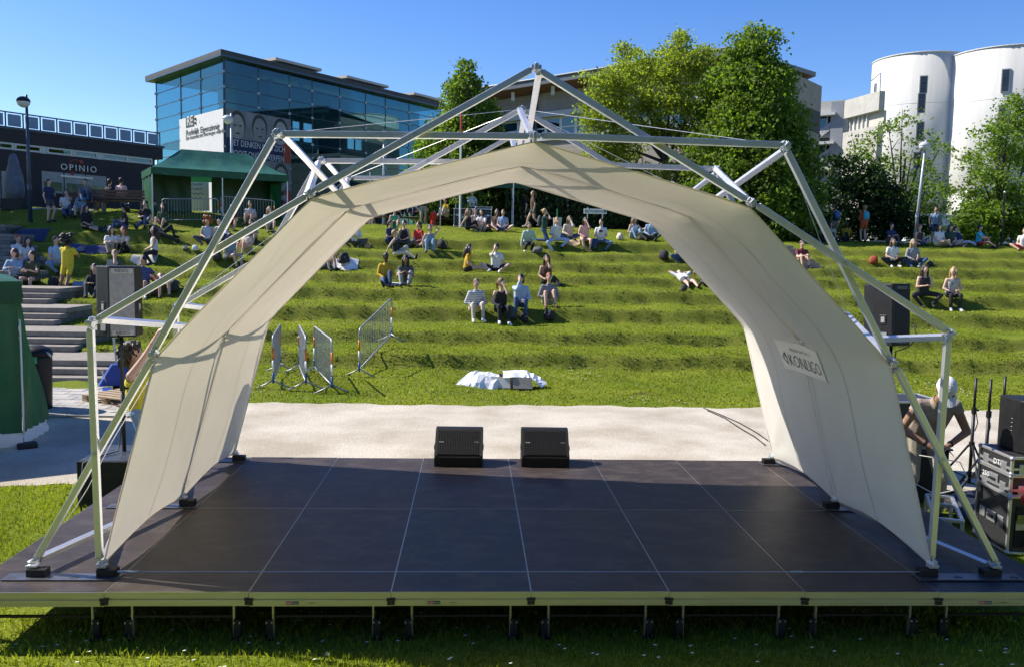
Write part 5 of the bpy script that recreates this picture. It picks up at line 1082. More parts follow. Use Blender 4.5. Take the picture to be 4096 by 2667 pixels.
lm = [((0, 0, 1.5), (atD(px, py, 43)[0]-b[0], random.uniform(-.6, .6), atD(px, py, 43)[2]-b[2]), .06) for px, py in ((4060, 480), (3910, 640), (4080, 640), (3960, 560), (3890, 760))]
tree('locust_tree', 'layered yellow-green tree at the right side in front of the larger tower', b, (6.2, .3, .12), lm, bl, 'fresh', .105, 30, .30, BARKD, .2, .35)
for px, D, lab, sc, lf in ((3880, 42, 'leafy green shrub beside the seated group at the towers', 1.0, 'fresh'), (4050, 41.5, 'leafy green shrub at the foot of the layered tree', 1.25, 'fresh'), (3960, 44, 'tall dark green shrub behind the leafy shrubs', 1.2, 'maple')):
    b = base_at(px, D); tree('shrub', lab, b, (.8*sc, 0, .05), [], [(random.uniform(-.9, .9)*sc, random.uniform(-.4, .4), .5*sc+.55*k*.5*sc, .75*sc, .55*sc, 34) for k in range(4)], lf, .13, 20, .22, BARKD, .2)
# ivy-covered hedge wall in the middle, low clipped hedge on the right
def hedge(label, x0, x1, D, ztop_px, thick, leaf, n, size, dark=True):
    a = base_at(x0, D); c = base_at(x1, D); zt_ = zpix((x0+x1)/2, ztop_px, D, a); L = c[0]-a[0]
    t = thing('hedge', label, 'hedge', ((a[0]+c[0])/2, (a[1]+c[1])/2, a[2]))
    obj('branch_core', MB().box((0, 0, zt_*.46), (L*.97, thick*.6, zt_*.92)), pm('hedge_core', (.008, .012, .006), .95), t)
    f = rng.uniform(0, 1, n); u = rng.uniform(-L/2, L/2, n); z = rng.uniform(0, zt_, n); side = rng.uniform(0, 1, n)
    y = np.where(side < .75, -thick/2*rng.uniform(.6, 1.1, n), rng.uniform(-thick/2, thick/2, n)); z = np.where(side < .75, z, zt_*rng.uniform(.9, 1.05, n))
    z = z+.18*np.sin(u*1.7)*(z/zt_); obj('foliage', leaf_mesh('foliage', np.stack([u, y, z], 1), size, .2, .5, 1.1), LEAF[leaf], t)
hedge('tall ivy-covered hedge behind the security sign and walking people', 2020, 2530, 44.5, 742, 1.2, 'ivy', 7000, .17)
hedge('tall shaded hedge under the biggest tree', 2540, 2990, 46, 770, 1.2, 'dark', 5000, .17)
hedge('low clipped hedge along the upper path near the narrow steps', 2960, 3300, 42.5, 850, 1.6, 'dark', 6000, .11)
# two tall trees beyond the left edge that shade the slope there
for (x, y, h, r, lab) in ((-27.5, 33.5, 12.5, 3.6, 'tall shade tree left of the OPINIO building lawn'), (-25.5, 27.5, 11.5, 3.2, 'tall shade tree above the left stairs')):
    tree('shade_tree', lab, (x, y, H(x, y)), (h*.6, .2, .28), [((0, 0, 3), (r*.6*math.cos(k*1.3), r*.6*math.sin(k*1.3), 6), .1) for k in range(5)], [(r*.6*math.cos(k*1.26)*(k > 0), r*.6*math.sin(k*1.26)*(k > 0), h*.62+(k % 3)*1.4, r*.75, r*.6, 120) for k in range(6)], 'maple', .26, 16, .4)
# row of trees behind the photographer, seen only in reflections and as missing sky light
for k in range(7):
    x = -19+6.6*k; tree('park_tree', 'leafy park tree in the row facing the stage, tree %s from the stairs side' % ['first', 'second', 'third', 'fourth', 'fifth', 'sixth', 'seventh'][k], (x, -19+random.uniform(-2, 2), -.4), (5, .2, .25), [((0, 0, 3), (1.6*math.cos(q*2), 1.6*math.sin(q*2), 5.5), .1) for q in range(3)], [(2.2*math.cos(q*1.6)*(q > 0), 1.2*math.sin(q*1.6), 4.5+1.7*q*.7, 3.0, 2.4, 70) for q in range(5)], 'dark', .5, 9, .6)
# ---------------------------------------------------------------- grass blades and daisies (nobody could count them)
GBL = leaf_material('grass_blades', (.12, .148, .009), (.19, .215, .015), (.275, .28, .036), .42)
def blades(name, P, hgt, wid, label, mat, lean=.5):
    n = len(P); a = rng.uniform(0, 2*math.pi, n); d = np.stack([np.cos(a), np.sin(a), np.zeros(n)], 1); a2 = rng.uniform(0, 2*math.pi, n); s = np.stack([np.cos(a2), np.sin(a2), np.zeros(n)], 1)
    h = hgt*rng.uniform(.5, 1.4, (n, 1)); w = wid*rng.uniform(.7, 1.3, (n, 1)); le = h*rng.uniform(0, lean*1.6, (n, 1)); up = np.array([[0, 0, 1.]])
    V = np.stack([P-d*w, P+d*w, P+s*le*.4+up*h*.6+d*w*.7, P+s*le+up*h], 1).reshape(-1, 3); i = np.arange(n)[:, None]*4
    o = obj(name, mesh_np(name, V, np.concatenate([i+np.array([[0, 1, 2]]), i+np.array([[0, 2, 3]])], 1).reshape(-1, 3)), mat); tag(o, label, 'grass', kind='stuff'); return o
def scatter(n, x0, x1, y0, y1, keep=None):
    x = rng.uniform(x0, x1, n); y = rng.uniform(y0, y1, n); k = np.ones(n, bool) if keep is None else keep(x, y); x, y = x[k], y[k]; return np.stack([x, y, HV(x, y)-.004], 1)
offpath = lambda x, y: (y < near_edge(x)-.03) | (y > far_edge(x)+.02*rng.normal(size=len(x)))
P = np.concatenate([scatter(46000, -2.6, 8.2, -1.3, .55), scatter(30000, -4.6, -.95, .3, 4.3, offpath), scatter(7000, 7.0, 10.5, 1.0, 4.3, offpath)])
clump_ = .5+.5*np.sin(2.1*P[:, 0]+1)*np.sin(3.1*P[:, 1]); blades('near_grass', P[rng.uniform(0, 1, len(P)) < .55+.45*clump_], .05, .0042, 'short uneven grass around the stage', GBL)
keep = lambda x, y: offpath(x, y) & ~under_stairs(x, y) & ~((x > RST[0]) & (x < RST[1]) & (y > RSY[0]) & (y < RSY[1])) & ~((x > -13) & (x < -2.9) & (y < 12))
P = np.concatenate([scatter(95000, -10, 17, 9.7, 17, keep), scatter(95000, -15, 22, 17, 26, keep), scatter(60000, -19, 26, 26, 37, keep)])
steep = HV(P[:, 0], P[:, 1]+.15)-HV(P[:, 0], P[:, 1]-.15); BANK = P[steep >= .11]; P = P[steep < .11]
blades('lawn_grass', P, .036, .012, 'mown grass on the terraced slope', GBL, .9)
GBANK = leaf_material('shaded_bank_blades', (.10, .118, .012), (.155, .175, .017), (.23, .225, .042), .4)  # bank blades coloured darker than the lawn to carry the banks' shade
blades('bank_grass', BANK, .05, .011, 'longer thatchy grass on the terrace banks, coloured darker as shade', GBANK, .9)
DAISY = pm('daisy_white', (.78, .78, .74), .7); YEL = pm('dandelion_yellow', (.7, .5, .03), .7)
def flowers(name, P, r, mat, label, cat, lift):
    mb = MB()
    for p in P:
        z = lift*random.uniform(.7, 1.3); mb.add([(p[0]+r*math.cos(k*math.pi/3), p[1]+r*math.sin(k*math.pi/3), p[2]+z+.3*r*math.cos(k*math.pi/3+1)) for k in range(6)]+[(p[0], p[1], p[2]+z+.25*r)], [(k, (k+1) % 6, 6) for k in range(6)])
    o = obj(name, mb, mat); tag(o, label, cat, kind='stuff')
pat = lambda x, y: keep(x, y) & ((np.sin(.9*x+.3*y)+np.sin(.5*x-1.1*y+2)+.5*np.sin(2.7*x+y)) > .75)
flowers('daisies', np.concatenate([scatter(700, -3, 16, 9.9, 14.0, pat), scatter(1700, -14, 22, 14, 31, pat)]), .024, DAISY, 'white daisies dotted over the terraced slope', 'flowers', .05)
flowers('daisies', scatter(150, -.6, 7.6, -1.1, .5), .014, DAISY, 'white daisies in the shaded grass before the stage', 'flowers', .06)
flowers('dandelions', scatter(40, -3, 14, 10, 22, keep), .022, YEL, 'yellow dandelions on the lower lawn', 'flowers', .05)
# ================================================================ things along the top of the lawn
GREENR = pm('green_tent_roof', (.035, .13, .075), .38, 0, .25, 3, .35, 7)
def popup(label, A, B, depth, eave, ridge, walls, name='gazebo_tent'):
    """pop-up gazebo; A, B = front corner ground points"""
    A = Vector(A); B = Vector(B); u = (B-A); L = Vector((u.x, u.y, 0)).length; rz = math.atan2(u.y, u.x); t = thing(name, label, 'tent', A, rz); D = depth
    for x in (0, L/2, L):
        for y in (0, D):
            if not (x == L/2 and y == D): obj('post', MB().box((x, y, eave/2), (.045, .045, eave)), STEEL, t)
    V = lambda a, b, s: a*(1-s)+b*s
    P00, P10, P11, P01 = Vector((-.05, -.05, eave)), Vector((L+.05, -.05, eave)), Vector((L+.05, D+.05, eave)), Vector((-.05, D+.05, eave)); R0, R1 = Vector((L*.25, D/2, ridge)), Vector((L*.75, D/2, ridge))
    def face(a, b, c, d):
        def f(p, q):
            w = V(V(a, b, p), V(d, c, p), q); w.z -= .16*math.sin(math.pi*q)*(.6+.4*math.sin(math.pi*p)); w.z += .035*math.sin(11*p+4*q)*math.sin(math.pi*q)+.02*math.sin(27*p)*q*(1-q)*3; return tuple(w)
        return f
    for a, b, c, d in ((P00, P10, R1, R0), (P10, P11, R1, R1), (P11, P01, R0, R1), (P01, P00, R0, R0)): obj('roof_panel', cloth(face(a, b, c, d), 20, 10), GREENR, t, smooth=True)
    def val(a, b):
        def f(p, q): w = V(a, b, p); return (w.x, w.y, eave+.01-.30*q+(-.03*math.sin(math.pi*p*2)**2)*q)
        return f
    for a, b in ((P00, P10), (P10, P11), (P11, P01), (P01, P00)): obj('valance', cloth(val(a, b), 14, 2), GREENF, t, smooth=True)
    for a, b in walls:
        a = Vector((a[0]*L, a[1]*D, 0)); b = Vector((b[0]*L, b[1]*D, 0)); d = (b-a).normalized(); nn = Vector((-d.y, d.x, 0))
        def f(p, q, a=a, b=b, nn=nn): w = V(a, b, p)+nn*(.03*math.sin(17*p+3*q)); return (w.x, w.y, .05+(eave-.1)*q)
        obj('wall_panel', cloth(f, 18, 8), GREENF if abs(nn.x) > .5 else GREEN, t, smooth=True)
    return t
A = base_at(612, 36.6); B = base_at(1150, 39.5)
popup('green pop-up gazebo tent with peaked roof in front of the glass building', A, B, 3.0, 2.25, 3.25, [((0, .0), (0, 1)), ((.0, .98), (.36, .98)), ((.52, .98), (1, .98)), ((1, .3), (1, 1))])
p = base_at(795, 41.2); t = thing('poster_board', 'white board with black handwriting seen through the gap in the gazebo', 'board', p)
obj('panel', MB().box((0, 0, 1.3), (1.0, .03, 2.6)), BANW, t)
for k in range(9): obj('handwriting', MB().tube([(-.34+.07*q+.01*(k % 3), -.02, 2.35-.22*k+.05*math.sin(q*2.1+k)) for q in range(9)], .014, 4), INKD, t)
for (x0, x1, D, lab) in ((650, 838, 36.3, 'crowd barrier before the gazebo, closest to the handwritten board'), (885, 1112, 37.4, 'crowd barrier before the shaded half of the gazebo')):
    a = base_at(x0, D); c = base_at(x1, D+.5); barrier(a, c, lab, False, 0, 2.25)
A = base_at(1822, 43.5); B = base_at(2270, 44); popup('green gazebo tent over black flight cases next to the ivy hedge', A, B, 2.6, 2.35, 3.1, [((0, .1), (.16, .1)), ((0, .1), (0, 1))])
for x, lab in ((1853, 'black flight case under the green gazebo, closest to its side wall'), (1928, 'black flight case with latches beside the ivy hedge gazebo')):
    t = thing('flight_case', lab, 'flight case', base_at(x, 42.4)); flightcase(t, .9, .6, .86, 0, .55, handles=True)
t = thing('flat_case', 'silver-edged flat case lying on the flight cases under the gazebo', 'case', (base_at(1935, 42.4)[0], base_at(1935, 42.4)[1], base_at(1935, 42.4)[2]+.875)); flightcase(t, .8, .5, .10, 0, None, False, False)
# security sign
p = base_at(2380, 41.5); zc = zpix(2380, 847, 41.5, p); t = thing('direction_sign', 'white BEWAKING direction sign on two grey posts before the hedge', 'sign', p)
w_ = 92*41.5/FPX; obj('panel', MB().box((0, 0, zc), (w_, .03, .24)), WHITEP, t, bevel=.02)
for s in (-1, 1): obj('post', MB().tube([(s*w_*.33, .03, 0), (s*w_*.33, .03, zc+.2)], .025, 8), STEEL, t)
text('lettering', 'BEWAKING', .19, INKD, t, (p[0], p[1]-.02, p[2]+zc), (1, 0, 0), (0, 0, 1), .002, 'CENTER')
obj('arrow', MB().add([(-w_*.46, -.02, zc), (-w_*.42, -.02, zc+.05), (-w_*.42, -.02, zc-.05)], [(0, 1, 2)]), INKD, t); obj('pictogram', MB().box((w_*.43, -.018, zc+.01), (.1, .006, .09)), INKD, t)
p = base_at(2230, 41); t = thing('litter_bin', 'pale litter bin hung on a green post before the ivy hedge', 'bin', p)
obj('box', MB().add([(-.17, -.12, .15), (.17, -.12, .15), (.17, .12, .15), (-.17, .12, .15), (-.2, -.15, .62), (.2, -.15, .62), (.2, .15, .62), (-.2, .15, .62)], [(0, 1, 5, 4), (1, 2, 6, 5), (2, 3, 7, 6), (3, 0, 4, 7), (4, 5, 6, 7), (3, 2, 1, 0)]), pm('pale_bin', (.45, .48, .47), .5), t, bevel=.01); obj('post', MB().tube([(0, .17, 0), (0, .17, 1.05)], .03, 8), pm('green_post', (.03, .2, .1), .5), t)
# lamp posts: tapered pole with a half-globe head
def lamp(px, D, ytop, lab, col, lean=0, arm=1):
    p = base_at(px, D); h = zpix(px, ytop, D, p); t = thing('street_lamp', lab, 'street lamp', p, group='globe street lamps'); m = pm('lamp_pole_'+col, (.05, .07, .12) if col == 'blue' else (.42, .45, .47), .45, .3, .1, 3)
    lx = lean; obj('pole', MB().tube([(0, 0, -.2), (lx*.5, 0, h*.5), (lx, 0, h)], [.085, .07, .05], 12), m, t, smooth=True); obj('collar', MB().tube([(lx*.25, 0, h*.26), (lx*.27, 0, h*.30)], .09, 12), m, t)
    c = Vector((lx-.10*arm, -.05, h-.30)); cap = [(.27*math.cos(a), .22*math.sin(a)) for a in [k*math.pi/16 for k in range(9)]]; bowl = [(.26*math.cos(a), -.24*math.sin(a)) for a in [k*math.pi/16 for k in range(9)]]
    hd = obj('lamp_cap', MB().lathe([(max(.001, r), z) for r, z in cap], c, 20), BLACKP if col == 'blue' else pm('lamp_cap_pale', (.5, .52, .53), .4), t, smooth=True); obj('lamp_bowl', MB().lathe([(max(.001, r), z) for r, z in bowl[::-1]], c, 20), pm('milky_bowl', (.62, .64, .66), .35), t, smooth=True)
    obj('bracket', MB().beam(c+Vector((0, 0, .1)), (lx, 0, h-.2), .04), m, hd)
lamp(122, 36, 388, 'dark blue lamp post with black capped globe before the OPINIO building', 'blue')
lamp(3662, 43, 565, 'pale grey lamp post leaning slightly, in front of the dark evergreen', 'grey', .30)
lamp(930, 44, 462, 'grey lamp post with white globe rising behind the green gazebo', 'grey', 0, 1.6)
lamp(1535, 45, 530, 'grey lamp post with white globe behind the arch, near the glass facade', 'grey', 0, 1.3)
p = base_at(1840, 42); t = thing('banner_pole', 'slim white and red pole rising behind the arch by the green tree', 'pole', p); h = zpix(1840, 440, 42, p); obj('lower_tube', MB().tube([(0, 0, 0), (0, 0, h*.75)], .05, 8), WHITEP, t); obj('upper_tube', MB().tube([(0, 0, h*.75), (0, 0, h)], .05, 8), pm('pole_red', (.5, .05, .04), .5), t)
for px, D in ((1480, 43), (1532, 43.5), (1762, 43.2), (2052, 43.3), (4012, 41)):
    p = base_at(px, D); t = thing('thin_post', {1480: 'thin grey post behind the row of picnic tables', 1532: 'thin grey post beside the picnic table', 1762: 'thin grey post between bench and green gazebo', 2052: 'thin pale post of the gazebo before the ivy hedge', 4012: 'dark slim post among the right-hand shrubs'}[px], 'post', p); obj('tube', MB().tube([(0, 0, 0), (0, 0, 2.6)], .03 if px < 4000 else .05, 8), STEEL if px < 4000 else BLACKM, t); obj('cap', MB().ball((0, 0, 2.6), .04 if px < 4000 else .06, 8, 6), STEEL, t)
BW = pm('bench_wood', (.16, .09, .06), .8, 0, .3, 6, .1, 40)
def bench(px, D, lab, rz=0, L=1.8, back=True):
    t = thing('park_bench', lab, 'bench', base_at(px, D), rz)
    for k in range(3): obj('seat_slat', MB().box((0, -.14+.14*k, .44), (L, .11, .04)), BW, t)
    if back:
        for k in range(3): obj('back_slat', MB().box((0, .24+.02*k, .56+.14*k), (L, .03, .11)), BW, t)
    for s in (-1, 1): obj('leg', MB().box((s*L*.42, 0, .21), (.07, .4, .42)), CONC, t); 
bench(345, 37.6, 'dark wooden bench under the person in the checked shirt', .05); bench(480, 38.0, 'reddish slatted bench with two people on it seen from behind', math.pi, 2.4); bench(1740, 44, 'long low wooden bench before the glass building entrance', 0, 2.6, False)
def picnic(px, D, lab):
    t = thing('picnic_table', lab, 'table', base_at(px, D))
    for k in range(4): obj('top_plank', MB().box((0, -.3+.2*k, .74), (1.8, .17, .04)), BW, t)
    for s in (-1, 1):
        for q in (-.06, .1): obj('seat_plank', MB().box((0, s*(.66+q), .44), (1.8, .14, .04)), BW, t)
        obj('leg', MB().beam((s*.6, -.7, 0), (s*.6, .15, .72), .07), BW, t); obj('leg', MB().beam((s*.6, .7, 0), (s*.6, -.15, .72), .07), BW, t)
picnic(1540, 44.2, 'dark picnic table behind the arch, closest to the gazebo barriers'); picnic(1640, 44.8, 'dark picnic table behind the person in the green top')
p = base_at(1733, 43); t = thing('fire_hydrant', 'red standing hydrant by the low wooden bench', 'hydrant', p); obj('body', MB().lathe([(.16, 0), (.13, .05), (.12, .5), (.17, .54), (.15, .62), (.05, .72)], n=14), RED, t, smooth=True); obj('outlet', MB().tube([(-.2, 0, .42), (.2, 0, .42)], .06, 10), RED, t)
# blankets, bags and small things on the lawn
def blanket(px, py, w, d, col, lab, rz=0):
    g = gnd(px, py); def_ = lambda u, v: ((u-.5)*w, (v-.5)*d, 0)
    def f(u, v):
        x, y = (u-.5)*w, (v-.5)*d; X = g[0]+x*math.cos(rz)-y*math.sin(rz); Y = g[1]+x*math.sin(rz)+y*math.cos(rz); return (X-g[0], Y-g[1], H(X, Y)-g[2]+.03+.012*math.sin(9*x+4*y)+.01*math.sin(13*y))
    o = obj('blanket', cloth(f, 12, 10), pm('cloth_%d_%d_%d' % tuple(int(c*99) for c in col), col, .9, 0, .15, 9, .2, 60), smooth=True, loc=g); tag(o, lab, 'blanket')
BAGS = {}
def bag(px, py, col, lab, s=1.0, kind='backpack', rz=None):
    g = gnd(px, py); t = thing(kind, lab, 'bag', (g[0], g[1], g[2]), random.uniform(-1, 1) if rz is None else rz); m = pm('bagcloth_%d_%d_%d' % tuple(int(c*99) for c in col), col, .75, 0, .25, 12, .3, 50)
    rt = Matrix.Rotation(random.uniform(-.5, .3), 3, 'X') @ Matrix.Rotation(random.uniform(-.35, .35), 3, 'Y'); lie = random.random() < .35; hgt = .20 if lie else .33
    mb = MB().add([rt @ Vector((x*s*(1-.25*(z > .5)), y*s*(1-.3*(z > .5)), 0))+Vector((.03*s*math.sin(7*x+z*5), 0, hgt*s*z+.02*s*math.sin(9*x+4*y)*(z > .3))) for z in (0, .5, 1) for x, y in ((-.16, -.1), (0, -.13), (.16, -.1), (.18, 0), (.15, .1), (0, .12), (-.15, .1), (-.18, 0))], [tuple(range(8))[::-1], tuple(range(16, 24))]+[(r*8+k, r*8+(k+1) % 8, r*8+8+(k+1) % 8, r*8+8+k) for r in (0, 1) for k in range(8)])
    o = obj('body', mb, m, t, smooth=True); q = o.modifiers.new('subdivision', 'SUBSURF'); q.levels = q.render_levels = 2
    o = obj('front_pocket', MB().box((0, -.12*s, hgt*.38*s), (.2*s, .06*s, hgt*.5*s)), m, t, smooth=True, bevel=.025*s); obj('top_loop', MB().tube([(-.04*s, .03*s, hgt*s*.97), (0, .03*s, hgt*s+.04*s), (.04*s, .03*s, hgt*s*.97)], .008*s, 5), m, t)
    for q in (-1, 1): obj('strap', MB().tube([(q*.07*s, .10*s, .30*s), (q*.10*s, .17*s, .2*s), (q*.09*s, .12*s, .05*s)], .014*s, 6), m, t)
for a in ((130, 925, 1.2, .8, (.03, .04, .10), 'navy blanket under the two people in black'), (375, 1012, 1.8, .8, (.04, .05, .14), 'dark blue blanket beside the two long-haired friends'), (585, 1028, .9, .7, (.45, .45, .43), 'white cloth under the person with long dark hair facing left'), (1380, 1073, .9, .6, (.72, .70, .72), 'white towel beside the black backpack on the slope'), (1585, 1140, .7, .5, (.5, .5, .48), 'white bag cloth between the mustard cardigan and patterned trousers'), (150, 838, 5.0, .9, (.4, .42, .48), 'pale sheet along the upper path near the blue lamp post'), (490, 838, 1.6, .7, (.06, .18, .12), 'crumpled green tarpaulin beside the reddish bench'), (330, 1150, .6, .5, (.18, .25, .38), 'blue denim jacket lying by the person in black'), (1470, 988, .25, .18, (.55, .35, .12), 'yellow paper food wrapper beside the person reading'), (2290, 968, .6, .3, (.5, .38, .22), 'brown paper bag wrapper between two sitting friends')): blanket(*a)
for a in ((869, 1048, (.03, .035, .03), 'black backpack beside the bearded person in shorts', 1.1), (689, 1182, (.03, .04, .025), 'dark olive backpack by the person lying with knees up', 1.3), (620, 1190, (.03, .03, .035), 'dark rucksack at the striped shirt person\'s side', .9), (215, 1155, (.015, .015, .018), 'black bag behind the person in the olive T-shirt', 1.0), (1374, 1058, (.02, .02, .024), 'black backpack standing on the white towel', 1.3), (1560, 940, (.35, .35, .34), 'black and white patterned bag beside the person in green', .9), (1767, 1000, (.02, .02, .022), 'slumped black bag behind the person in pale blue jeans', 1.3), (2040, 1288, (.05, .06, .06), 'dark grey backpack between two people of the front row', 1.2), (2095, 1291, (.03, .03, .03), 'small black handbag with white papers beside the grey backpack', .8), (2196, 1290, (.02, .02, .02), 'black bag at the feet of the person in khaki shorts', 1.0), (2654, 1046, (.02, .02, .025), 'lone black bag lying on the slope', 1.2), (2150, 1012, (.10, .10, .10), 'grey backpack beside the person in the pale green shirt', 1.2), (2374, 992, (.04, .05, .12), 'navy backpack before the person with the printed T-shirt', 1.1), (2480, 962, (.55, .48, .40), 'cream tote bag beside the person in the white tank top', 1.0), (2570, 962, (.03, .03, .035), 'black bag between tank top and denim jacket', 1.0), (3493, 1060, (.30, .05, .02), 'rust-red bag on the right slope', 1.0), (1950, 925, (.05, .05, .06), 'dark bag among the group of five before the flight cases', .9), (740, 1000, (.3, .3, .32), 'small grey bag on the shaded grass', .6), (780, 1008, (.65, .65, .66), 'white plastic carrier bag by a dark bottle', .7), (3720, 1070, (.05, .05, .06), 'dark bag beside the person with the baguette', .9), (3860, 992, (.02, .02, .03), 'small dark bag before the reclining person in navy', .8), (320, 1010, (.2, .22, .27), 'grey handbag behind the yellow dress', 1.0), (2735, 1168, (.03, .03, .035), 'black sneakers and bag by the sunbathing person', .7)): bag(*a)
for px, D, lab in ((62, 38, 'grey rounded sculpture on a dark plinth under the blue lamp'),):
    t = thing('sculpture', lab, 'sculpture', base_at(px, D)); obj('plinth', MB().box((0, 0, .25), (.9, .7, .5)), RUBBER, t); obj('figure', MB().lathe([(.35, .5), (.42, .9), (.36, 1.5), (.22, 2.0), (.2, 2.2), (.12, 2.45), (.01, 2.5)], n=14), pm('stone_grey', (.12, .13, .17), .8, 0, .3, 4), t, smooth=True)
# ================================================================ people
CL = dict(white=(.68, .67, .66), black=(.018, .018, .02), navy=(.025, .035, .09), grey=(.26, .27, .29), dgrey=(.08, .085, .09), denim=(.09, .15, .26), ldenim=(.22, .32, .45), jeans=(.05, .09, .20), yellow=(.62, .50, .03), mustard=(.55, .33, .02), red=(.55, .03, .03), maroon=(.14, .02, .03), green=(.02, .32, .16), dgreen=(.03, .07, .05), pgreen=(.42, .55, .48), pink=(.72, .42, .38), cream=(.58, .50, .40), beige=(.46, .41, .36), khaki=(.34, .30, .22), tan=(.33, .265, .21), olive=(.06, .065, .035), lblue=(.40, .50, .66), blue=(.10, .20, .45), turq=(.05, .42, .55), orange=(.55, .10, .03), brown=(.10, .055, .035), purple=(.2, .1, .2), gblue=(.20, .28, .36))
HC = dict(black=(.012, .010, .010), dark=(.03, .018, .012), brown=(.07, .038, .02), lbrown=(.17, .10, .05), blond=(.38, .25, .10), ginger=(.30, .075, .02), grey=(.25, .24, .23))
SK = dict(l=(.60, .38, .28), t=(.48, .28, .19), m=(.32, .17, .10), d=(.075, .038, .025))
def cmat(c):
    if c[-2:] == '_s' and 'garment_'+c not in MATS:                      # striped cloth
        m = pm('garment_'+c, CL[c[:-2]], .85, 0, .14, 14, .35, 70); n, l, b = nodes_of(m); src = b.inputs['Base Color'].links[0].from_socket; tc = n.new('ShaderNodeTexCoord'); w = n.new('ShaderNodeTexWave'); w.bands_direction = 'Z'; w.inputs['Scale'].default_value = 6; w.inputs['Distortion'].default_value = 1.2; l.new(tc.outputs['Object'], w.inputs[0]); x = n.new('ShaderNodeMixRGB'); x.blend_type = 'MULTIPLY'; k = (.35, .38, .5, 1) if sum(CL[c[:-2]]) > .6 else (4, 4, 4, 1); x.inputs[2].default_value = k; l.new(src, x.inputs[1]); r = n.new('ShaderNodeMath'); r.operation = 'GREATER_THAN'; r.inputs[1].default_value = .6; l.new(w.outputs[0], r.inputs[0]); l.new(r.outputs[0], x.inputs[0]); l.new(x.outputs[0], b.inputs['Base Color'])
    if c[-2:] == '_p' and 'garment_'+c not in MATS:                      # printed cloth
        return pm('garment_'+c, tuple(v*.12 for v in CL[c[:-2]]), .85, 0, .1, 22, .3, 70, col2=CL[c[:-2]], detail=2)
    if 'garment_'+c in MATS: return MATS['garment_'+c]
    return pm('garment_'+c, CL[c], .85, 0, .14, 14, .35, 70)
def smat(s): 
    m = pm('skin_'+s, SK[s], .5, 0, .06, 9, .05, 80); m.node_tree.nodes['Principled BSDF'].inputs['Subsurface Weight'].default_value = .08; m.node_tree.nodes['Principled BSDF'].inputs['Subsurface Radius'].default_value = (.02, .008, .004); return m
def hmat(h): return pm('hair_'+h, HC[h], .45, 0, .4, 18, .6, 90, stretch=(1, 1, .2))
V3 = lambda *a: Vector(a)
def ik(a, c, l1, l2, pole):
    d = c-a; L = d.length; m = (l1+l2)*.995
    if L > m: c = a+d*(m/L); d = c-a; L = m
    n = d/L; x = (l1*l1-l2*l2+L*L)/(2*L); h = math.sqrt(max(0, l1*l1-x*x)); p = pole-n*pole.dot(n)
    p = p.normalized() if p.length > 1e-5 else n.orthogonal(); return a+n*x+p*h, c
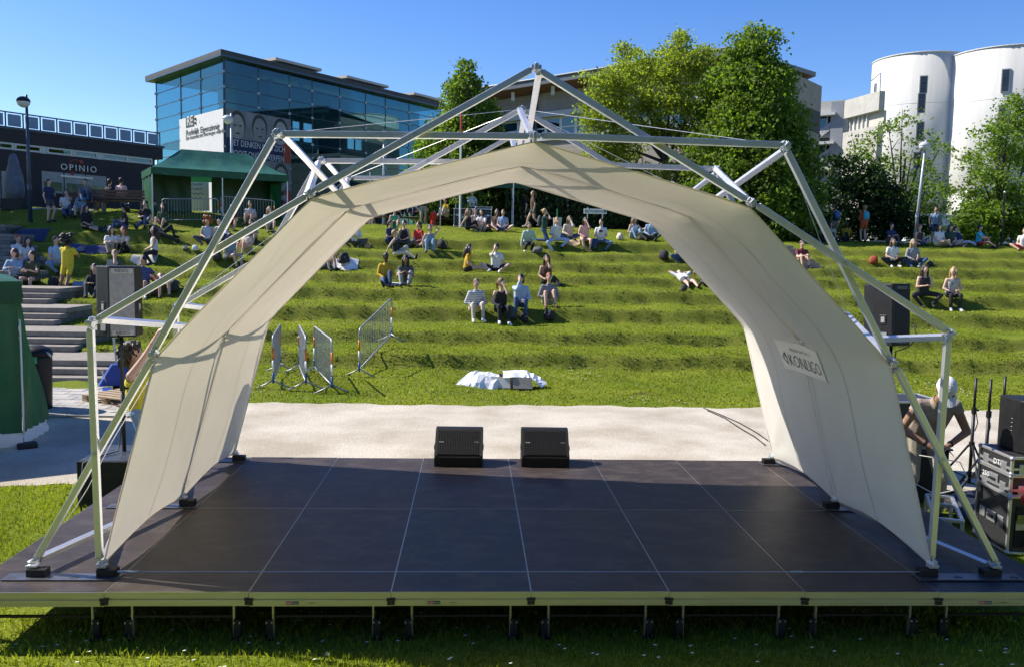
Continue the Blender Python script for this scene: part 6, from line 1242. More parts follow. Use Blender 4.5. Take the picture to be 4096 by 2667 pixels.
def skeleton(pose, arms, hz, s=1.0, lean=None, twist=0, hy=0, hp=0):
    """joints in a frame with x right, f forward, z up"""
    TL, SL, UA, FA = .43*s, .41*s, .28*s, .25*s
    D = dict(cross=(.13, .10, [(-.15, .30), (.15, .24)], [V3(-1, .5, .3), V3(1, .5, .3)]), knees=(.13, .18, [(-.10, .50), (.10, .50)], [V3(-.2, .1, 1), V3(.2, .1, 1)]), stretch=(.13, -.28, [(-.09, .83), (.09, .83)], [V3(0, 0, 1)]*2), half=(.13, .05, [(-.12, .78), (.10, .48)], [V3(0, 0, 1)]*2),
             chair=(.13, .16, [(-.13, .45), (.13, .43)], [V3(-.1, 1, .7), V3(.1, 1, .7)]), side=(.13, .05, [(.42, .32), (.46, .14)], [V3(.5, 1, .3), V3(.5, 1, .3)]), kneel=(.49, .03, [(-.1, -.37), (.1, -.37)], [V3(0, 1, -.3)]*2), stand=(.88, .02, [(-.1, 0), (.1, .02)], [V3(0, 1, 0)]*2), walk=(.86, .06, [(-.07, .33), (.08, -.33)], [V3(0, 1, 0)]*2),
             lie=(.13, -1.42, [(-.12, .82), (.14, .80)], [V3(0, 0, 1)]*2), lieknee=(.13, -1.42, [(-.12, .42), (.12, .46)], [V3(0, 0, 1)]*2), recline=(.13, -.85, [(-.12, .80), (.12, .82)], [V3(0, 0, 1)]*2), crouch=(.34, .45, [(-.12, .08), (.13, .10)], [V3(0, 1, .5)]*2), bend=(.84, .72, [(-.16, .0), (.16, .05)], [V3(0, 1, 0)]*2))[pose]
    pz, ln, an, po = D; ln = ln if lean is None else lean; P = V3(0, 0, pz*s+(hz(0, 0) if pose not in ('stand', 'walk') else 0)); T = V3(0, math.sin(ln), math.cos(ln))
    if pose in ('lie', 'lieknee'): hd = hz(0, -.6); T = V3(0, -1, (hd)/.6).normalized()
    J = {}; J['P'] = P; J['C'] = P+T*.36*s; J['N'] = P+T*.50*s; rx = V3(math.cos(twist), math.sin(twist), 0)
    hd_ = T.lerp(V3(0, 0, 1), .75 if pose not in ('lie', 'lieknee', 'bend') else (.12 if pose != 'bend' else .1)).normalized()
    if pose == 'bend': hd_ = V3(0, .75, .66).normalized()
    J['H'] = J['N']+T*.05*s+hd_*.155*s; J['up'] = hd_
    f0 = V3(0, 1, 0)
    if pose in ('lie', 'lieknee'): f0 = V3(0, .35, 1)
    if pose == 'bend': f0 = V3(0, .55, -.8)
    f0 = Matrix.Rotation(-hy, 3, 'Z') @ f0; f0 = (f0+hd_*hp); f0 = (f0-hd_*f0.dot(hd_)).normalized(); J['fw'] = f0
    for i, sx in enumerate((-1, 1)):
        hip = P+V3(sx*.09*s, 0, 0); ax, af = an[i]; az = hz(ax, af)+.075; az = max(az, P.z-TL-.36) if pose == 'chair' else az
        if pose == 'walk' and i == 1: az += .10
        k, a = ik(hip, V3(ax*s, af*s, az), TL, SL, po[i]); J['hip%d' % i] = hip; J['k%d' % i] = k; J['a%d' % i] = a
        fd = V3(.15*sx, 1, -.05)
        if pose in ('stretch', 'lie', 'recline', 'half') and af > .7: fd = V3(sx*.35, .35, .9)
        if pose == 'kneel': fd = V3(0, -1, -.25)
        J['t%d' % i] = a+fd.normalized()*.16*s+(V3(0, 0, -.03) if fd.z < .5 else V3(0, 0, 0))
        sh = J['N']+rx*(sx*.165*s)-T*.05*s; J['s%d' % i] = sh; pz_ = P.z; am = ('lap' if i == 0 and arms == 'eat' else arms) if isinstance(arms, str) else arms[i]; hz_ = J['H'].z
        W = dict(lap=V3(sx*.09, .27, pz_+.10), knees=V3(sx*.07, .46, pz_+.30), behind=V3(sx*.27, -.30, hz(0, -.3)+.05), eat=V3(sx*.04, J['H'].y+.14, hz_-.08), side=V3(sx*.25, .04, pz_-.06), fwd=V3(sx*.1, .42, pz_+.30), head=J['H']+V3(sx*.10, -.10, .06), point=V3(sx*.5, .25, pz_+.38), phone=V3(sx*.05, .26, pz_+.24), up=V3(sx*.13+.02, .40, pz_+1.15), work=V3(sx*.11, .42, pz_-.02), prop=V3(sx*.30, -.22, hz(sx*.3, -.25)+.05), hair=J['H']+V3(sx*.12, .0, .08), ground=V3(sx*.3, .12, hz(sx*.3, .12)+.05))[am]
        if pose in ('lie', 'lieknee') and am == 'head': W = J['H']+V3(sx*.12, .05, .0)
        pole = V3(sx*.8, -.5, -.7) if am not in ('head', 'hair') else V3(sx, -.2, .3)
        if pose == 'bend': pole = V3(sx*1.0, -.5, .2)
        if am == 'eat': pole = V3(sx*.45, .1, -1)
        if am == 'up': pole = V3(sx*.6, .3, -.6)
        e, w = ik(sh, W, UA, FA, pole); J['e%d' % i] = e; J['w%d' % i] = w
    return J
def bones(J, s=1.0, near=False, fem=False):
    B = []
    for i, sx in enumerate((-1, 1)):
        o = V3(sx*.055*s, 0, 0)
        B += [('torso', J['P']+o, J['C']+o*1.05, (.102 if fem else .098)*s, (.098 if fem else .108)*s), ('thigh', J['hip%d' % i], J['k%d' % i], .084*s, .056*s), ('shank', J['k%d' % i], J['a%d' % i], .055*s, .037*s), ('foot', J['a%d' % i], J['t%d' % i], .040*s, .033*s), ('uarm', J['s%d' % i], J['e%d' % i], .047*s, .038*s), ('farm', J['e%d' % i], J['w%d' % i], .038*s, .026*s)]
        d = (J['w%d' % i]-J['e%d' % i]).normalized(); B.append(('hand', J['w%d' % i]+d*.02, J['w%d' % i]+d*.085*s, .028*s, .022*s))
        d2 = (d+V3(-sx*.7, .3, 0)).normalized(); B.append(('hand', J['w%d' % i]+d*.03*s, J['w%d' % i]+(d*.035+d2*.05)*s, .012*s, .010*s))
        B.append(('shoulder', J['C']+o*1.4+(J['N']-J['C'])*.35, J['s%d' % i], .075*s, .052*s))
        if near:
            side = d.cross(V3(0, 0, 1)); side = side.normalized() if side.length > .1 else V3(1, 0, 0); dn = (side.cross(d)).normalized()
            if dn.z > 0: dn = -dn
            for q in range(4):
                b0 = J['w%d' % i]+d*.085+side*(-.024+.016*q); ln = (.040, .046, .044, .034)[q]; m = b0+d*ln*.9+dn*.012; B += [('hand', b0-d*.02, m, .0095, .0085), ('hand', m, m+d*ln*.45+dn*ln*.75, .0085, .007)]
    B += [('neck', J['N']-J['up']*.02, J['N']+J['up']*.10*s, .052*s, .047*s), ('shoulder', J['C']+(J['N']-J['C'])*.3, J['N'], .088*s, .06*s)]
    return B
def headframe(J): up = J['up']; f = J['fw']; r = f.cross(up); return Matrix((r, f, up)).transposed()      # columns: right, forward, up
PEOPLE = []
def person(pos, rz, pose, shirt, sl, bot, tl, hair, hcol, label, arms='lap', skin='l', s=1.07, lean=None, hy=0., hp=0., near=False, shoe='black', fem=None, group=None, props=(), dz=0., flat=False):
    if len(pos) == 2: g = gnd(*pos)
    else: g = np.array(pos, float)
    g = np.array([g[0], g[1], g[2]+dz]); c_, s_ = math.cos(rz), math.sin(rz)
    def hz(x, f):
        if flat: return 0.
        X = g[0]+x*c_+f*s_; Y = g[1]+x*s_-f*c_; return max(-.5, min(.5, H(X, Y)-g[2]))
    fem = hair in ('long', 'bun', 'tail', 'curly') if fem is None else fem
    J = skeleton(pose, arms, hz, s, lean, 0, R_(hy), hp); B = bones(J, s, near, fem); HF = headframe(J); mb = MB()
    for tg, a, b, ra, rb in B:
        mb.ball(a, ra, 8, 6); mb.ball(b, rb, 8, 6)
        if (b-a).length > 1e-4: mb.tube([a, b], [ra, rb], 10)
    mb.ball(J['H'], (.076*s, .094*s, .114*s), 12, 10, rot=HF); mb.ball(J['H']+HF @ V3(0, .030, -.055)*s, (.055*s, .058*s, .062*s), 10, 8, rot=HF)
    n_ = J['H']+HF @ V3(0, .098, -.015)*s; mb.tube([J['H']+HF @ V3(0, .085, .02)*s, n_], [.010*s, .015*s], 6); mb.ball(n_, .016*s, 6, 5)
    for sx in (-1, 1): mb.ball(J['H']+HF @ V3(sx*.078, -.005, -.005)*s, (.012*s, .022*s, .032*s), 6, 5, rot=HF)
    if near:
        for sx in (-1, 1): mb.ball(J['H']+HF @ V3(sx*.03, .082, .035)*s, (.022, .014, .010), 8, 5, rot=HF)
        mb.ball(J['H']+HF @ V3(0, .088, -.058)*s, (.022, .010, .008), 8, 5, rot=HF); mb.ball(J['H']+HF @ V3(0, .075, -.105)*s, (.022, .02, .018), 8, 5, rot=HF)
    mb.v = [(p[0], -p[1], p[2]) for p in mb.v]; mb.f = [f[::-1] for f in mb.f]
    me = bpy.data.meshes.new('body'); me.from_pydata(mb.v, [], mb.f); o = bpy.data.objects.new('body', me); COL.objects.link(o)
    r = o.modifiers.new('r', 'REMESH'); r.mode = 'VOXEL'; r.voxel_size = .0085 if near else .024; r.adaptivity = 0
    sm = o.modifiers.new('s', 'SMOOTH'); sm.factor = .5; sm.iterations = 3 if near else 2
    PEOPLE.append(dict(o=o, g=g, rz=rz, J=J, B=B, HF=HF, shirt=shirt, sl=sl, bot=bot, tl=tl, hair=hair, hcol=hcol, label=label, skin=skin, s=s, near=near, shoe=shoe, group=group, pose=pose, props=props))
def hair_mesh(J, HF, kind, s):
    mb = MB(); h = J['H']; q = lambda x, f, z: h+HF @ V3(x, f, z)*s
    if kind in ('cap', 'hat'): mb.ball(q(0, -.012, .0), (.082*s, .098*s, .098*s), 12, 8, rot=HF)
    else: mb.ball(q(0, -.026, .022), (.088*s, .104*s, .118*s), 12, 10, rot=HF)
    if kind == 'long':
        e = J['N']+(J['P']-J['N'])*.28; b = V3(0, -.13, 0)*s
        mb.tube([q(0, -.05, .03), q(0, -.085, -.08), e.lerp(q(0, -.1, -.15), .35)+b*.8, e+b], [.085*s, .088*s, .08*s, .045*s], 10)
        for sx in (-1, 1): mb.tube([q(sx*.06, .01, .06), q(sx*.085, .0, -.05), q(sx*.085, .02, -.17), q(sx*.08, .03, -.24)], [.035*s, .034*s, .032*s, .015*s], 7)
    if kind == 'bob': mb.tube([q(0, -.04, .03), q(0, -.06, -.06), q(0, -.06, -.13)], [.088*s, .09*s, .07*s], 10)
    if kind == 'bun': mb.ball(q(0, -.125, .045), .05*s, 10, 8)
    if kind == 'tail': mb.tube([q(0, -.11, .04), q(0, -.16, -.02), q(0, -.15, -.18)], [.03*s, .04*s, .015*s], 8)
    if kind == 'curly':
        r = random.Random(5)
        for k in range(60):
            a, b = r.uniform(0, 6.28), r.uniform(-.9, 1); f = math.sin(a)*.115
            if f > .05 and b < .35: continue
            mb.ball(q(math.cos(a)*.145*math.sqrt(1-b*b*.5), f*1.2-.045, .02+b*.15), r.uniform(.04, .065)*s, 7, 5)
    if kind == 'wavy':
        r = random.Random(9)
        for k in range(110):
            a, b = r.uniform(0, 6.28), r.uniform(-1, 1); f = math.sin(a)*.10
            if f > .035 and b < .45: continue
            mb.tube([q(math.cos(a)*.085, f-.028, .03+b*.10), q(math.cos(a)*.098, f-.04+r.uniform(-.02, .02), -.03+b*.10), q(math.cos(a)*.09, f-.045+r.uniform(-.025, .025), -.10+b*.09)], [.024*s, .020*s, .009*s], 6)
        mb.ball(q(0, -.15, .0), .045*s, 10, 8)
    mb.v = [(p[0], -p[1], p[2]) for p in mb.v]; mb.f = [f[::-1] for f in mb.f]; return mb
def finish_people():
    bpy.context.view_layer.update(); dg = bpy.context.evaluated_depsgraph_get()
    ms = [bpy.data.meshes.new_from_object(d['o'].evaluated_get(dg)) for d in PEOPLE]
    for d, me in zip(PEOPLE, ms):
        old = d['o'].data; bpy.data.objects.remove(d['o']); bpy.data.meshes.remove(old)
        t = thing('person', d['label'], 'person', d['g'], d['rz'], d['group'] or 'people sitting and standing on the grass'); s = d['s']
        nV = len(me.vertices); co = np.empty(nV*3, np.float32); me.vertices.foreach_get('co', co); co = co.reshape(-1, 3); no = np.empty(nV*3, np.float32); me.vertices.foreach_get('normal', no); no = no.reshape(-1, 3)
        me.polygons.foreach_set('use_smooth', np.ones(len(me.polygons), bool)); obj('body', me, smat(d['skin']), t)
        fv = [tuple(p.vertices) for p in me.polygons]; fc = np.array([co[list(f)].mean(0) for f in fv]); fc[:, 1] *= -1
        best = np.full(len(fc), 1e9); tag_ = np.zeros(len(fc), int); tt = np.zeros(len(fc)); names = []
        for k, (tg, a, b, ra, rb) in enumerate(d['B']):
            names.append(tg); a = np.array(a); b = np.array(b); ab = b-a; u = np.clip(((fc-a)@ab)/max(1e-9, ab@ab), 0, 1); ds = np.linalg.norm(fc-(a+u[:, None]*ab), axis=1)-(ra+(rb-ra)*u); m = ds < best; best[m] = ds[m]; tag_[m] = k; tt[m] = u[m]
        hd = np.array(d['J']['H']); dh = np.linalg.norm(fc-hd, axis=1)-.10*s; ish = dh < best; nm = np.array(names)[tag_]; nm[ish] = 'head'
        sl, tl = d['sl'], d['tl']; R = {}
        tor = (nm == 'torso'); sh = ((nm == 'shoulder'))
        lowest = tor & (tt < .16)
        shirt = (tor & (tt > .10)) | (sh & (sl >= 0))
        if sl < .1 and sl >= 0: shirt = (tor & (tt > .10)) | (sh & (tt < .55))
        shirt |= (nm == 'uarm') & (tt < min(1, sl*2)) & (sl >= .1)
        if sl > .5: shirt |= (nm == 'uarm') | ((nm == 'farm') & (tt < (sl-.5)*2))
        bot = lowest | ((nm == 'thigh') & (tt <= min(1, tl*2))); 
        if tl > .5: bot |= (nm == 'thigh') | ((nm == 'shank') & (tt < (tl-.5)*2))
        def shell(mask, off):
            idx = np.nonzero(mask)[0]
            if len(idx) < 4: return None
            vs_ = sorted({v for i in idx for v in fv[i]}); mp = {v: i for i, v in enumerate(vs_)}; V = co[vs_]+no[vs_]*off
            q = bpy.data.meshes.new('cloth'); q.from_pydata([tuple(map(float, p)) for p in V], [], [tuple(mp[v] for v in fv[i]) for i in idx]); q.polygons.foreach_set('use_smooth', np.ones(len(idx), bool)); q.update(); return q
        k = .006 if d['near'] else .010
        for nm_, mask, off, c in (('trousers' if tl > .6 else ('shorts' if d['bot'] != d['shirt'] else 'skirt'), bot, k, d['bot']), ('shirt' if d['bot'] != d['shirt'] or tl > .6 else 'dress', shirt, k*1.7, d['shirt']), *[('shoe', (nm == 'foot') & ((tag_ < 9+(4*2 if d['near'] else 0)) if i_ == 0 else (tag_ >= 9+(4*2 if d['near'] else 0))), k*.8, d['shoe']) for i_ in (0, 1)]):
            if c is None: continue
            q = shell(mask, off)
            if q: obj(nm_, q, cmat(c), t)
        if d['hair'] not in ('cap', 'hat', 'none'): obj('hair', hair_mesh(d['J'], d['HF'], d['hair'], s), hmat(d['hcol']), t, smooth=True)
        elif d['hair'] == 'cap':
            h = d['J']['H']; HF = d['HF']; mb = MB(); N = 14
            for a in range(7):
                for b in range(N):
                    def f(i, j): th = (math.pi*.56)*i/7; ph = 2*math.pi*j/N; return h+HF @ (V3(.086*math.sin(th)*math.cos(ph), .106*math.sin(th)*math.sin(ph)-.008, .112*math.cos(th)+.018))*s
                    mb.quad(f(a, b), f(a+1, b), f(a+1, b+1), f(a, b+1))
            for b in range(8):
                def g2(j, r_): ph = math.pi*(.12+.76*j/8); return h+HF @ V3(.084*math.cos(ph)*(1+.05*r_), .10*math.sin(ph)+.085*r_*math.sin(ph), .012-.03*r_)*s
                mb.quad(g2(b, 0), g2(b, 1), g2(b+1, 1), g2(b+1, 0))
            mb.v = [(p[0], -p[1], p[2]) for p in mb.v]; obj('cap', mb, cmat(d['hcol']), t, smooth=True)
        if d['near']:
            for sx in (-1, 1):
                p = d['J']['H']+d['HF'] @ V3(sx*.031, .089, .012)*s; obj('eye', MB().ball((p.x, -p.y, p.z), .008, 8, 6), pm('eye_dark', (.03, .02, .015), .3), t, smooth=True); p = d['J']['H']+d['HF'] @ V3(sx*.032, .093, .036)*s; q = d['HF'] @ V3(.018, 0, .0); obj('eyebrow', MB().tube([(p.x-q.x, -(p.y-q.y), p.z-q.z), (p.x+q.x, -(p.y+q.y), p.z+q.z)], .004, 5), pm('brow', (.03, .02, .015), .8), t)
            p = d['J']['H']+d['HF'] @ V3(0, .097, -.060)*s; q = d['HF'] @ V3(.02, 0, 0); obj('mouth', MB().tube([(p.x-q.x, -(p.y-q.y), p.z-q.z), (p.x, -(p.y+.004), p.z), (p.x+q.x, -(p.y+q.y), p.z+q.z)], .0045, 6), pm('lips', (.35, .12, .10), .5), t, smooth=True)
        for pr in d['props']:
            J = d['J']
            if pr in ('backpack_turq', 'backpack_blue', 'backpack_grey'):
                c = J['C']-V3(0, .20, .02); m = cmat(dict(backpack_turq='turq', backpack_blue='blue', backpack_grey='dgrey')[pr]); obj('backpack', MB().ball((c.x, -c.y, c.z), (.16, .10, .23), 12, 8), m, t, smooth=True)
            if pr == 'paper': c = J['w0'].lerp(J['w1'], .5)+V3(0, .05, .02); obj('paper', MB().box((c.x, -c.y, c.z), (.22, .16, .006)), WHITEP, t)
            if pr == 'laptop': c = J['w0'].lerp(J['w1'], .5)+V3(0, .03, .02); obj('laptop', MB().box((c.x, -c.y, c.z), (.30, .02, .2)), LBL, t)
            if pr == 'baguette': c = J['w1']; obj('baguette', MB().tube([(c.x, -c.y-.03, c.z-.1), (c.x+.02, -c.y-.03, c.z+.18)], .03, 8), pm('bread', (.5, .3, .12), .8), t, smooth=True)
            if pr == 'food': c = J['w1']+V3(-.02, .05, .03); obj('sandwich', MB().ball((c.x, -c.y, c.z), (.05, .035, .04), 8, 6), pm('bread', (.5, .3, .12), .8), t, smooth=True)
            if pr == 'cup': c = J['w1']+V3(0, .04, .03); obj('cup', MB().lathe([(.03, 0), (.038, .1)], (c.x, -c.y, c.z-.03), 10), pm('kraft_cup', (.3, .18, .1), .7), t, smooth=True)
            if pr == 'print': c = J['C']+V3(0, .135, .0); obj('shirt_print', MB().box((c.x, -c.y, c.z), (.14, .02, .09)), cmat('navy'), t); obj('shirt_print', MB().box((c.x, -c.y-.011, c.z-.035), (.14, .004, .03)), cmat('red'), t)
            if pr == 'stripes':
                pass
            if pr == 'bracelet':
                for i in (0, 1): w = J['w%d' % i]; e = (J['w%d' % i]-J['e%d' % i]).normalized(); a = w-e*.03; b = w-e*.012; obj('bracelet', MB().tube([(a.x, -a.y, a.z), (b.x, -b.y, b.z)], .034, 12), cmat('black'), t, smooth=True)
def E(x, y): return (.4622*x, 800+.4622*y)
def F_(x, y): return (1000+.4622*x, 800+.4622*y)
def G_(x, y): return (2000+.4622*x, 800+.4622*y)
def H_(x, y): return (2996+.4622*x, 800+.4622*y)
def Z1(x, y): return (.4622*x, 300+.4622*y)
Rr = R_
def ps(pos, head, *a, **k): person(pos, R_(head), *a, **k)
# --- on and beside the left stairs
ps(E(150, 560), 55, 'knees', 'white', .3, 'khaki', .2, 'short', 'ginger', 'person with short ginger hair in a white T-shirt reaching forward by the stairs', ('knees', 'fwd'), shoe='white')
ps(E(225, 590), 60, 'knees', 'white', .3, 'dgrey', 1, 'long', 'black', 'person with long black hair half hidden behind the olive T-shirt on the stairs', 'lap')
ps(E(140, 715), 10, 'chair', 'ldenim', 1, 'black', 1, 'bob', 'brown', 'person in a light denim jacket sitting on the stairs, head turned away', 'knees', hy=-35)
ps(E(300, 730), -5, 'chair', 'olive', .3, 'dgrey', .3, 'short', 'dark', 'person in an olive T-shirt and shorts sitting on the stairs, white trainers', 'knees', hy=-20, shoe='white', fem=False)
ps(E(590, 712), 172, 'kneel', 'yellow', .3, 'yellow', .35, 'curly', 'black', 'kneeling person in a bright yellow dress with big curly hair, back turned', 'fwd', 'm')
ps(E(480, 590), 60, 'cross', 'lblue', .3, 'ldenim', 1, 'short', 'brown', 'person in pale blue sitting hidden behind the yellow dress', 'lap')
ps(E(835, 845), 5, 'knees', 'black', 1, 'dgrey', 1, 'long', 'dark', 'person in a black jacket with long hair looking down, beside a denim jacket', 'knees', hp=-.5)
ps(E(1005, 715), 0, 'cross', 'dgrey', .3, 'black', 1, 'bun', 'blond', 'blond person reading a laptop behind the grey-backed loudspeaker', ('phone', 'eat'), props=('laptop',))
ps(E(1245, 800), 12, 'half', 'navy_s', .3, 'khaki', .3, 'short', 'black', 'person in a navy striped T-shirt with short black hair, one bare leg stretched', 'behind', 't', hy=-25, shoe='white', fem=False)
ps(E(1410, 815), 25, 'lieknee', 'maroon', .3, 'dgrey', .3, 'short', 'brown', 'person lying with knees up in a dark red top by the olive backpack', 'head', fem=False)
# --- upper left lawn
ps(E(970, 465), 20, 'knees', 'white', .3, 'cream', .6, 'long', 'dark', 'person with long dark hair and white top hugging knees on the shaded lawn', 'knees', hy=40)
ps(E(1085, 470), -10, 'knees', 'cream', .3, 'black', 1, 'long', 'ginger', 'person with long auburn hair holding a white paper', 'knees', hy=10, props=('paper',))
ps(E(1340, 490), -65, 'side', 'white', 0, 'black', 1, 'long', 'dark', 'person with long dark hair facing sideways in white top and black skirt', 'lap')
ps(E(1400, 330), 75, 'half', 'black', 1, 'black', 1, 'short', 'dark', 'person in black lying back with legs stretched across the slope', 'prop', lean=-1.0)
ps(E(1260, 225), 5, 'half', 'black', .3, 'jeans', 1, 'short', 'dark', 'person in a black T-shirt with cropped hair holding food by the gazebo', 'phone', fem=False)
ps(E(1425, 245), -8, 'knees', 'dgreen', 1, 'dgreen', .3, 'long', 'dark', 'person in dark green with bare shins and white trainers eating by the gazebo', 'eat', shoe='white')
ps(E(1335, 105), -75, 'crouch', 'maroon', 1, 'beige', 1, 'long', 'lbrown', 'crouching person in a maroon jumper with long fair hair before the gazebo', 'fwd')
ps(E(740, 262), 65, 'stretch', 'black', .6, 'black', .4, 'long', 'black', 'person all in black with straight black hair, bare legs stretched on a blanket', 'lap', lean=.1)
ps(E(1085, 265), -60, 'half', 'black', .3, 'jeans', 1, 'curly', 'black', 'person in black top with dark curly hair facing the one on the blanket', 'phone')
ps(E(575, 118), 30, 'half', 'white', .3, 'jeans', 1, 'long', 'brown', 'person in a white T-shirt and jeans at the edge of the upper path', 'eat')
ps(E(715, 120), 5, 'knees', 'ldenim', 1, 'lblue', .4, 'long', 'lbrown', 'person in a blue denim jacket drinking at the edge of the upper path', 'eat')
ps(tuple(base_at(199, 36.2)), 70, 'stand', 'navy', .3, 'dgrey', .3, 'short', 'brown', 'bearded person in navy T-shirt and shorts standing near the blue lamp post', ('side', 'phone'), fem=False)
p = base_at(345, 37.55); ps((p[0], p[1], p[2]+.44), 15, 'chair', 'grey_p', 1, 'jeans', 1, 'short', 'black', 'person in a dark checked shirt sitting on the dark bench', 'side', fem=False, flat=True)
p = base_at(437, 38.0); ps((p[0], p[1], p[2]+.44), 165, 'chair', 'black', 1, 'black', 1, 'short', 'dark', 'person in a black jacket on the reddish bench, back turned', 'lap', fem=False, flat=True)
p = base_at(485, 38.0); ps((p[0], p[1], p[2]+.44), 180, 'chair', 'pink', .3, 'dgrey', 1, 'short', 'dark', 'person in a pale pink shirt on the reddish bench, back turned', 'lap', fem=False, flat=True)
ps(E(1800, 378), 8, 'cross', 'lblue', 0, 'dgrey', 1, 'curly', 'ginger', 'person with curly red hair, sunglasses and pale blue top', 'lap')
ps(E(2010, 255), 10, 'knees', 'maroon', .3, 'khaki', .3, 'short', 'dark', 'person in a dark red shirt with bare legs up the slope', 'knees', fem=False)
ps(E(2170, 215), 0, 'chair', 'white_p', .3, 'khaki', .3, 'short', 'dark', 'person in a white leaf-print T-shirt looking down beside the gazebo barriers', 'phone', hp=-.4, fem=False)
ps(E(2330, 270), 20, 'knees', 'white', .3, 'dgrey', .3, 'long', 'blond', 'blond person in white with bare legs eating near the arch frame', 'eat')
ps(E(2190, 378), 0, 'knees', 'grey', .3, 'dgrey', .3, 'short', 'brown', 'person in a pale grey T-shirt hunched over, below the leaf-print T-shirt', 'knees', lean=.5, fem=False)
ps(E(1975, 540), 60, 'knees', 'gblue', .3, 'dgrey', .3, 'short', 'black', 'bearded person in a blue-grey T-shirt and shorts leaning on the slope', 'lap', fem=False)
ps(E(1945, 360), 40, 'recline', 'white', .8, 'navy', 1, 'short', 'brown', 'person in a white shirt reclining behind the arch bars', 'prop', fem=False)
ps(E(2150, 470), -30, 'chair', 'cream', .3, 'khaki', .25, 'short', 'dark', 'person with bare legs on a brown blanket under the arch bars', 'lap', fem=False)
# --- centre of the slope
ps(F_(1250, 258), 5, 'knees', 'green', 0, 'green', .25, 'tail', 'dark', 'person in an emerald green top looking at a phone', 'phone', hp=-.4)
ps(F_(905, 400), 5, 'cross', 'white', 1, 'dgrey', 1, 'bob', 'dark', 'person in a white long-sleeved top reading with legs crossed', 'phone', hp=-.6, props=('paper',))
ps(F_(1205, 405), 55, 'cross', 'navy', .3, 'navy', 1, 'tail', 'dark', 'person in a navy T-shirt seen from the side, beside a patterned bag', 'phone')
ps(F_(1335, 398), -10, 'cross', 'black', 0, 'dgrey', 1, 'bun', 'dark', 'person in a black tank top with hair tied up', 'lap', hy=-20)
ps(F_(1265, 500), 75, 'half', 'black', 0, 'cream', 1, 'short', 'blond', 'person with cropped blond hair in a black vest turned towards friends', 'behind', lean=-.1, fem=True)
ps(F_(1465, 415), -35, 'cross', 'red', .3, 'cream', .5, 'tail', 'dark', 'person in a bright red top', 'lap')
ps(F_(1555, 440), 5, 'chair', 'gblue', 0, 'ldenim', 1, 'bob', 'dark', 'person in grey-blue top and pale jeans with one arm raised to the head', ('side', 'hair'))
ps(F_(1875, 632), 80, 'stretch', 'mustard', .3, 'black', .25, 'long', 'dark', 'person in a yellow top with long dark hair and bare legs stretched sideways', 'lap', lean=.15)
ps(F_(2130, 628), -12, 'cross', 'white', .3, 'black', .3, 'short', 'dark', 'bearded person in a white print T-shirt sitting cross-legged', ('eat', 'side'), hy=-30, fem=False, shoe='white')
ps(F_(1175, 735), 10, 'half', 'mustard', 1, 'jeans', 1, 'bun', 'black', 'person in a mustard cardigan and jeans', 'lap', 'd', hy=20)
ps(F_(1350, 745), 0, 'knees', 'dgrey', .3, 'white_p', 1, 'long', 'black', 'person curled up in black and white patterned trousers', 'knees', 'm', lean=.4)
ps(F_(655, 600), 40, 'lieknee', 'orange', .3, 'denim', .25, 'long', 'brown', 'person lying on the grass with bare knees up and denim shorts', 'side')
ps(F_(1945, 985), 12, 'chair', 'white_s', 1, 'cream', 1, 'short', 'lbrown', 'person in a white striped shirt and cream trousers in the front row', 'lap', hp=-.5, lean=.3, shoe='white', fem=True)
ps(F_(2165, 995), 12, 'chair', 'black', 0, 'black', 1, 'tail', 'lbrown', 'person in a black top and trousers resting the chin, front row', ('lap', 'eat'), hy=35, shoe='white')
ps(G_(172, 945), 0, 'chair', 'lblue', 1, 'jeans', 1, 'bob', 'dark', 'person in a light blue shirt eating from a green tub, front row', ('eat', 'lap'), hy=-25, props=('food',))
ps(G_(412, 925), 5, 'chair', 'grey_s', 1, 'khaki', .35, 'short', 'ginger', 'person in a grey striped jumper and khaki shorts, front row', 'lap', hp=-.6, lean=.25, shoe='brown', fem=False)
ps(G_(400, 745), -5, 'side', 'brown', 0, 'black', .8, 'long', 'dark', 'person with very long dark hair and brown top eating alone', 'eat', 't', props=('food',))
ps(F_(1885, 268), 60, 'half', 'black', 0, 'black', 1, 'long', 'lbrown', 'person in black dungarees leaning back, group before the flight cases', 'behind')
ps(F_(1945, 262), 20, 'cross', 'cream', 0, 'black', 1, 'bun', 'brown', 'person with bare shoulders between the dungarees and the white top', 'lap')
ps(F_(2010, 275), -20, 'knees', 'white', .3, 'white', .2, 'long', 'black', 'person with black hair, white top and bare raised knees', 'knees', shoe='white')
ps(F_(2140, 268), -30, 'cross', 'brown', .3, 'brown', .5, 'long', 'brown', 'person with long brown hair and dark dress, group before the flight cases', 'lap')
ps(F_(2190, 278), -15, 'cross', 'lblue_s', .3, 'jeans', .25, 'bun', 'lbrown', 'person in a white and blue striped top with hair up', 'lap', hp=-.4)
ps(G_(215, 225), -80, 'walk', 'black', .3, 'black', .3, 'long', 'brown', 'person in a short black dress walking past the ivy hedge', 'side', shoe='white')
ps(G_(285, 222), -80, 'walk', 'brown', .3, 'dgrey', .25, 'tail', 'lbrown', 'person walking behind the black dress past the ivy hedge', 'side', shoe='cream')
ps(G_(375, 445), 72, 'walk', 'dgreen', .3, 'jeans', 1, 'bun', 'blond', 'standing blond person in dark green top and blue trousers stepping down', ('eat', 'side'), props=('backpack_grey',), shoe='grey', s=1.03)
ps(G_(235, 455), 10, 'crouch', 'pgreen', 1, 'black', 1, 'bob', 'dark', 'person in a pale green shirt getting up from the grass', ('ground', 'lap'), shoe='white')
ps(G_(485, 370), 5, 'cross', 'white', .6, 'lblue', 1, 'bob', 'blond', 'fair-haired person in a loose white shirt, row below the sign', 'eat')
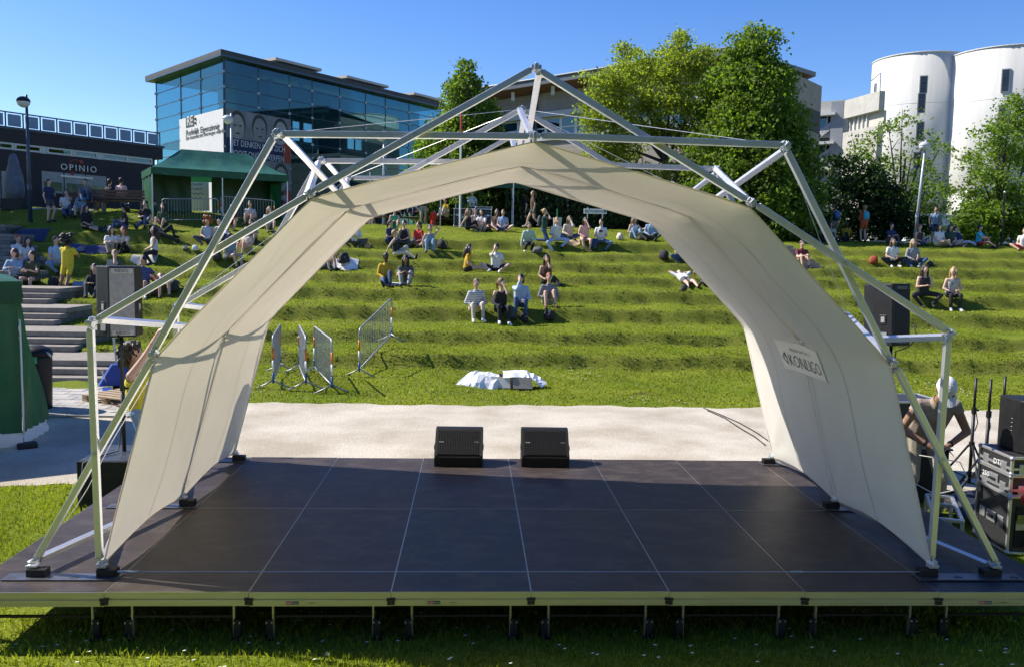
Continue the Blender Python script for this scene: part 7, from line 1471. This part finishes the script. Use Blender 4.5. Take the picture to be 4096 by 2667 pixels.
ps(G_(595, 352), 5, 'cross', 'cream', 1, 'jeans', 1, 'long', 'lbrown', 'person with sunglasses and cream top, row below the sign', 'eat')
ps(G_(730, 365), 5, 'knees', 'pink', .3, 'pink', .3, 'long', 'dark', 'person in a pink dress eating, row below the sign', 'eat', shoe='brown')
ps(G_(870, 385), -8, 'cross', 'white', .3, 'denim', 1, 'short', 'brown', 'person in a white T-shirt with a blue and red logo', 'lap', hy=-20, props=('print',), fem=False)
ps(G_(1150, 345), 15, 'knees', 'white', 0, 'ldenim', 1, 'long', 'lbrown', 'person in a white tank top and jeans gesturing beside a tote bag', ('lap', 'point'), hy=25)
ps(G_(1305, 350), -15, 'cross', 'ldenim', 1, 'olive', 1, 'short', 'dark', 'person in a pale denim jacket and olive trousers beside the tank top', 'lap')
ps(G_(1560, 530), 10, 'cross', 'navy', .3, 'jeans', 1, 'short', 'dark', 'person in navy half hidden by the fabric edge', 'lap')
ps(G_(1605, 740), 5, 'lie', 'white', .4, 'dgrey', .3, 'bob', 'dark', 'sunbathing person in a white shirt and shorts with hands behind the head', 'head', shoe='black', fem=False)
ps(G_(1775, 745), 15, 'half', 'gblue', .3, 'dgrey', .25, 'short', 'brown', 'person beside the sunbather whose legs show at the fabric edge', 'behind', shoe='navy', fem=False)
# --- right side
ps(H_(440, 585), 5, 'chair', 'maroon', .3, 'khaki', .3, 'short', 'brown', 'person in a burgundy T-shirt sitting on the narrow steps', 'knees', fem=False)
ps(H_(470, 368), 25, 'knees', 'black', 1, 'black', 1, 'short', 'dark', 'person in black sitting at the top of the narrow steps', 'knees')
ps(H_(582, 330), 175, 'stand', 'black', 0, 'beige', .6, 'bun', 'brown', 'standing person in a black vest with hair up, back turned, at the upper path', 'side')
ps(H_(738, 330), 185, 'stand', 'navy', .4, 'khaki', 1, 'short', 'dark', 'standing person with a blue backpack, back turned, at the upper path', 'side', props=('backpack_blue',), fem=False)
ps(H_(640, 365), 5, 'knees', 'white', .3, 'dgrey', 1, 'short', 'grey', 'person in a white T-shirt sitting below the standing black vest', 'knees', fem=False)
ps(H_(700, 370), -20, 'half', 'cream', .3, 'black', 1, 'long', 'lbrown', 'person in a cream top with black trousers beside the white T-shirt at the path', 'lap')
ps(H_(838, 368), -40, 'half', 'mustard', .3, 'black', 1, 'short', 'black', 'person in a golden yellow T-shirt on the upper path edge', 'behind', 'd', fem=False)
ps(H_(988, 370), 180, 'stand', 'orange', .6, 'orange', .3, 'bun', 'blond', 'standing person in orange with a turquoise backpack, back turned', 'lap', props=('backpack_turq',))
ps(H_(1212, 390), 15, 'knees', 'navy', .4, 'dgrey', 1, 'short', 'dark', 'person in navy with glasses sitting in the shade of the dark evergreen', 'knees', fem=False)
ps(H_(1230, 562), 0, 'cross', 'white', .3, 'black', 1, 'long', 'brown', 'person in a white T-shirt with a coffee cup on the right slope', 'lap', hp=-.3, props=('cup',), shoe='white')
ps(H_(1405, 568), -5, 'cross', 'grey', 1, 'jeans', 1, 'long', 'blond', 'person in a grey jumper holding a baguette on the right slope', 'lap', hp=-.3, props=('baguette',), shoe='white')
ps(H_(1462, 402), 15, 'cross', 'brown', 0, 'denim', .4, 'bun', 'ginger', 'person with tied ginger hair and dark vest near the lamp post', 'lap')
ps(H_(1600, 382), -20, 'stand', 'gblue', .3, 'navy', .4, 'short', 'dark', 'person in a grey-blue shirt standing behind the seated group at the lamp post', 'side', 't', fem=False)
ps(H_(1635, 408), 10, 'side', 'white', .3, 'cream', .3, 'long', 'dark', 'person in a white print T-shirt in the seated group at the towers', 'lap')
ps(H_(1730, 408), -15, 'cross', 'dgreen', .3, 'beige', .5, 'long', 'brown', 'person in a dark green top with long wavy hair in the group at the towers', 'lap', hy=30)
ps(H_(1835, 402), 30, 'recline', 'navy', 1, 'white', 1, 'short', 'dark', 'person in navy jumper and white trousers reclining at the towers', 'prop', fem=False, lean=-.5)
ps(H_(1985, 408), 40, 'half', 'turq', .3, 'red', .3, 'short', 'black', 'person in a turquoise T-shirt and red shorts', 'knees', 't', fem=False)
ps(H_(1500, 850), 0, 'cross', 'black', 0, 'black', 1, 'long', 'dark', 'person with long dark hair in a black top behind the all-black loudspeaker', 'phone')
ps(H_(1745, 870), -12, 'chair', 'white_p', 0, 'black', 1, 'long', 'blond', 'person with long blond hair and patterned vest holding a yellow snack', 'lap', hy=-35, shoe='white', props=('food',))
ps(H_(2372, 442), -30, 'cross', 'white', .3, 'red', .4, 'short', 'dark', 'person in white sitting at the edge of the right lawn', 'lap')
# --- under the trees behind the arch
for px, D, hd, po, a, lab in ((1480, 42.5, 40, 'stand', ('grey', .3, 'red', .3, 'short', 'dark'), 'person in red shorts standing at the picnic tables'), (1692, 43, 10, 'stand', ('black', 1, 'khaki', 1, 'short', 'brown'), 'person in a long black jacket standing behind the green top'), (1888, 43.4, -30, 'stand', ('lblue', .3, 'navy', 1, 'short', 'dark'), 'person in a pale blue shirt standing behind the flight cases')):
    p = base_at(px, D); ps(tuple(p), hd, po, *a, lab, 'side', flat=True)
for px, D, hd, a, lab in ((1600, 44.1, 30, ('red', .3, 'black', 1, 'tail', 'dark'), 'person in red seated at the picnic table'), (1655, 44.1, -20, ('white', .3, 'navy', 1, 'short', 'brown'), 'person in white seated at the picnic table'), (1787, 43.9, -50, ('mustard', .3, 'cream', 1, 'bob', 'brown'), 'person in brown-yellow top seated on the low bench')):
    p = base_at(px, D); ps((p[0], p[1], p[2]+.44), hd, 'chair', *a, lab, 'lap', flat=True)
# --- the two workers beside the stage
person((-1.37, 4.25, -.392), R_(97), 'stand', 'yellow', 0, 'ldenim', 1, 'wavy', 'dark', 'person in a yellow strap top and jeans reaching up to the arch frame', 'up', 'l', 1.0, lean=-.10, hy=-6, hp=.35, near=True, fem=True, group='stage crew', flat=True)
person((7.44, 2.98, -.392), R_(-8), 'bend', 'tan', .13, 'khaki', 1, 'cap', 'white', 'person in a white cap and sleeveless beige shirt bending over beside the stage', 'work', 'm', 1.12, hy=0, near=True, fem=False, group='stage crew', props=('bracelet',), flat=True)
finish_people()
o = obj('cord', MB().tube([(7.0, 3.3, .55), (7.25, 2.95, .35), (7.5, 2.62, .36), (7.62, 2.55, .35), (7.68, 2.5, .2), (7.60, 2.5, .08), (7.35, 2.5, .02), (7.2, 2.6, .1), (7.08, 2.7, .12)], .006, 6), pm('white_cord', (.7, .7, .68), .6), smooth=True); tag(o, 'white cord held by the bending worker in the cap', 'cord')
